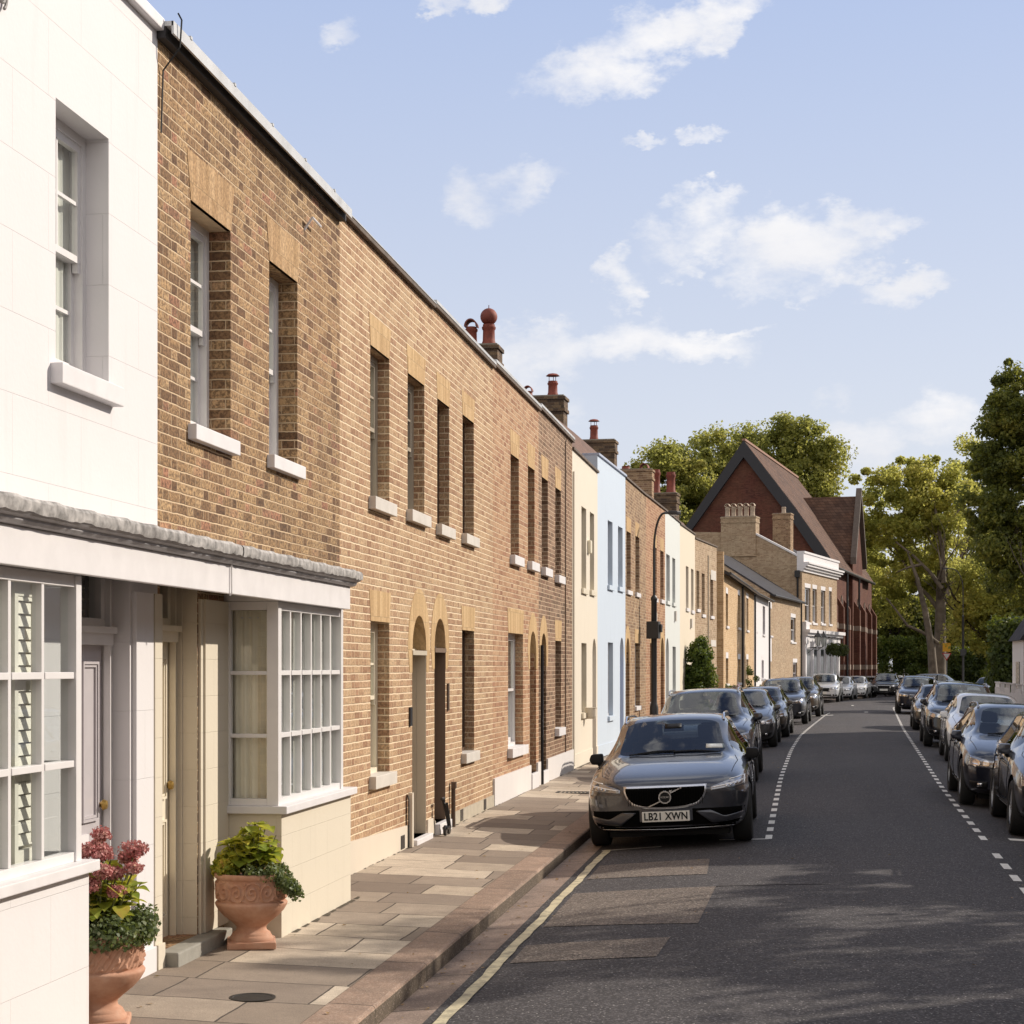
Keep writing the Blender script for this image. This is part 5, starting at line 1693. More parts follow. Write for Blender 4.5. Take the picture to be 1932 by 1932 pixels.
def tree(name, label, loc, th, tr, lobes, nclump, crad, nleaf, lsize, lmat, bark=BARK, seed=1, limbs=5, lean=(0, 0), cat='tree', group=None, llen=5.5, squash=.8, hollow=.45, depth=2, extra=()):
    """lobes: ellipsoids (x, y, z, rx, ry, rz) that make the crown outline"""
    rnd = random.Random(seed)
    r = np.random.default_rng(seed)
    t = empty(name, loc, 0, label, cat, group)
    mb = MB()
    top = Vector((lean[0], lean[1], th))
    mb.tube([(0, 0, -.2), (0, 0, .25), (lean[0] * .2, lean[1] * .2, th * .25), (lean[0] * .55, lean[1] * .55, th * .6), top], [tr * 1.5, tr * 1.1, tr * .95, tr * .85, tr * .7], 12)
    tips = []
    for k in range(limbs):
        a = 2 * math.pi * k / limbs + rnd.uniform(-.4, .4)
        st = Vector((lean[0] * .7, lean[1] * .7, th * rnd.uniform(.62, .98)))
        limb(mb, st, (math.cos(a), math.sin(a), rnd.uniform(.5, 1.3)), llen * rnd.uniform(.8, 1.25), tr * .42, depth, rnd, tips)
    for pts_, r0_, r1_ in extra:
        pp = [Vector(p_) - Vector(loc) for p_ in pts_]
        mb.tube(pp, [r0_ + (r1_ - r0_) * k_ / (len(pp) - 1) for k_ in range(len(pp))], 8)
    mb.build('trunk', bark, t, smooth=60)
    cs, rs = [], []
    W_ = np.array([l[3] * l[4] * l[5] for l in lobes]) ** .6
    W_ = W_ / W_.sum()
    for k in range(nclump):
        l = lobes[r.choice(len(lobes), p=W_)]
        d = r.normal(size=3)
        d /= np.linalg.norm(d)
        m = hollow + (1 - hollow) * r.random() ** .5
        cs.append((l[0] + d[0] * l[3] * m, l[1] + d[1] * l[4] * m, l[2] + d[2] * l[5] * m))
        rs.append(crad * (.35 + 1.25 * r.random() ** 1.4))
    v, f = leaf_cloud(nleaf, cs, rs, lsize, r, (1, 1, squash))
    mesh_np('crown', v, f, lmat, t)
    return t

def at(u, v, Y):
    """world point on the sight line through (u, v) at distance Y along the street"""
    d = ray(u, v)
    return Vector((0, 0, H_EYE)) + d * (Y / d.y)

def lobes_at(lst, Y, base):
    """ellipses given by centre u, v and half sizes (reference units) at distance Y"""
    out = []
    for (u, v, hu, hv, dy) in lst:
        p = at(u, v, Y + dy)
        k = (Y + dy) / FPX
        out.append((p.x - base.x, p.y - base.y, p.z - base.z, hu * k, hu * k * 1.0, hv * k))
    return out
def gr(u, Y):
    p = at(u, VPY, Y); p.z = -.3
    return p

GT = 'tall trees at the far end of the street'
b = gr(1772, 160)
PB_ = principled('plane_bark', (.15, .12, .09), .9, noise=.4, nscale=1.6, bump=.02, bscale=9, grime=((.10, .085, .06), .8))
EX = [([at(u, v, 158) for u, v in L_], a_, b_) for L_, a_, b_ in (
    ([(1778, 1110), (1755, 1080), (1725, 1050), (1690, 1022)], .20, .07), ([(1772, 1215), (1745, 1195), (1712, 1180), (1690, 1150), (1672, 1128)], .17, .06),
    ([(1786, 1190), (1808, 1172), (1835, 1165), (1862, 1170)], .18, .07), ([(1783, 1130), (1800, 1090), (1812, 1050), (1830, 1010)], .20, .06), ([(1780, 1100), (1778, 1040), (1768, 980), (1760, 930)], .26, .06),
    ([(1762, 1290), (1757, 1220), (1745, 1150), (1730, 1090), (1712, 1040)], .42, .08), ([(1768, 1010), (1790, 985), (1812, 960)], .16, .06), ([(1740, 1065), (1715, 1070), (1690, 1080)], .15, .05))]
tree('plane_tree', 'big plane tree with the thick pale trunk standing at the end of the road', b, 11, .55,
     lobes_at([(1690, 960, 75, 80, 0), (1650, 1040, 60, 90, 0), (1745, 915, 65, 65, 0), (1800, 960, 70, 90, 1), (1715, 1080, 75, 65, 2), (1800, 1110, 80, 60, 3), (1760, 1010, 60, 60, -1), (1640, 900, 35, 35, 0), (1840, 880, 45, 60, 5), (1665, 1140, 45, 50, 2)], 160, b),
     290, .95, 70000, .25, LF_PLANE, bark=PB_, seed=3, limbs=6, llen=5.6, lean=(.2, 0), hollow=.2, group=GT, depth=2, extra=EX)
b = gr(1250, 165)
tree('plane_tree', 'leftmost far tree rising above the terrace chimneys', b, 12, .5, lobes_at([(1240, 905, 60, 55, 0), (1200, 925, 40, 40, 0), (1290, 890, 55, 60, 0), (1260, 985, 90, 70, 0), (1265, 870, 30, 28, 0)], 165, b),
     130, 1.15, 34000, .28, LF_BACK, seed=5, limbs=5, llen=4.5, group=GT)
b = gr(1380, 170)
tree('plane_tree', 'far tree just left of the church gable peak', b, 13, .5, lobes_at([(1370, 870, 75, 62, 0), (1335, 905, 60, 55, 0), (1400, 845, 45, 45, 0), (1360, 980, 110, 80, 0)], 170, b),
     140, 1.2, 38000, .28, LF_BACK, seed=7, limbs=5, llen=5, group=GT)
b = gr(1510, 172)
tree('plane_tree', 'far tree behind the ridge of the church roof', b, 13, .5, lobes_at([(1490, 845, 70, 58, 0), (1535, 870, 48, 65, 0), (1450, 850, 50, 50, 0), (1545, 940, 38, 65, 0), (1490, 950, 80, 90, 0)], 172, b),
     160, 1.2, 44000, .28, LF_BACK, seed=9, limbs=5, llen=5, group=GT)
b = gr(1960, 84)
tree('dark_tree', 'tall dark green tree at the right edge of the photo', b, 7, .30,
     lobes_at([(1925, 760, 65, 80, 0), (1890, 830, 55, 90, 0), (1870, 930, 50, 95, 0), (1940, 900, 85, 130, 0), (1880, 1030, 55, 85, 0), (1950, 1060, 90, 100, 2), (1990, 800, 70, 100, 0)], 84, b),
     430, .52, 90000, .15, LF_DARK, bark=BARK_D, seed=11, limbs=4, llen=2.8, hollow=.15, group=GT)
b = gr(1870, 128)
tree('dark_tree', 'lower dark tree between the plane tree and the right edge', b, 5, .35,
     lobes_at([(1860, 1110, 60, 60, 0), (1900, 1160, 60, 60, 0), (1850, 1180, 50, 50, 0), (1925, 1100, 40, 50, 0)], 128, b),
     150, .95, 34000, .21, LF_PLANE, bark=BARK_D, seed=13, limbs=5, llen=4, group=GT)
b = gr(1690, 178)
tree('dark_tree', 'shaded tree behind the left side of the plane tree', b, 6, .35,
     lobes_at([(1690, 1170, 60, 50, 0), (1650, 1150, 40, 60, 0), (1740, 1180, 60, 45, 0), (1800, 1190, 70, 50, 0)], 178, b),
     140, 1.2, 26000, .32, LF_DARK, bark=BARK_D, seed=15, limbs=5, llen=5, group=GT)
b = gr(1800, 190)
tree('plane_tree', 'pale tree filling the gap behind the plane tree', b, 9, .4,
     lobes_at([(1700, 1020, 90, 110, 0), (1800, 1040, 90, 110, 0), (1880, 1060, 70, 110, 0), (1620, 1060, 50, 90, 0)], 190, b),
     110, 1.6, 20000, .36, LF_PLANE, bark=BARK_D, seed=17, limbs=5, llen=4, group=GT)
# unseen trees added beyond the right edge to shade pub and church wall
for (x_, y_, hh_, lab_, sd_) in ((23.5, 124, 11, 'unseen shade tree added right of the frame opposite the pub', 51), (26, 137, 11, 'unseen shade tree added right of the frame opposite the church door', 53), (28.5, 150, 11, 'unseen shade tree added right of the frame opposite the church end', 55)):
    tree('plane_tree', lab_, (x_, y_, -.3), 8, .4, [(0, 0, hh_, 5.0, 6.5, 6.5), (1, 2, hh_ + 3, 4.5, 5, 4.5), (0, -3, hh_ - 1, 4, 4, 5)], 150, 1.5, 16000, .5, LF_BACK, seed=sd_, limbs=5, llen=4, group='unseen shade trees added beyond the right edge')
# unseen tree added in a terrace gap; its crown dapples the near footway
tree('dapple_tree', 'unseen bushy tree added in the gap of the right terrace for dappled shade', (9.2, 20.2, 0), 4.2, .22,
     [(0, -1.2, 5.2, 2.0, 2.6, 2.4), (.5, 1.6, 4.6, 2.0, 2.6, 2.6), (0, .2, 7.3, 1.6, 2.2, 1.5), (.3, -3.0, 4.0, 1.6, 1.6, 2.4), (.2, 3.2, 4.0, 1.6, 1.6, 2.4), (0, 0, 2.6, 1.5, 4.2, 2.2)],
     150, .62, 30000, .15, LF_DARK, bark=BARK_D, seed=21, limbs=5, llen=3, hollow=.2)
# hedge line across the far end
def hedge(label, u0, u1, Y, vt, seed, mat=LF_HEDGE, cat='hedge'):
    p, q = at(u0, VPY, Y), at(u1, VPY, Y)
    zt = at(u0, vt, Y).z
    b = Vector(((p.x + q.x) / 2, Y, -.3))
    r = np.random.default_rng(seed)
    w = abs(q.x - p.x) / 2
    cs = [(r.uniform(-w, w), r.uniform(-.8, .8), r.uniform(.2, zt + .1)) for _ in range(90)]
    v, f = leaf_cloud(16000, cs, [.7] * 90, .22, r)
    o = mesh_np('hedge', v, f, mat)
    o.location = b
    return tag(o, label, cat)
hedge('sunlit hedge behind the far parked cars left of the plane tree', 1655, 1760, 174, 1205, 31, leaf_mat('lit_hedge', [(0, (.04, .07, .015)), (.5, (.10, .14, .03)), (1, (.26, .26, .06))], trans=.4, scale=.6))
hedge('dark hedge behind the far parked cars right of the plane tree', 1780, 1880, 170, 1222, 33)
hedge('dark ivy bank beside the white porch at the right', 1880, 1935, 100, 1170, 35)
# far building glimpsed behind
t = empty('far_house', (at(1850, VPY, 182).x, 182, -.3), 0, 'shaded brick building behind the trees at the far end', 'house')
mb = MB(); mb.box(-6, 8, 0, 8, 0, 6.5); mb.build('wall', BRED, t)
mb = MB(); mb.prism([(-6.3, -.3, 6.5), (8.3, -.3, 6.5), (8.3, 4, 9.5), (-6.3, 4, 9.5)], (0, .01, 0)); mb.prism([(-6.3, -.3, 6.5), (-6.3, 4, 9.5), (-6.3, 8.3, 6.5)], (14.6, 0, 0)); mb.build('roof', SLATE, t)
for x in (-3.5, 0, 3.5):
    w = MB(); w.box(x, x + 1, -.05, 0, 1.0, 2.6); o = w.build('window', P_WHITE, t)
    w = MB(); w.box(x + .1, x + .9, -.07, -.052, 1.1, 2.5); w.build('pane', DARKROOM, o)

# ---- the green shrub and smaller plants along the terrace
LF_SHRUB = leaf_mat('shrub_leaves', [(0, (.03, .055, .012)), (.4, (.06, .10, .02)), (.75, (.12, .16, .035)), (1, (.20, .22, .05))], trans=.32, scale=1.5)
p = at(1319, VPY, 57.0)
r_ = np.random.default_rng(41)
t = empty('shrub', (p.x, 57.0, walk_z(p.x, 57)), 0, 'big rounded green shrub against the pale house', 'shrub')
cs = []
for _ in range(90):
    z = r_.uniform(.15, 2.75)
    w = .48 * (1 - max(0, (z - 1.9)) / 1.3) * (.75 + .25 * min(1, z))
    a = r_.uniform(0, 6.28)
    m = r_.random() ** .5
    cs.append((w * m * math.cos(a), w * m * math.sin(a) * 1.1, z))
v, f = leaf_cloud(15000, cs, [.20] * 90, .075, r_)
mesh_np('foliage', v, f, LF_SHRUB, t)
mb = MB()
for k in range(4): mb.tube([(0.05 * k - .08, 0, -.05), (.06 * k - .1, .04, .9), (.15 * k - .25, .02, 1.8)], [.03, .025, .01], 6)
mb.build('stem', BARK_D, t)
LF_FL = leaf_mat('mauve_petals', [(0, (.35, .22, .42)), (1, (.62, .48, .66))], trans=.2)
for (u, Y, h, s, lab, fl) in ((1378, 66.6, 1.15, .3, 'mauve flowers in a pot by the yellow brick cottage', 1), (1414, 78.5, 1.9, .38, 'small yellow green bush before the white cottage', 0), (1353, 63.2, .9, .22, 'low mauve flowering plant at the foot of the buff brick house', 1)):
    p = at(u, VPY, Y)
    t = empty('potted_plant', (p.x, Y, 0.02), 0, lab, 'plant')
    mb = MB(); mb.lathe([(.13, 0), (.17, .3), (.19, .32), (.19, .36), (.15, .36)], 14); mb.build('pot', principled('plain_terracotta', (.40, .19, .11), .8, noise=.15), t)
    cs = [(r_.normal() * s * .5, r_.normal() * s * .5, r_.uniform(.4, h)) for _ in range(20)]
    v, f = leaf_cloud(2200, cs, [.16] * 20, .07, r_); mesh_np('foliage', v, f, LF_SHRUB, t)
    if fl:
        cs = [(r_.normal() * s * .6, r_.normal() * s * .6, r_.uniform(h * .75, h + .12)) for _ in range(8)]
        v, f = leaf_cloud(500, cs, [.08] * 8, .05, r_); mesh_np('flower', v, f, LF_FL, t)

# ---- street lamps
P_POST = principled('post_paint', (.028, .028, .03), .45, noise=.1)
def lamp(X, Y, h, label, cab=True, arm=1.0, z0=.03):
    t = empty('street_lamp', (X, Y, z0), -.12, label, 'street lamp')
    mb = MB()
    mb.lathe([(.11, 0), (.11, .9), (.085, 1.0), (.075, 1.05), (.072, h * .62), (.085, h * .62 + .02), (.085, h * .62 + .08), (.04, h * .62 + .14)], 16)
    mb.build('post', P_POST, t, smooth=50)
    mb = MB()
    pts = [(0, 0, h * .62 + .1), (0, 0, h * .84)]
    for k in range(1, 9):
        a = math.pi / 2 * k / 8
        pts.append((arm * .62 * (1 - math.cos(a)), 0, h * .84 + h * .16 * math.sin(a)))
    pts.append((arm, 0, h + .0))
    mb.tube(pts, [.032] * 2 + [.028] * 9, 8); mb.build('arm', P_POST, t, smooth=50)
    mb = MB(); mb.prism([(arm - .05, -.09, h - .04), (arm + .18, -.11, h - .05), (arm + .26, 0, h - .05), (arm + .18, .11, h - .05), (arm - .05, .09, h - .04)], (0, 0, .09)); lh = mb.build('lamp_head', P_POST, t, bevel=.02)
    mb = MB(); mb.box(arm + .02, arm + .17, -.07, .07, h - .065, h - .051); mb.build('lamp_glass', principled('diffuser', (.6, .6, .58), .3), lh)
    if cab:
        mb = MB(); mb.box(-.16, .15, -.20, .10, 2.62, 3.05); mb.box(.15, .21, -.1, .05, 2.78, 2.98); mb.build('cabinet', P_POST, t, bevel=.015)
    return t
pl = at(1234, VPY, 45.0)
lamp(pl.x, 45.0, 5.75, 'slim black street lamp with a square box halfway up its post', arm=.42)
pl = at(1817, VPY, 118)
lamp(pl.x, 118, 8.2, 'far black street lamp in front of the plane tree', cab=True, arm=-1.2)

# ---- signs at the far end
t = empty('road_sign', (at(1786, VPY, 140).x, 140, -.1), 0, 'yellow notice above a white give way sign by the plane tree trunk', 'road sign')
mb = MB(); mb.tube([(0, 0, 0), (0, 0, 3.9)], .04, 8); mb.build('post', principled('grey_post', (.35, .35, .35), .5), t)
mb = MB(); mb.box(-.3, .3, -.06, -.045, 3.2, 3.85); mb.build('notice', principled('sign_yellow', (.80, .42, .03), .5), t)
mb = MB(); mb.prism([(-.35, -.06, 3.1), (.35, -.06, 3.1), (0, -.06, 2.5)], (0, .012, 0)); mb.build('sign_rim', principled('sign_red', (.5, .03, .03), .5), t)
mb = MB(); mb.prism([(-.25, -.068, 3.04), (.25, -.068, 3.04), (0, -.068, 2.62)], (0, .007, 0)); mb.build('sign_plate', P_SILLW, t)

# ---- terracotta urns
def urn_mat():
    m = bpy.data.materials.new('urn_terracotta'); m.use_nodes = True
    g = NT(m.node_tree); tc = g.n('TexCoord'); co = tc.outputs['Object']
    n = g.noise(co, 6.0, 7.0, .65)
    c = g.mix(g.rng(n, .3, .7), (.42, .215, .14), (.58, .35, .245))
    c = g.mix(g.rng(g.noise(co, 16.0, 5.0), .5, .75, 0, .35), c, (.58, .42, .33))
    c = g.mix(g.rng(g.noise(co, 3.0, 5.0), .55, .75, 0, .5), c, (.30, .15, .10))
    p = g.n('BsdfPrincipled', {'Base Color': c, 'Roughness': .85, 'Specular IOR Level': .2})
    b = g.n('Bump', {'Height': g.noise(co, 60.0, 4.0), 'Strength': .5, 'Distance': .003}); g.put(p.inputs['Normal'], b)
    o = g.n('OutputMaterial'); g.put(o.inputs[0], p)
    return m
URN = urn_mat()
def urn(loc, label, rim, seed, motif):
    t = empty('terracotta_urn', loc, .3, label, 'plant pot', 'terracotta urns on the near pavement')
    prof = [(.0, .085), (.135, .085), (.128, .10), (.105, .115), (.10, .135), (.108, .15), (.135, .175), (.185, .215), (.222, .255), (.243, .29), (.247, .305), (.240, .315), (.226, .320),
            (.228, .34), (.230, .38), (.231, .42), (.232, .455), (.236, .47), (.247, .478), (.252, .492), (.250, .506), (.238, .513), (.222, .510), (.215, .48), (.21, .42), (.0, .42)]
    sc = rim / .252
    mb = MB(); n = 264
    rings = []
    r = random.Random(seed)
    # scrollwork raised on the band
    def relief(a, z):
        if not .325 < z < .462: return 0
        cx = (a / (2 * math.pi) * 14) % 1.0 - .5
        cz = (z - .392) / .13
        rr = math.hypot(cx * 1.0, cz * .9)
        th = math.atan2(cz, cx)
        if motif == 0:
            s = math.sin(rr * 22 - th * (1 if int(a / (2 * math.pi) * 14) % 2 else -1) + seed)
            s = max(0, s) if rr < .55 else max(0, math.sin(a * 33 + z * 90)) * .7
        else:
            s = max(0, math.sin(a * 22 + math.sin(z * 60) * 1.4)) * max(0, math.cos((z - .39) * 60 + a * 11)) + .5 * max(0, math.sin(a * 44 - z * 120))
        edge = min(1, (z - .325) / .012, (.462 - z) / .012)
        return .017 * s * edge
    fine = []
    for (ra, za), (rb, zb) in zip(prof, prof[1:]):
        m = 9 if (.315 < za < .46 and zb > za) else 2
        for k in range(m):
            fine.append((ra + (rb - ra) * k / m, za + (zb - za) * k / m, rb))
    fine.append((prof[-1][0], prof[-1][1], 0))
    for i, (rad, z, _) in enumerate(fine):
        outer = True
        ring = []
        for k in range(n):
            a = 2 * math.pi * k / n
            q = rad + (relief(a, z) if rad > .225 else 0)
            ring.append(mb.pt((q * sc * math.cos(a), q * sc * math.sin(a), z * sc)))
        rings.append(ring)
    for a, b in zip(rings, rings[1:]):
        for k in range(n):
            mb.face((a[k], a[(k + 1) % n], b[(k + 1) % n], b[k]))
    mb.build('urn_body', URN, t, smooth=70, fixn=False)
    mb = MB(); s = .165 * sc
    mb.box(-s, s, -s, s, 0, .05 * sc); mb.build('foot', URN, t, bevel=.012)
    mb = MB(); mb.lathe([(.15 * sc, .05 * sc), (.152 * sc, .062 * sc), (.142 * sc, .075 * sc), (.135 * sc, .086 * sc)], 40); mb.build('foot_ring', URN, t, smooth=60)
    mb = MB(); mb.lathe([(.22 * sc, .475 * sc), (.0, .49 * sc)], 24, cap=False); mb.build('soil', principled('soil', (.03, .022, .016), .95, bump=.02, bscale=40), t)
    return t
U2 = urn((-3.60, 11.93, walk_z(-3.6, 11.9)), 'ornate terracotta urn in front of the cream bay window', .252, 2, 0)
U1 = urn((-3.60, 9.14, walk_z(-3.6, 9.1)), 'ornate terracotta urn at the lower left corner of the photo', .252, 5, 1)

def big_leaf(V, F, base, d, up, L_, w, fold=.25, curl=.5):
    """one pointed leaf as a folded strip"""
    d = Vector(d).normalized(); up = Vector(up)
    s = d.cross(up).normalized(); u = s.cross(d).normalized()
    n = 5
    i0 = len(V)
    for k in range(n + 1):
        t = k / n
        c = Vector(base) + d * L_ * t - u * (curl * L_ * t * t * .5)
        ww = w * math.sin(math.pi * (t ** .75)) * .5 + .0008
        V += [tuple(c - s * ww + u * ww * fold), tuple(c), tuple(c + s * ww + u * ww * fold)]
    for k in range(n):
        a = i0 + 3 * k
        F += [(a, a + 1, a + 4, a + 3), (a + 1, a + 2, a + 5, a + 4)]

def big_plant(name, label, loc, spec, mat, seed, flowers=(), trail=True, trail_side=1):
    rnd = random.Random(seed)
    t = empty(name, loc, 0, label, 'plant')
    V, F = [], []
    sm = MB()
    for (x, y, z, n, L_, w) in spec:     # a shoot: tip position, leaf count, leaf size
        root = Vector((x * .3, y * .3, 0)); tip = Vector((x, y, z))
        mid = (root + tip) / 2 + Vector((rnd.uniform(-.02, .02), rnd.uniform(-.02, .02), .02))
        sm.tube([root, mid, tip], [.006, .005, .003], 5)
        for k in range(n):
            q = .30 + .70 * (k + .5) / n
            p = root.lerp(mid, q * 2) if q < .5 else mid.lerp(tip, q * 2 - 1)
            a = k * 2.4 + rnd.uniform(-.4, .4)
            d = Vector((math.cos(a), math.sin(a), rnd.uniform(-.35, .45)))
            sc = rnd.uniform(.7, 1.15) * (1 - .25 * q)
            big_leaf(V, F, p, d, (0, 0, 1), L_ * sc, w * sc, rnd.uniform(.15, .5), rnd.uniform(.1, 1.0))
    me = bpy.data.meshes.new('leaves'); me.from_pydata(V, [], F); me.materials.append(mat)
    me.polygons.foreach_set('use_smooth', [True] * len(me.polygons))
    o = bpy.data.objects.new('leaves', me); COL.objects.link(o); o.parent = t
    sm.build('stem', principled('plant_stem', (.14, .15, .05), .6), t)
    return t, rnd
LF_Y = leaf_mat('hydrangea_leaves', [(0, (.09, .14, .02)), (.3, (.20, .27, .035)), (.55, (.40, .42, .06)), (.8, (.60, .52, .09)), (1, (.52, .28, .08))], trans=.40, scale=9, tcol=(.75, .72, .08))
LF_T = leaf_mat('trailing_leaves', [(0, (.05, .08, .025)), (.6, (.13, .17, .07)), (1, (.34, .36, .22))], trans=.3, scale=9)
LF_PK = leaf_mat('pink_florets', [(0, (.36, .09, .095)), (.4, (.52, .19, .18)), (.75, (.60, .32, .28)), (1, (.55, .42, .26))], trans=.2, scale=14, tcol=(.6, .2, .2))
rr = random.Random(5)
spec = []
for k in range(34):
    a = k * 2.4; m = math.sqrt((k + .5) / 34) * .19
    spec.append((m * math.cos(a), m * math.sin(a), .36 - m * 1.0 + rr.uniform(-.04, .07), 6, .115, .125))
spec += [(.06, .03, .37, 5, .11, .10), (.16, .05, .27, 5, .10, .095), (.19, -.04, .20, 5, .10, .10)]
t, rnd = big_plant('hydrangea', 'yellow green leafy plant growing in the urn by the cream bay', U2.location + Vector((0, 0, .49)), spec, LF_Y, 3)
v, f = leaf_cloud(2400, [(-.19, -.05, .05), (-.15, .1, .07), (-.2, .05, .03), (-.12, -.14, .05), (-.16, -.02, .1)], [.08] * 5, .028, rng)
mesh_np('trailing_leaves', v, f, LF_Y, t)
tc_ = [(.16 + .02 * k, -.1 + .03 * math.sin(k), .05 - .018 * k) for k in range(10)] + [(.2, .05, .03), (.24, .0, .0), (.28, -.05, -.05), (.05, -.2, .04), (.12, -.18, .02), (.30, -.02, -.08), (.18, -.16, .03)]
v, f = leaf_cloud(2600, tc_, [.055] * len(tc_), .022, rng)
mesh_np('trailing_leaves', v, f, LF_T, t)
spec = []
for k in range(30):
    a = k * 2.4; m = math.sqrt((k + .5) / 30) * .23
    spec.append((m * math.cos(a), m * math.sin(a), .40 - m * .8 + rr.uniform(-.06, .08), 7, .12, .11))
t, rnd = big_plant('hydrangea', 'hydrangea with dusty pink flower heads in the lower left urn', U1.location + Vector((0, 0, .49)), spec, LF_Y, 6)
heads = [(.19, .04, .46, .078), (.06, -.10, .44, .075), (.00, .05, .52, .06), (-.06, -.12, .38, .07), (.02, -.2, .29, .075), (.12, -.06, .33, .055), (-.10, -.20, .27, .08), (-.05, .1, .45, .06), (.15, -.12, .25, .055), (-.2, -.1, .36, .07), (.12, .10, .40, .06), (.09, -.18, .36, .065), (-.02, -.16, .46, .06), (.20, -.02, .36, .05)]
st = MB()
for (x, y, z, r0) in heads:
    v, f = leaf_cloud(560, [(r_.normal() * .012, r_.normal() * .012, r_.normal() * .008) for _q in range(5)], [r0 * .85] * 5, .018, rng, (1, 1, .66))
    o = mesh_np('flower_head', v, f, LF_PK, t); o.location = (x, y, z)
    st.tube([(x * .3, y * .3, 0), (x * .7, y * .7, z * .6), (x, y, z - .02)], .005, 5)
st.build('stem', MATS['plant_stem'], t)
tc_ = [(.20 * math.cos(a), .20 * math.sin(a), .05 + .03 * math.sin(a * 5)) for a in np.linspace(0, 6.28, 20)] + [(.25 * math.cos(a), .25 * math.sin(a), .01) for a in np.linspace(-1.8, 1.2, 12)] + [(.23, .1, .1), (.26, .05, .06)]
v, f = leaf_cloud(5200, tc_, [.07] * len(tc_), .024, rng)
mesh_np('trailing_leaves', v, f, LF_T, t)
# ================================================================ cars
def car_paint(name, col, metal=.55, rough=.28):
    return principled(name, col, rough, metal=metal, coat=1.0, spec=.6)
PT = {
    'slate': car_paint('paint_slate_grey', (.048, .052, .066)),
    'navy': car_paint('paint_navy', (.014, .018, .034)),
    'black': car_paint('paint_black', (.012, .012, .014), .3, .2),
    'grey': car_paint('paint_grey', (.075, .075, .078)),
    'bronze': car_paint('paint_bronze', (.10, .085, .07)),
    'silver': car_paint('paint_silver', (.66, .67, .69), .35, .3),
    'white': car_paint('paint_white', (.76, .76, .76), 0, .3),
    'ice': car_paint('paint_ice_blue', (.36, .42, .50), .5, .3),
}
CGL = glass_mat('car_glass', (.50, .54, .53), 1.62)
SEAT = principled('seat_fabric', (.022, .021, .021), .8)
TRIM = principled('black_trim', (.008, .008, .009), .55, spec=.25)
RUB = principled('tyre_rubber', (.018, .018, .018), .8)
RIM = principled('alloy', (.42, .42, .43), .3, metal=.9)
CHR = principled('chrome', (.75, .75, .76), .12, metal=1.0)
LAMPG = principled('headlamp_glass', (.30, .31, .34), .10, metal=.7, coat=1.0)
LAMPL = principled('lamp_reflector', (.88, .88, .88), .3)
REDL = principled('tail_lamp', (.35, .01, .01), .15, coat=1.0)
VOID = principled('intake_black', (.003, .003, .003), .95, spec=.05)
PLATE = principled('number_plate_white', (.74, .74, .70), .4)
PLATEY = principled('number_plate_yellow', (.75, .55, .08), .4)

def section(kind, w, H, zb, zbelt, zt, wr):
    lo = [(0, zb), (.55 * w, zb), (.86 * w, zb + .01), (.955 * w, zb + .10), (.99 * w, zb + .25), (1.0 * w, zb + .42), (.985 * w, zbelt - .12), (.952 * w, zbelt - .03)]
    if kind == 'h':
        d = zt - zbelt
        up = [(.905 * w, zbelt + .15 * d), (.86 * w, zbelt + .38 * d), (.80 * w, zbelt + .60 * d), (.72 * w, zbelt + .78 * d), (.45 * w, zbelt + .93 * d), (0, zt)]
    else:
        up = [(.925 * w, zbelt + .02), (.86 * w * .5 + (wr + .03) * .5, (zbelt + zt - .08) / 2), (wr + .03, zt - .10), (wr - .045, zt - .030), (.55 * wr, zt - .006), (0, zt + .004)]
    return lo + up

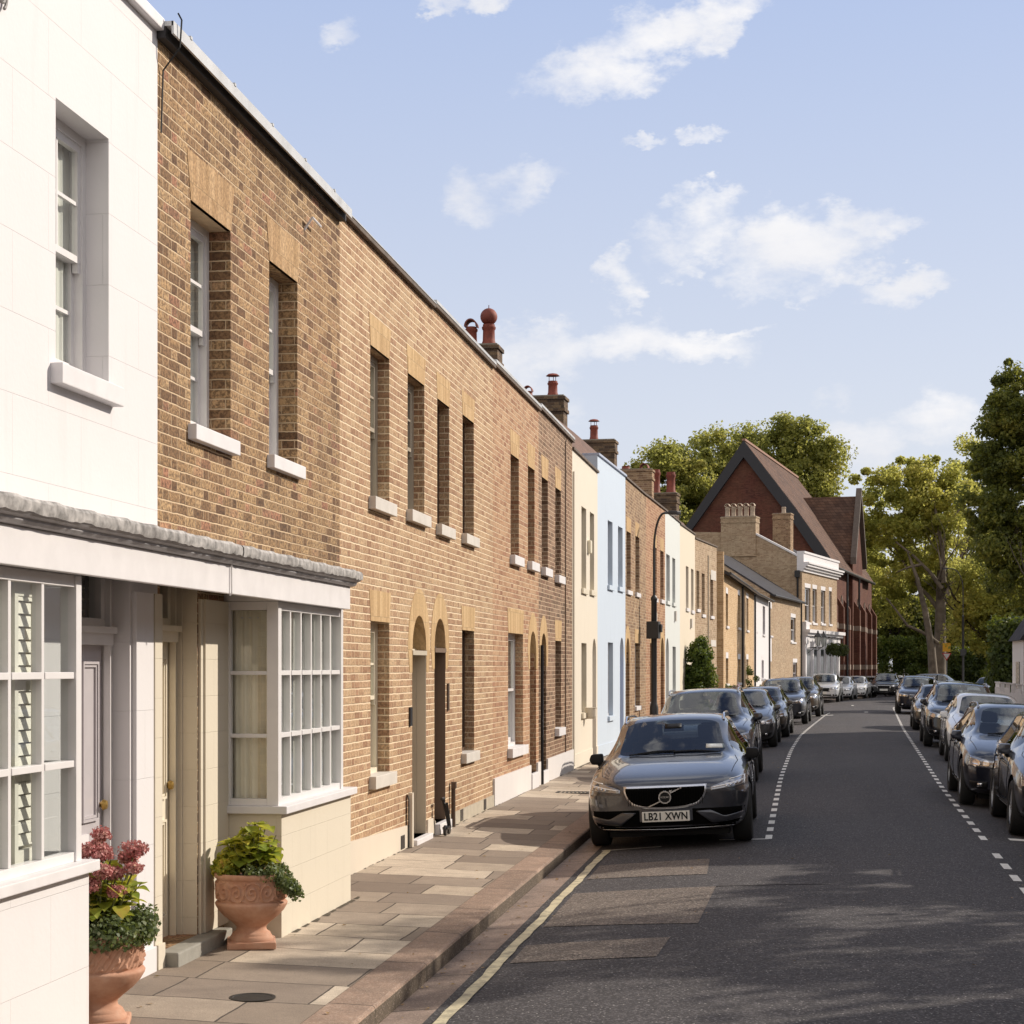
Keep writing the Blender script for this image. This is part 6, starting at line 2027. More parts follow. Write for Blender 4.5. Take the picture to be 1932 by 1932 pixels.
def make_car(name, label, S, W, H, zb, wb, front_y, rear_y, paint, tyre=.33, tw=.22, style='estate', rails=False, group='cars parked along the kerbs', hero=False, plate='', wx=None):
    """S: stations (y, kind, top, belt, width factor, bow, upper y shift); the car faces -y, front axle at y=0"""
    root = empty(name, (0, 0, 0), 0, label, 'car', group)
    wr = W * .335
    rings = []
    NJ = 14
    V = []
    for (y, kind, zt, zbelt, wf, bow, dyu) in S:
        w = W / 2 * wf
        zbl = zb + (.07 if wf < .9 else 0)
        pts = section(kind, w, H, zbl, zbelt, zt, wr)
        ring = []
        for side in (1, -1):
            rr_ = []
            for j, (x, z) in enumerate(pts):
                if side == -1 and j in (0, NJ - 1):
                    rr_.append(ring[j]); continue
                yy = y + bow * (abs(x) / (W / 2)) ** 2.4 + (dyu if j >= 8 else 0) * (1 if j > 8 else .6)
                V.append((x * side, yy, z))
                rr_.append(len(V) - 1)
            ring += rr_
        rings.append(ring)
    F, MI = [], []
    ns = len(S)
    i_cowl = next(i for i, s in enumerate(S) if s[1] == 'c') - 1
    cab = [i for i, s in enumerate(S) if s[1] == 'c']
    i_wt, i_rt = cab[1], cab[-1]
    pill = S[0][0] * 0
    for i in range(ns - 1):
        a, b = rings[i], rings[i + 1]
        for side in (0, 1):
            o_ = side * NJ
            for j in range(NJ - 1):
                q = (a[o_ + j], b[o_ + j], b[o_ + j + 1], a[o_ + j + 1])
                if side: q = q[::-1]
                mi = 0
                if j in (11, 12) and i_cowl <= i < i_wt: mi = 1
                elif j in (11, 12) and i >= i_rt and S[i + 1][1] == 'h' and i < i_rt + 1: mi = 3
                elif j in (8, 9) and i_cowl < i < i_rt:
                    mi = 2 if S[i + 1][0] - S[i][0] > .12 else 4
                F.append(q); MI.append(mi)
    fr = [1.0, .72, .4, 0.0]
    for end, s, ring in ((0, S[0], rings[0]), (1, S[-1], rings[-1])):
        grid = []
        for j in range(NJ):
            x, z = V[ring[j]][0], V[ring[j]][2]
            row = [ring[j]]
            if j not in (0, NJ - 1):
                cols = []
                for f_ in (.72, .4, 0, -.4, -.72):
                    V.append((x * f_, s[0] + s[5] * (abs(x * f_) / (W / 2)) ** 2.4 + (-.025 if end == 0 else .02), z)); cols.append(len(V) - 1)
                row += cols + [ring[NJ + j]]
            grid.append(row)
        for j in range(NJ - 1):
            ra, rb = grid[j], grid[j + 1]
            if len(ra) == 1:
                ra = ra * 7
            if len(rb) == 1:
                rb = rb * 7
            for k in range(6):
                q = [ra[k], ra[k + 1], rb[k + 1], rb[k]]
                q2 = []
                for t_ in q:
                    if t_ not in q2: q2.append(t_)
                if len(q2) >= 3:
                    if end: q2 = q2[::-1]
                    F.append(tuple(q2)); MI.append(0)
    me = bpy.data.meshes.new('shell')
    me.from_pydata(V, [], F)
    mats = [paint, CGL, CGL, CGL, TRIM]
    for m_ in mats: me.materials.append(m_)
    me.polygons.foreach_set('material_index', MI)
    bm = bmesh.new(); bm.from_mesh(me)
    cr = bm.edges.layers.float.new('crease_edge')
    for e in bm.edges:
        ms = {f_.material_index for f_ in e.link_faces}
        if len(ms) > 1: e[cr] = .55
    bmesh.ops.recalc_face_normals(bm, faces=bm.faces)
    bm.to_mesh(me); bm.free()
    sh = bpy.data.objects.new('shell', me); COL.objects.link(sh)
    md = sh.modifiers.new('s', 'SUBSURF'); md.levels = 2; md.render_levels = 2
    # wheel wells
    wx = wx or W / 2 - tw * .5 - .01
    cb = MB(); cb.cur = 4
    for yy in (0, wb):
        for sd in (1, -1):
            x0, x1 = sd * (wx - tw * .5 - .04), sd * (W / 2 + .2)
            cb.lathe([(tyre + .055, min(x0, x1)), (tyre + .055, max(x0, x1))], 40, (0, yy, tyre + .01), 'X')
    cm = bpy.data.meshes.new('c'); cm.from_pydata(cb.v, [], cb.f)
    for m_ in mats: cm.materials.append(m_)
    cm.polygons.foreach_set('material_index', [4] * len(cb.f))
    bm = bmesh.new(); bm.from_mesh(cm); bmesh.ops.recalc_face_normals(bm, faces=bm.faces); bm.to_mesh(cm); bm.free()
    co = bpy.data.objects.new('c', cm); COL.objects.link(co)
    md = sh.modifiers.new('b', 'BOOLEAN'); md.object = co; md.operation = 'DIFFERENCE'; md.solver = 'EXACT'
    dg = bpy.context.evaluated_depsgraph_get()
    ev = bpy.data.meshes.new_from_object(sh.evaluated_get(dg))
    bpy.data.objects.remove(sh); bpy.data.objects.remove(co)
    verts = [v_.co.copy() for v_ in ev.vertices]
    polys = [tuple(p_.vertices) for p_ in ev.polygons]
    mids = [p_.material_index for p_ in ev.polygons]
    bvh = BVHTree.FromPolygons(verts, polys)
    def sub(nm, sel, mat, parent):
        mp = {}; vv = []; ff = []
        for p_ in sel:
            q = []
            for i_ in p_:
                if i_ not in mp: mp[i_] = len(vv); vv.append(verts[i_])
                q.append(mp[i_])
            ff.append(q)
        m2 = bpy.data.meshes.new(nm); m2.from_pydata(vv, [], ff); m2.materials.append(mat)
        m2.polygons.foreach_set('use_smooth', [True] * len(ff)); m2.set_sharp_from_angle(angle=R(38))
        o_ = bpy.data.objects.new(nm, m2); COL.objects.link(o_); o_.parent = parent
        return o_
    body = sub('body', [p_ for p_, m_ in zip(polys, mids) if m_ == 0], paint, root)
    sub('windscreen', [p_ for p_, m_ in zip(polys, mids) if m_ == 1], CGL, root)
    for sd in (1, -1):
        sub('side_window', [p_ for p_, m_ in zip(polys, mids) if m_ == 2 and verts[p_[0]].x * sd > 0], CGL, root)
    rw = [p_ for p_, m_ in zip(polys, mids) if m_ == 3]
    if rw: sub('rear_window', rw, CGL, root)
    tr_ = [p_ for p_, m_ in zip(polys, mids) if m_ == 4]
    if tr_: sub('trim', tr_, TRIM, root)

    def patch(nm, fn, mat, parent=root, nu=16, nv=6, off=.006, d=(0, 1, 0), thick=.012, o0=-5.0, solid=True):
        """surface that hugs the shell: fn(s, t) gives the point in the view plane"""
        D = Vector(d)
        mb = MB(); G = []
        for i_ in range(nu + 1):
            row_ = []
            for j_ in range(nv + 1):
                a_, b_ = fn(i_ / nu, j_ / nv)
                if abs(D.y) > .5: org = Vector((a_, -5 * D.y, b_))
                elif abs(D.x) > .5: org = Vector((-5 * D.x, a_, b_))
                else: org = Vector((a_, b_, 5))
                hit = bvh.ray_cast(org, D)[0]
                if hit is None: row_.append(None)
                else: row_.append(mb.pt(hit - D * off))
            G.append(row_)
        for i_ in range(nu):
            for j_ in range(nv):
                q = [G[i_][j_], G[i_ + 1][j_], G[i_ + 1][j_ + 1], G[i_][j_ + 1]]
                if None not in q: mb.face(q)
        o_ = mb.build(nm, mat, parent, smooth=50)
        if solid and len(o_.data.polygons):
            bm = bmesh.new(); bm.from_mesh(o_.data)
            ext = bmesh.ops.extrude_face_region(bm, geom=list(bm.faces))
            for v_ in [e_ for e_ in ext['geom'] if isinstance(e_, bmesh.types.BMVert)]:
                v_.co += D * thick
            bmesh.ops.recalc_face_normals(bm, faces=bm.faces)
            bm.to_mesh(o_.data); bm.free()
        return o_
    def line(nm, pts, mat, width=.004, d=(0, 1, 0), off=.0015, parent=root, n=30):
        """thin seam following the shell through view plane points"""
        D = Vector(d); P = []
        for (a_, b_), (c_, e_) in zip(pts, pts[1:]):
            for k in range(n):
                t_ = k / n
                x_, z_ = a_ + (c_ - a_) * t_, b_ + (e_ - b_) * t_
                if abs(D.y) > .5: org = Vector((x_, -5 * D.y, z_))
                elif abs(D.x) > .5: org = Vector((-5 * D.x, x_, z_))
                else: org = Vector((x_, z_, 5))
                hit = bvh.ray_cast(org, D)[0]
                if hit is not None: P.append(hit - D * off)
        if len(P) > 2:
            mb = MB(); mb.tube(P, width, 4); return mb.build(nm, mat, parent)

    HW = W / 2
    # wheels
    for yy in (0, wb):
        for sd in (1, -1):
            mb = MB()
            X = sd * wx
            h_ = tw / 2
            prof = [(tyre * .66, -h_ * .9), (tyre * .9, -h_), (tyre * .975, -h_ * .86), (tyre, -h_ * .6), (tyre, h_ * .6), (tyre * .975, h_ * .86), (tyre * .9, h_), (tyre * .66, h_ * .9)]
            mb.lathe(prof, 36, (X, yy, tyre), 'X', cap=False)
            wh = mb.build('wheel', RUB, root, smooth=40)
            mb = MB()
            xf = h_ * .72
            prof = [(tyre * .67, -xf), (tyre * .67, xf * 1.15), (tyre * .62, xf * 1.18), (tyre * .60, xf * .3), (tyre * .59, -xf)]
            pr = prof if sd > 0 else [(a_, -b_) for a_, b_ in prof]
            mb.lathe(pr, 36, (X, yy, tyre), 'X', cap=False)
            for k in range(5):
                a0 = 2 * math.pi * k / 5
                for da in (-.13, .13):
                    a1 = a0 + da
                    p0 = (X + sd * xf * .75, yy + tyre * .12 * math.cos(a0), tyre + tyre * .12 * math.sin(a0))
                    p1 = (X + sd * xf * .95, yy + tyre * .61 * math.cos(a1), tyre + tyre * .61 * math.sin(a1))
                    mb.tube([p0, p1], [.022, .014], 5)
            mb.lathe([(.0, 0), (.055, 0), (.06, sd * .03), (.0, sd * .035)], 14, (X + sd * xf * .62, yy, tyre), 'X', cap=False)
            mb.build('rim', RIM, wh, smooth=40)
            mb = MB(); mb.lathe([(.0, 0), (tyre * .5, 0), (tyre * .5, sd * .01), (0, sd * .01)], 20, (X - sd * .01, yy, tyre), 'X', cap=False)
            mb.build('brake_disc', TRIM, wh)
    # underside block so that the gap below reads dark
    mb = MB(); mb.box(-HW * .72, HW * .72, -.45, wb + .5, zb - .06, zb + .05); mb.build('underbody', TRIM, root)
    # cabin
    cyy = S[i_cowl][0]; bz = S[i_cowl + 3][3]
    mb = MB(); mb.prism([(-HW * .80, cyy + .12, bz + .015), (-HW * .80, cyy + .55, bz + .03), (-HW * .80, cyy + .60, bz - .30), (-HW * .80, cyy + .12, bz - .30)], (HW * 1.6, 0, 0)); mb.build('dashboard', SEAT, root, bevel=.02)
    mb = MB(); mb.box(-HW * .86, HW * .86, cyy + .1, wb + .1, zb + .08, zb + .12); mb.build('cabin_floor', SEAT, root)
    for sx_ in (-.37, .37):
        for yy_ in (cyy + 1.25, cyy + 2.15):
            mb = MB()
            mb.box(sx_ - .24, sx_ + .24, yy_ - .42, yy_ + .05, bz - .55, bz - .38)
            mb.prism([(sx_ - .23, yy_, bz - .45), (sx_ - .23, yy_ + .13, bz - .45), (sx_ - .20, yy_ + .24, bz + .16), (sx_ - .20, yy_ + .14, bz + .18)], (.43, 0, 0))
            mb.box(sx_ - .12, sx_ + .12, yy_ + .15, yy_ + .24, bz + .20, bz + .36)
            mb.build('seat', SEAT, root, bevel=.03)
    mb = MB(); R0 = .18
    ring_ = [(.37 + R0 * math.cos(a), cyy + .68 - .06 * math.sin(a), bz - .03 + R0 * math.sin(a)) for a in np.linspace(0, 6.283, 21)]
    mb.tube(ring_, .016, 6); mb.tube([(.37, cyy + .55, bz - .06), (.37, cyy + .68, bz - .03)], .03, 6); mb.build('steering_wheel', TRIM, root)
    mb = MB(); mb.box(-.12, .12, cyy + .62, cyy + .66, H - .20, H - .13); mb.build('rear_view_mirror', TRIM, root)
    # mirrors
    my = S[i_cowl][0] + .42
    mz = S[i_cowl][3] - .035
    for sd in (1, -1):
        mb = MB()
        x0, x1 = sd * (HW * .945), sd * (HW + .145)
        mb.prism([(sd * (HW - .075), my - .03, mz), (sd * (HW + .065), my - .05, mz + .015), (sd * (HW + .095), my - .05, mz + .07), (sd * (HW + .07), my - .045, mz + .135), (sd * (HW - .065), my - .03, mz + .14)], (0, .15, 0))
        m_o = mb.build('wing_mirror', paint if not hero else TRIM, root, bevel=.022, smooth=50)
        mb = MB(); mb.tube([(sd * HW * .88, my + .03, mz - .07), (sd * (HW - .02), my + .03, mz + .02)], .035, 6); mb.build('stalk', TRIM, m_o)
        mb = MB(); mb.box(min(sd * (HW - .05), sd * (HW + .07)), max(sd * (HW - .05), sd * (HW + .07)), my + .099, my + .103, mz + .02, mz + .12); mb.build('mirror_glass', CHR, m_o)
    if rails:
        y0, y1 = S[i_wt][0] + .15, S[i_rt][0] - .1
        for sd in (1, -1):
            pts = []
            for k in range(13):
                t_ = k / 12
                yy = y0 + (y1 - y0) * t_
                hit = bvh.ray_cast(Vector((sd * (wr - .02), yy, 5)), Vector((0, 0, -1)))[0]
                pts.append(Vector((sd * (wr - .02), yy, hit.z + (.045 if 0 < k < 12 else .0))))
            mb = MB(); mb.tube(pts, .016, 8); mb.build('roof_rail', CHR if hero else RIM, root, smooth=50)
    # doors, sills, handles
    belt = S[i_cowl + 3][3]
    for sd in (1, -1):
        d_ = (-sd, 0, 0)
        y1_, y2_, y3_ = .45, S[i_cowl][0] + 1.15, wb - .28
        zl = zb + .12
        line('door_seam', [(y1_ + .1, belt - .04), (y1_, belt - .25), (y1_ + .05, zl), (y2_, zl), (y2_, belt - .02)], TRIM, .0045, d_)
        line('door_seam', [(y2_, zl), (y3_ - .15, zl), (y3_ + .08, zl + .32), (y3_ + .1, belt - .02)], TRIM, .0045, d_)
        for yy in (y2_ - .24, y3_ - .12):
            patch('door_handle', lambda s_, t_, yy=yy: (yy + .2 * s_, belt - .13 + .028 * t_), paint, off=.025, d=d_, nu=4, nv=2, thick=.02)
        patch('window_trim', lambda s_, t_: (S[i_cowl][0] + .35 + (S[i_rt][0] - S[i_cowl][0] - .5) * s_, belt - .0 + .014 * t_ + .03 * s_), CHR if style != 'suv' else TRIM, off=.004, d=d_, nu=20, nv=1, thick=.004)
        patch('sill_trim', lambda s_, t_: (.5 + (wb - 1.0) * s_, zb + .02 + .06 * t_), TRIM, off=.006, d=d_, nu=12, nv=1)
    # bonnet shut line and cowl
    cy = S[i_cowl][0]
    line('bonnet_seam', [(-HW * .80, cy - .02), (-HW * .84, .25), (-HW * .78, -.45)], TRIM, .004, (0, 0, -1))
    line('bonnet_seam', [(HW * .80, cy - .02), (HW * .84, .25), (HW * .78, -.45)], TRIM, .004, (0, 0, -1))
    for a_, b_ in ((-.5, .05), (.02, .58)):
        line('wiper', [(a_ * HW / .92, cy + .03), ((a_ + b_) / 2 * HW / .92, cy + .055), (b_ * HW / .92, cy + .05)], TRIM, .009, (0, 0, -1), off=.012)
    zf = S[1][2]
    if hero:
        def grille(s_, t_, m=0.0):  # m widens the outline
            x = -1 + 2 * s_
            hw = .435 + m
            top = .690 + m
            bot = .478 - m + .045 * abs(x) ** 3
            z = bot + (top - bot) * t_
            return (x * hw * (1 - .20 * (1 - t_) ** 2.4), z)
        patch('grille_surround', lambda s_, t_: grille(s_, t_, .021), principled('grille_chrome', (.85, .85, .87), .28, metal=.9), nu=24, nv=10, off=.030, thick=.05)
        gr_ = patch('grille', grille, principled('grille_black', (.003, .003, .003), .95, spec=.04), nu=24, nv=8, off=.034, thick=.03)
        fy = bvh.ray_cast(Vector((0, -5, .58)), Vector((0, 1, 0)))[0].y
        mb = MB()
        for k in range(-15, 16):
            if abs(k) > 1 or True:
                x = k * .027
                hh_ = bvh.ray_cast(Vector((x, -5, .58)), Vector((0, 1, 0)))[0].y
                mb.box(x - .003, x + .003, hh_ - .040, hh_ - .036, .50, .685)
        mb.build('grille_bar', principled('grille_bar', (.005, .005, .005), .9, spec=.05), gr_)
        # ring emblem with a diagonal bar
        em = MB(); n = 36; ex, ez = 0.0, .585
        rings_ = []
        for k in range(n):
            a = 2 * math.pi * k / n
            rings_.append([em.pt((ex + rr_ * math.cos(a), yy, ez + rr_ * math.sin(a))) for rr_, yy in ((.052, fy - .040), (.056, fy - .060), (.070, fy - .060), (.076, fy - .040))])
        for k in range(n):
            a_, b_ = rings_[k], rings_[(k + 1) % n]
            for j in range(4): em.face((a_[j], b_[j], b_[(j + 1) % 4], a_[(j + 1) % 4]))
        em.M = None
        eo = em.build('emblem', CHR, root, smooth=40)
        mb = MB(); mb.lathe([(.0, -.046), (.053, -.046), (.053, -.036)], 24, (ex, fy, ez), 'Y', cap=False); mb.build('emblem_disc', TRIM, eo)
        mb = MB()
        mb.prism([(.052, fy - .058, ez + .068), (.066, fy - .058, ez + .050), (.082, fy - .058, ez + .082)], (0, .012, 0))
        mb.prism([(.045, fy - .062, ez + .066), (.072, fy - .062, ez + .040), (.084, fy - .062, ez + .058), (.058, fy - .062, ez + .078)], (0, .014, 0))
        dg_ = MB()
        def dbar(xa, za, xb, zb_):
            dd = Vector((xb - xa, 0, zb_ - za)).normalized(); nn = Vector((-dd.z, 0, dd.x)) * .006
            ya = bvh.ray_cast(Vector((xa, -5, za)), Vector((0, 1, 0)))[0].y; yb = bvh.ray_cast(Vector((xb, -5, zb_)), Vector((0, 1, 0)))[0].y
            A, B = Vector((xa, ya - .052, za)), Vector((xb, yb - .052, zb_))
            dg_.prism([A + nn, B + nn, B - nn, A - nn], (0, .012, 0))
        dbar(.058, ez + .045, .185, ez + .100); dbar(-.058, ez - .045, -.185, ez - .100)
        dg_.build('emblem_bar', CHR, eo)
        mb.build('emblem_arrow', CHR, eo)
        text_mesh('emblem_text', 'VOLVO', .028, CHR, eo, (ex, fy - .048, ez), (R(90), 0, 0), .001, 1.1, .0005)
        for sd in (1, -1):
            def hl(s_, t_, m=0.0):
                x = .50 + (.885 - .50) * s_
                lo = .640 + .035 * s_ - m * .6
                hi = .668 + .118 * s_ ** .9 + m * .6
                return (sd * (x + (m if s_ > .5 else -m) * .5), lo + (hi - lo) * t_)
            h1 = patch('headlight', lambda s_, t_: hl(s_, t_, .008), LAMPG, nu=18, nv=6, off=.005)
            patch('lamp_blade', lambda s_, t_: (sd * (.52 + .35 * s_), .662 + .052 * s_ + (.011 + .008 * s_) * t_), LAMPL, h1, nu=12, nv=1, off=.010)
            patch('lamp_blade', lambda s_, t_: (sd * (.70 + .16 * s_), .738 + .022 * s_ + .010 * t_), LAMPL, h1, nu=8, nv=1, off=.010)
            patch('lamp_blade', lambda s_, t_: (sd * (.852 + .014 * s_), .68 + .085 * t_), LAMPL, h1, nu=1, nv=4, off=.010)
            for k in range(4):
                patch('lamp_lens', lambda s_, t_, k=k: (sd * (.66 + .045 * k + .028 * s_), .668 + .008 * k + .022 * t_), CHR, h1, nu=2, nv=2, off=.010)
            it = patch('side_intake', lambda s_, t_: (sd * (.29 + .565 * s_), (.225 + .02 * s_) + .225 * t_ * (1 - .12 * s_)), VOID, nu=14, nv=5, off=.006)
            # body coloured blade that kicks in towards the middle
            def blade(s_, t_):
                tp = [(0, .327, .421), (.33, .49, .426), (.66, .63, .352), (1, .835, .385)]
                bt = [(0, .332, .412), (.33, .50, .280), (.66, .66, .292), (1, .815, .312)]
                a_, b_ = [(interp([(q_[0], q_[1]) for q_ in L_], s_), interp([(q_[0], q_[2]) for q_ in L_], s_)) for L_ in (bt, tp)]
                return (sd * (a_[0] + (b_[0] - a_[0]) * t_), a_[1] + (b_[1] - a_[1]) * t_)
            patch('bumper_blade', blade, paint, nu=16, nv=4, off=.022, thick=.03)
        patch('lower_grille', lambda s_, t_: (-.30 + .60 * s_, .222 + .10 * t_), VOID, nu=10, nv=2, off=.006)
        patch('bumper_strip', lambda s_, t_: (-.78 + 1.56 * s_, .212 + .012 * t_ + .015 * abs(2 * s_ - 1)), CHR, nu=24, nv=1, off=.010)
        pz, pw, ph = .375, .26, .056
        yy = bvh.ray_cast(Vector((0, -5, pz)), Vector((0, 1, 0)))[0].y - .045
        mb = MB(); mb.box(-pw, pw, yy, yy + .06, pz - ph, pz + ph)
        po = mb.build('number_plate', PLATE, root, bevel=.006)
        text_mesh('plate_text', plate, .112, TRIM, po, (0, yy - .003, pz), (R(90), 0, 0), .0012, .86, .0026, 1.04)
        # permit card inside the screen, seen through it
        patch('permit_card', lambda s_, t_: (.40 + .25 * s_, 1.035 + .045 * t_ - .01 * s_), principled('card', (.70, .74, .74), .5), nu=4, nv=2, off=.004, thick=.003)
        patch('sensor_cover', lambda s_, t_: (-.10 + .2 * s_, 1.27 + .055 * t_), TRIM, nu=4, nv=2, off=.003, thick=.002)
    else:
        gw = .36 if style != 'suv' else .42
        gz0, gz1 = (zf - .26, zf - .10) if style != 'suv' else (zf - .30, zf - .10)
        g1 = patch('grille_surround', lambda s_, t_: ((-gw - .015 + 2 * (gw + .015) * s_), gz0 - .015 + (gz1 - gz0 + .03) * t_), CHR, nu=14, nv=4, off=.004)
        patch('grille', lambda s_, t_: ((-gw + 2 * gw * s_) * (1 - .12 * (1 - t_)), gz0 + (gz1 - gz0) * t_), TRIM, nu=14, nv=4, off=.010)
        for sd in (1, -1):
            h1 = patch('headlight', lambda s_, t_: (sd * (HW * .50 + HW * .41 * s_), zf - .19 + .02 * s_ + (.10 + .05 * s_) * t_), LAMPG, nu=12, nv=5, off=.005)
            for xx, rd_ in ((HW * .66, .045), (HW * .80, .05)):
                patch('lamp_lens', lambda s_, t_, xx=xx, rd_=rd_: (sd * (xx + rd_ * s_ * math.cos(2 * math.pi * t_)), zf - .12 + rd_ * s_ * math.sin(2 * math.pi * t_)), CHR, h1, nu=3, nv=12, off=.010, solid=False)
            patch('side_intake', lambda s_, t_: (sd * (HW * .62 + HW * .26 * s_), zb + .10 + .10 * t_), TRIM, nu=6, nv=3, off=.005)
            patch('fog_light', lambda s_, t_: (sd * (HW * .70 + HW * .07 * s_), zb + .125 + .05 * t_), CHR, nu=2, nv=2, off=.012)
        patch('lower_grille', lambda s_, t_: (-HW * .55 + HW * 1.1 * s_, zb + .07 + .12 * t_), TRIM, nu=10, nv=3, off=.006)
        pz = zb + .27
        yy = bvh.ray_cast(Vector((0, -5, pz)), Vector((0, 1, 0)))[0].y - .02
        mb = MB(); mb.box(-.26, .26, yy, yy + .03, pz - .055, pz + .055); mb.build('number_plate', PLATE, root, bevel=.005)
    # tail
    zr = S[-2][3] - .02
    for sd in (1, -1):
        patch('tail_light', lambda s_, t_: (sd * (HW * .62 + HW * .30 * s_), zr - .14 + .16 * t_), REDL, nu=8, nv=4, off=.006, d=(0, -1, 0))
    yy = bvh.ray_cast(Vector((0, 9, zr - .3)), Vector((0, -1, 0)))[0]
    if yy is not None:
        mb = MB(); mb.box(-.26, .26, yy.y - .01, yy.y + .015, zr - .36, zr - .25); mb.build('number_plate', PLATEY, root)
    patch('rear_bumper', lambda s_, t_: (-HW * .8 + HW * 1.6 * s_, zb + .08 + .10 * t_), TRIM, nu=12, nv=2, off=.006, d=(0, -1, 0))
    bpy.data.meshes.remove(ev)
    return root

def stations(fo, wb, ro, H, hood, cowl, cy, wty, beltf, beltr, roof_rear_y, style):
    f = -fo
    zt = H
    S = [(f, 'h', hood - .07, hood - .13, .80, .17, 0), (f + .03, 'h', hood - .01, hood - .09, .86, .19, 0), (f + .16, 'h', hood + .045, hood - .04, .93, .15, 0),
         (f + .42, 'h', hood + .105, hood + .02, .975, .08, 0), (-.02, 'h', (hood + .11) * .35 + cowl * .65 - .01, hood + .07, 1.0, .03, 0),
         (cy - .28, 'h', cowl - .022, beltf - .035, 1.0, .06, 0), (cy - .02, 'h', cowl, beltf - .005, 1.0, .17, 0),
         (cy + (wty - cy) * .45, 'c', cowl + (zt - .07 - cowl) * .50, beltf, 1.0, .15, 0), (wty, 'c', zt - .062, beltf + .005, 1.0, .10, 0)]
    S.append((wty + .14, 'c', zt - .025, beltf + .01, 1.0, .06, 0))
    bp = cy + 1.12
    bb = lambda y: beltf + (beltr - beltf) * (y - cy) / (wb + ro - cy)
    S.append((bp, 'c', zt, bb(bp), 1.0, 0, 0)); S.append((bp + .08, 'c', zt, bb(bp + .08), 1.0, 0, 0))
    cp = wb - .18
    S.append((cp, 'c', zt - .008, bb(cp), 1.0, 0, 0)); S.append((cp + .08, 'c', zt - .012, bb(cp + .08), .998, 0, 0))
    S.append((roof_rear_y - .22, 'c', zt - .04, bb(roof_rear_y - .2), .985, -.02, 0)); S.append((roof_rear_y, 'c', zt - .075, bb(roof_rear_y), .975, -.05, 0))
    e = wb + ro
    S.append((e - .10, 'h', beltr + .05, beltr - .02, .95, -.08, 0)); S.append((e - .04, 'h', beltr - .03, beltr - .10, .93, -.12, 0)); S.append((e, 'h', beltr - .16, beltr - .24, .84, -.14, 0))
    return S

V60 = make_car('parked_estate_car', 'dark slate grey estate car nearest the camera, front number plate LB21 XWN',
               stations(.87, 2.87, 1.02, 1.43, .755, .985, .62, 1.30, .905, .99, 3.40, 'estate'), 1.85, 1.43, .185, 2.87, -.87, 3.89, PT['slate'], rails=True, hero=True, plate='LB21 XWN', tyre=.335)
SUV = make_car('parked_suv', 'x', stations(.90, 2.80, .92, 1.63, .92, 1.13, .55, 1.15, 1.06, 1.13, 3.30, 'suv'), 1.90, 1.63, .25, 2.80, -.9, 3.72, PT['navy'], style='suv', tyre=.36, rails=True)
HATCH = make_car('parked_hatchback', 'x', stations(.84, 2.60, .72, 1.46, .76, 1.0, .50, 1.12, .93, 1.02, 2.95, 'hatch'), 1.78, 1.46, .19, 2.60, -.84, 3.32, PT['grey'], style='hatch', tyre=.32)
ESTATE = make_car('parked_estate_car', 'x', stations(.83, 2.85, .98, 1.45, .76, 1.0, .58, 1.27, .92, 1.0, 3.40, 'estate'), 1.82, 1.45, .18, 2.85, -.83, 3.83, PT['navy'], rails=True, style='estate', tyre=.33)

def heading(tab, y, d=2.0):
    return -math.atan2(smoothed(tab, y + d, 3) - smoothed(tab, y - d, 3), 2 * d)
def put(root, X, Y, rz, label=None, paint=None, tilt=True, zz=None):
    z1_, z2_ = road_z(X - .8, Y), road_z(X + .8, Y)
    zf_, zr_ = road_z(X, Y), road_z(X, Y + 2.7)
    root.location = (X, Y, ((z1_ + z2_) / 2 if zz is None else zz) + .005)
    roll = -math.atan2(z2_ - z1_, 1.6) if zz is None else 0
    root.rotation_euler = (0, roll, rz)
    if label: root['label'] = label
    if paint:
        for c in [c for c in root.children] :
            for s_ in c.material_slots:
                if s_.material and s_.material.name.startswith('paint_'):
                    s_.link = 'OBJECT'; s_.material = PT[paint]
put(V60, -1.25, 20.64, 0.0)
used = set()
def car(proto, *a, **k):
    r_ = proto if proto.name not in used else copy_tree(proto)
    used.add(proto.name)
    put(r_, *a, **k)
    return r_
car(SUV, -1.36, 31.3, heading(DASH_L, 32), 'dark navy tall car parked directly behind the nearest grey estate', 'navy')
car(HATCH, -1.02, 45.2, heading(DASH_L, 46), 'grey hatchback third from the camera in the left row', 'grey')
car(ESTATE, -.72, 51.6, heading(DASH_L, 53), 'bronze grey estate fourth from the camera in the left row', 'bronze')
car(SUV, -.08, 63.4, heading(DASH_L, 65), 'dark grey tall car level with the yellow brick cottage', 'slate')
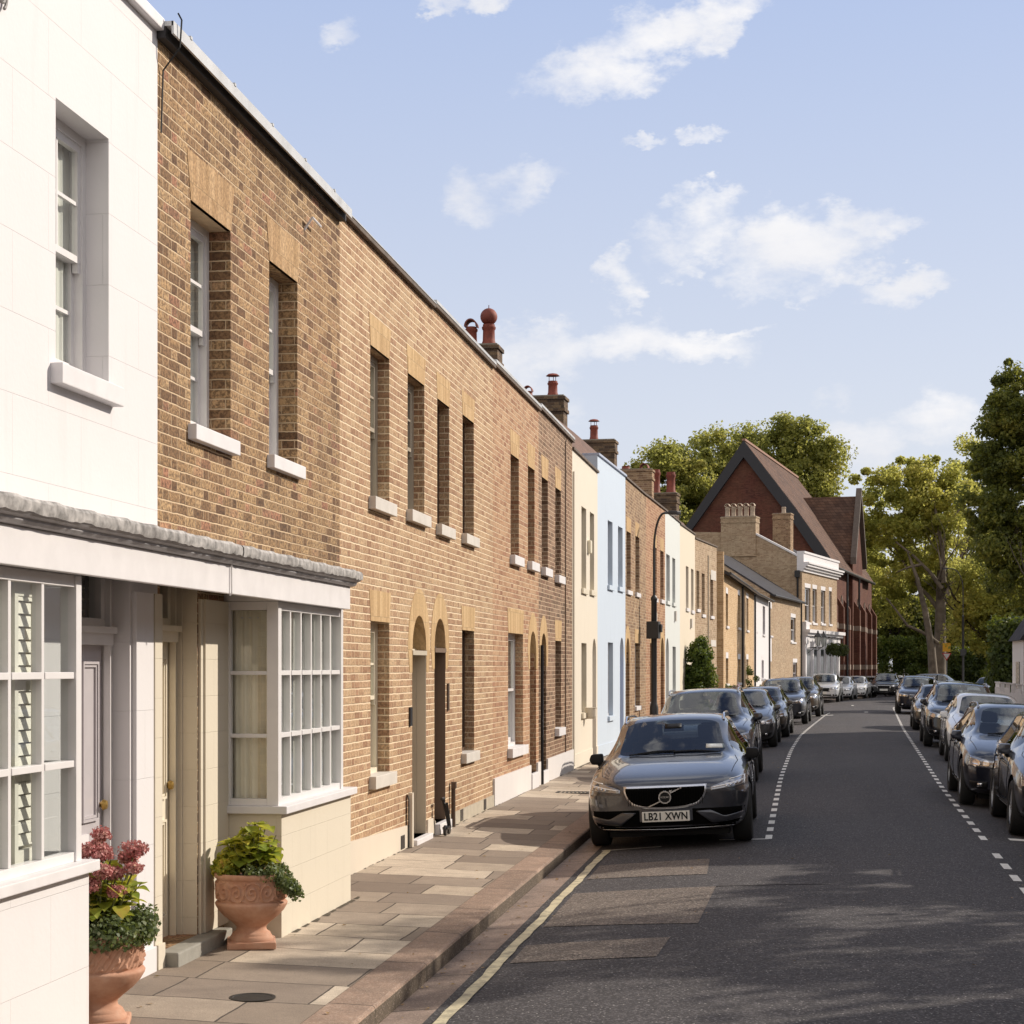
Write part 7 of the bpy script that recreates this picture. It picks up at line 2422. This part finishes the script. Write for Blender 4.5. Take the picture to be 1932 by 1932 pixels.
car(SUV, .55, 72.8, heading(DASH_L, 74), 'bronze tall car behind the dark grey one on the left', 'bronze')
car(SUV, 2.25, 104.5, heading(DASH_L, 90) - .02, 'silver tall car parked in front of the pub', 'silver', zz=-.06)
car(HATCH, 3.35, 112.5, heading(DASH_L, 90) - .06, 'white small car just behind the silver one by the pub', 'white', zz=-.08)
car(HATCH, 4.5, 119.0, heading(DASH_L, 90) - .08, 'white car last in the left row beside the church', 'white', zz=-.1)
# right hand row
car(ESTATE, 3.42, 16.3, heading(DASH_R, 17), 'pale blue grey car cut off by the right edge of the photo', 'ice')
car(HATCH, 3.50, 21.9, heading(DASH_R, 23), 'charcoal hatchback at the right edge with a tan reflection in its side', 'slate')
car(ESTATE, 3.38, 26.5, heading(DASH_R, 28), 'dark blue estate with roof rails third from the right edge', 'navy')
car(HATCH, 4.22, 38.8, heading(DASH_R, 40), 'silver white hatchback behind the dark blue estate on the right', 'white')
car(SUV, 4.38, 45.9, heading(DASH_R, 47), 'black tall car behind the silver white hatchback on the right', 'black')
car(ESTATE, 4.90, 57.9, heading(DASH_R, 59), 'grey estate behind the black tall car on the right', 'bronze')
car(SUV, 5.62, 77.6, heading(DASH_R, 79), 'dark blue tall car farthest along the right row', 'navy')
# at the junction
def junc(proto, u, Y, rz, label, paint):
    p = at(u, VPY, Y)
    car(proto, p.x, Y, rz, label, paint, zz=-.2 if Y > 126 else -.1)
junc(SUV, 1669, 122, -.12, 'black tall car facing the camera at the junction by the church', 'black')
junc(HATCH, 1690, 138, 1.2, 'silver car behind the black one at the junction', 'silver')
junc(ESTATE, 1735, 150, 1.3, 'white car side on at the junction left of the plane tree trunk', 'white')
junc(HATCH, 1748, 128, .9, 'silver car at the junction in front of the plane tree trunk', 'ice')
junc(SUV, 1815, 138, 1.35, 'pale blue van like car right of the plane tree trunk', 'ice')
junc(HATCH, 1850, 108, -.5, 'white hatchback behind the far end of the right row', 'silver')
junc(ESTATE, 1722, 100, -.2, 'silver estate far down the right row', 'silver')
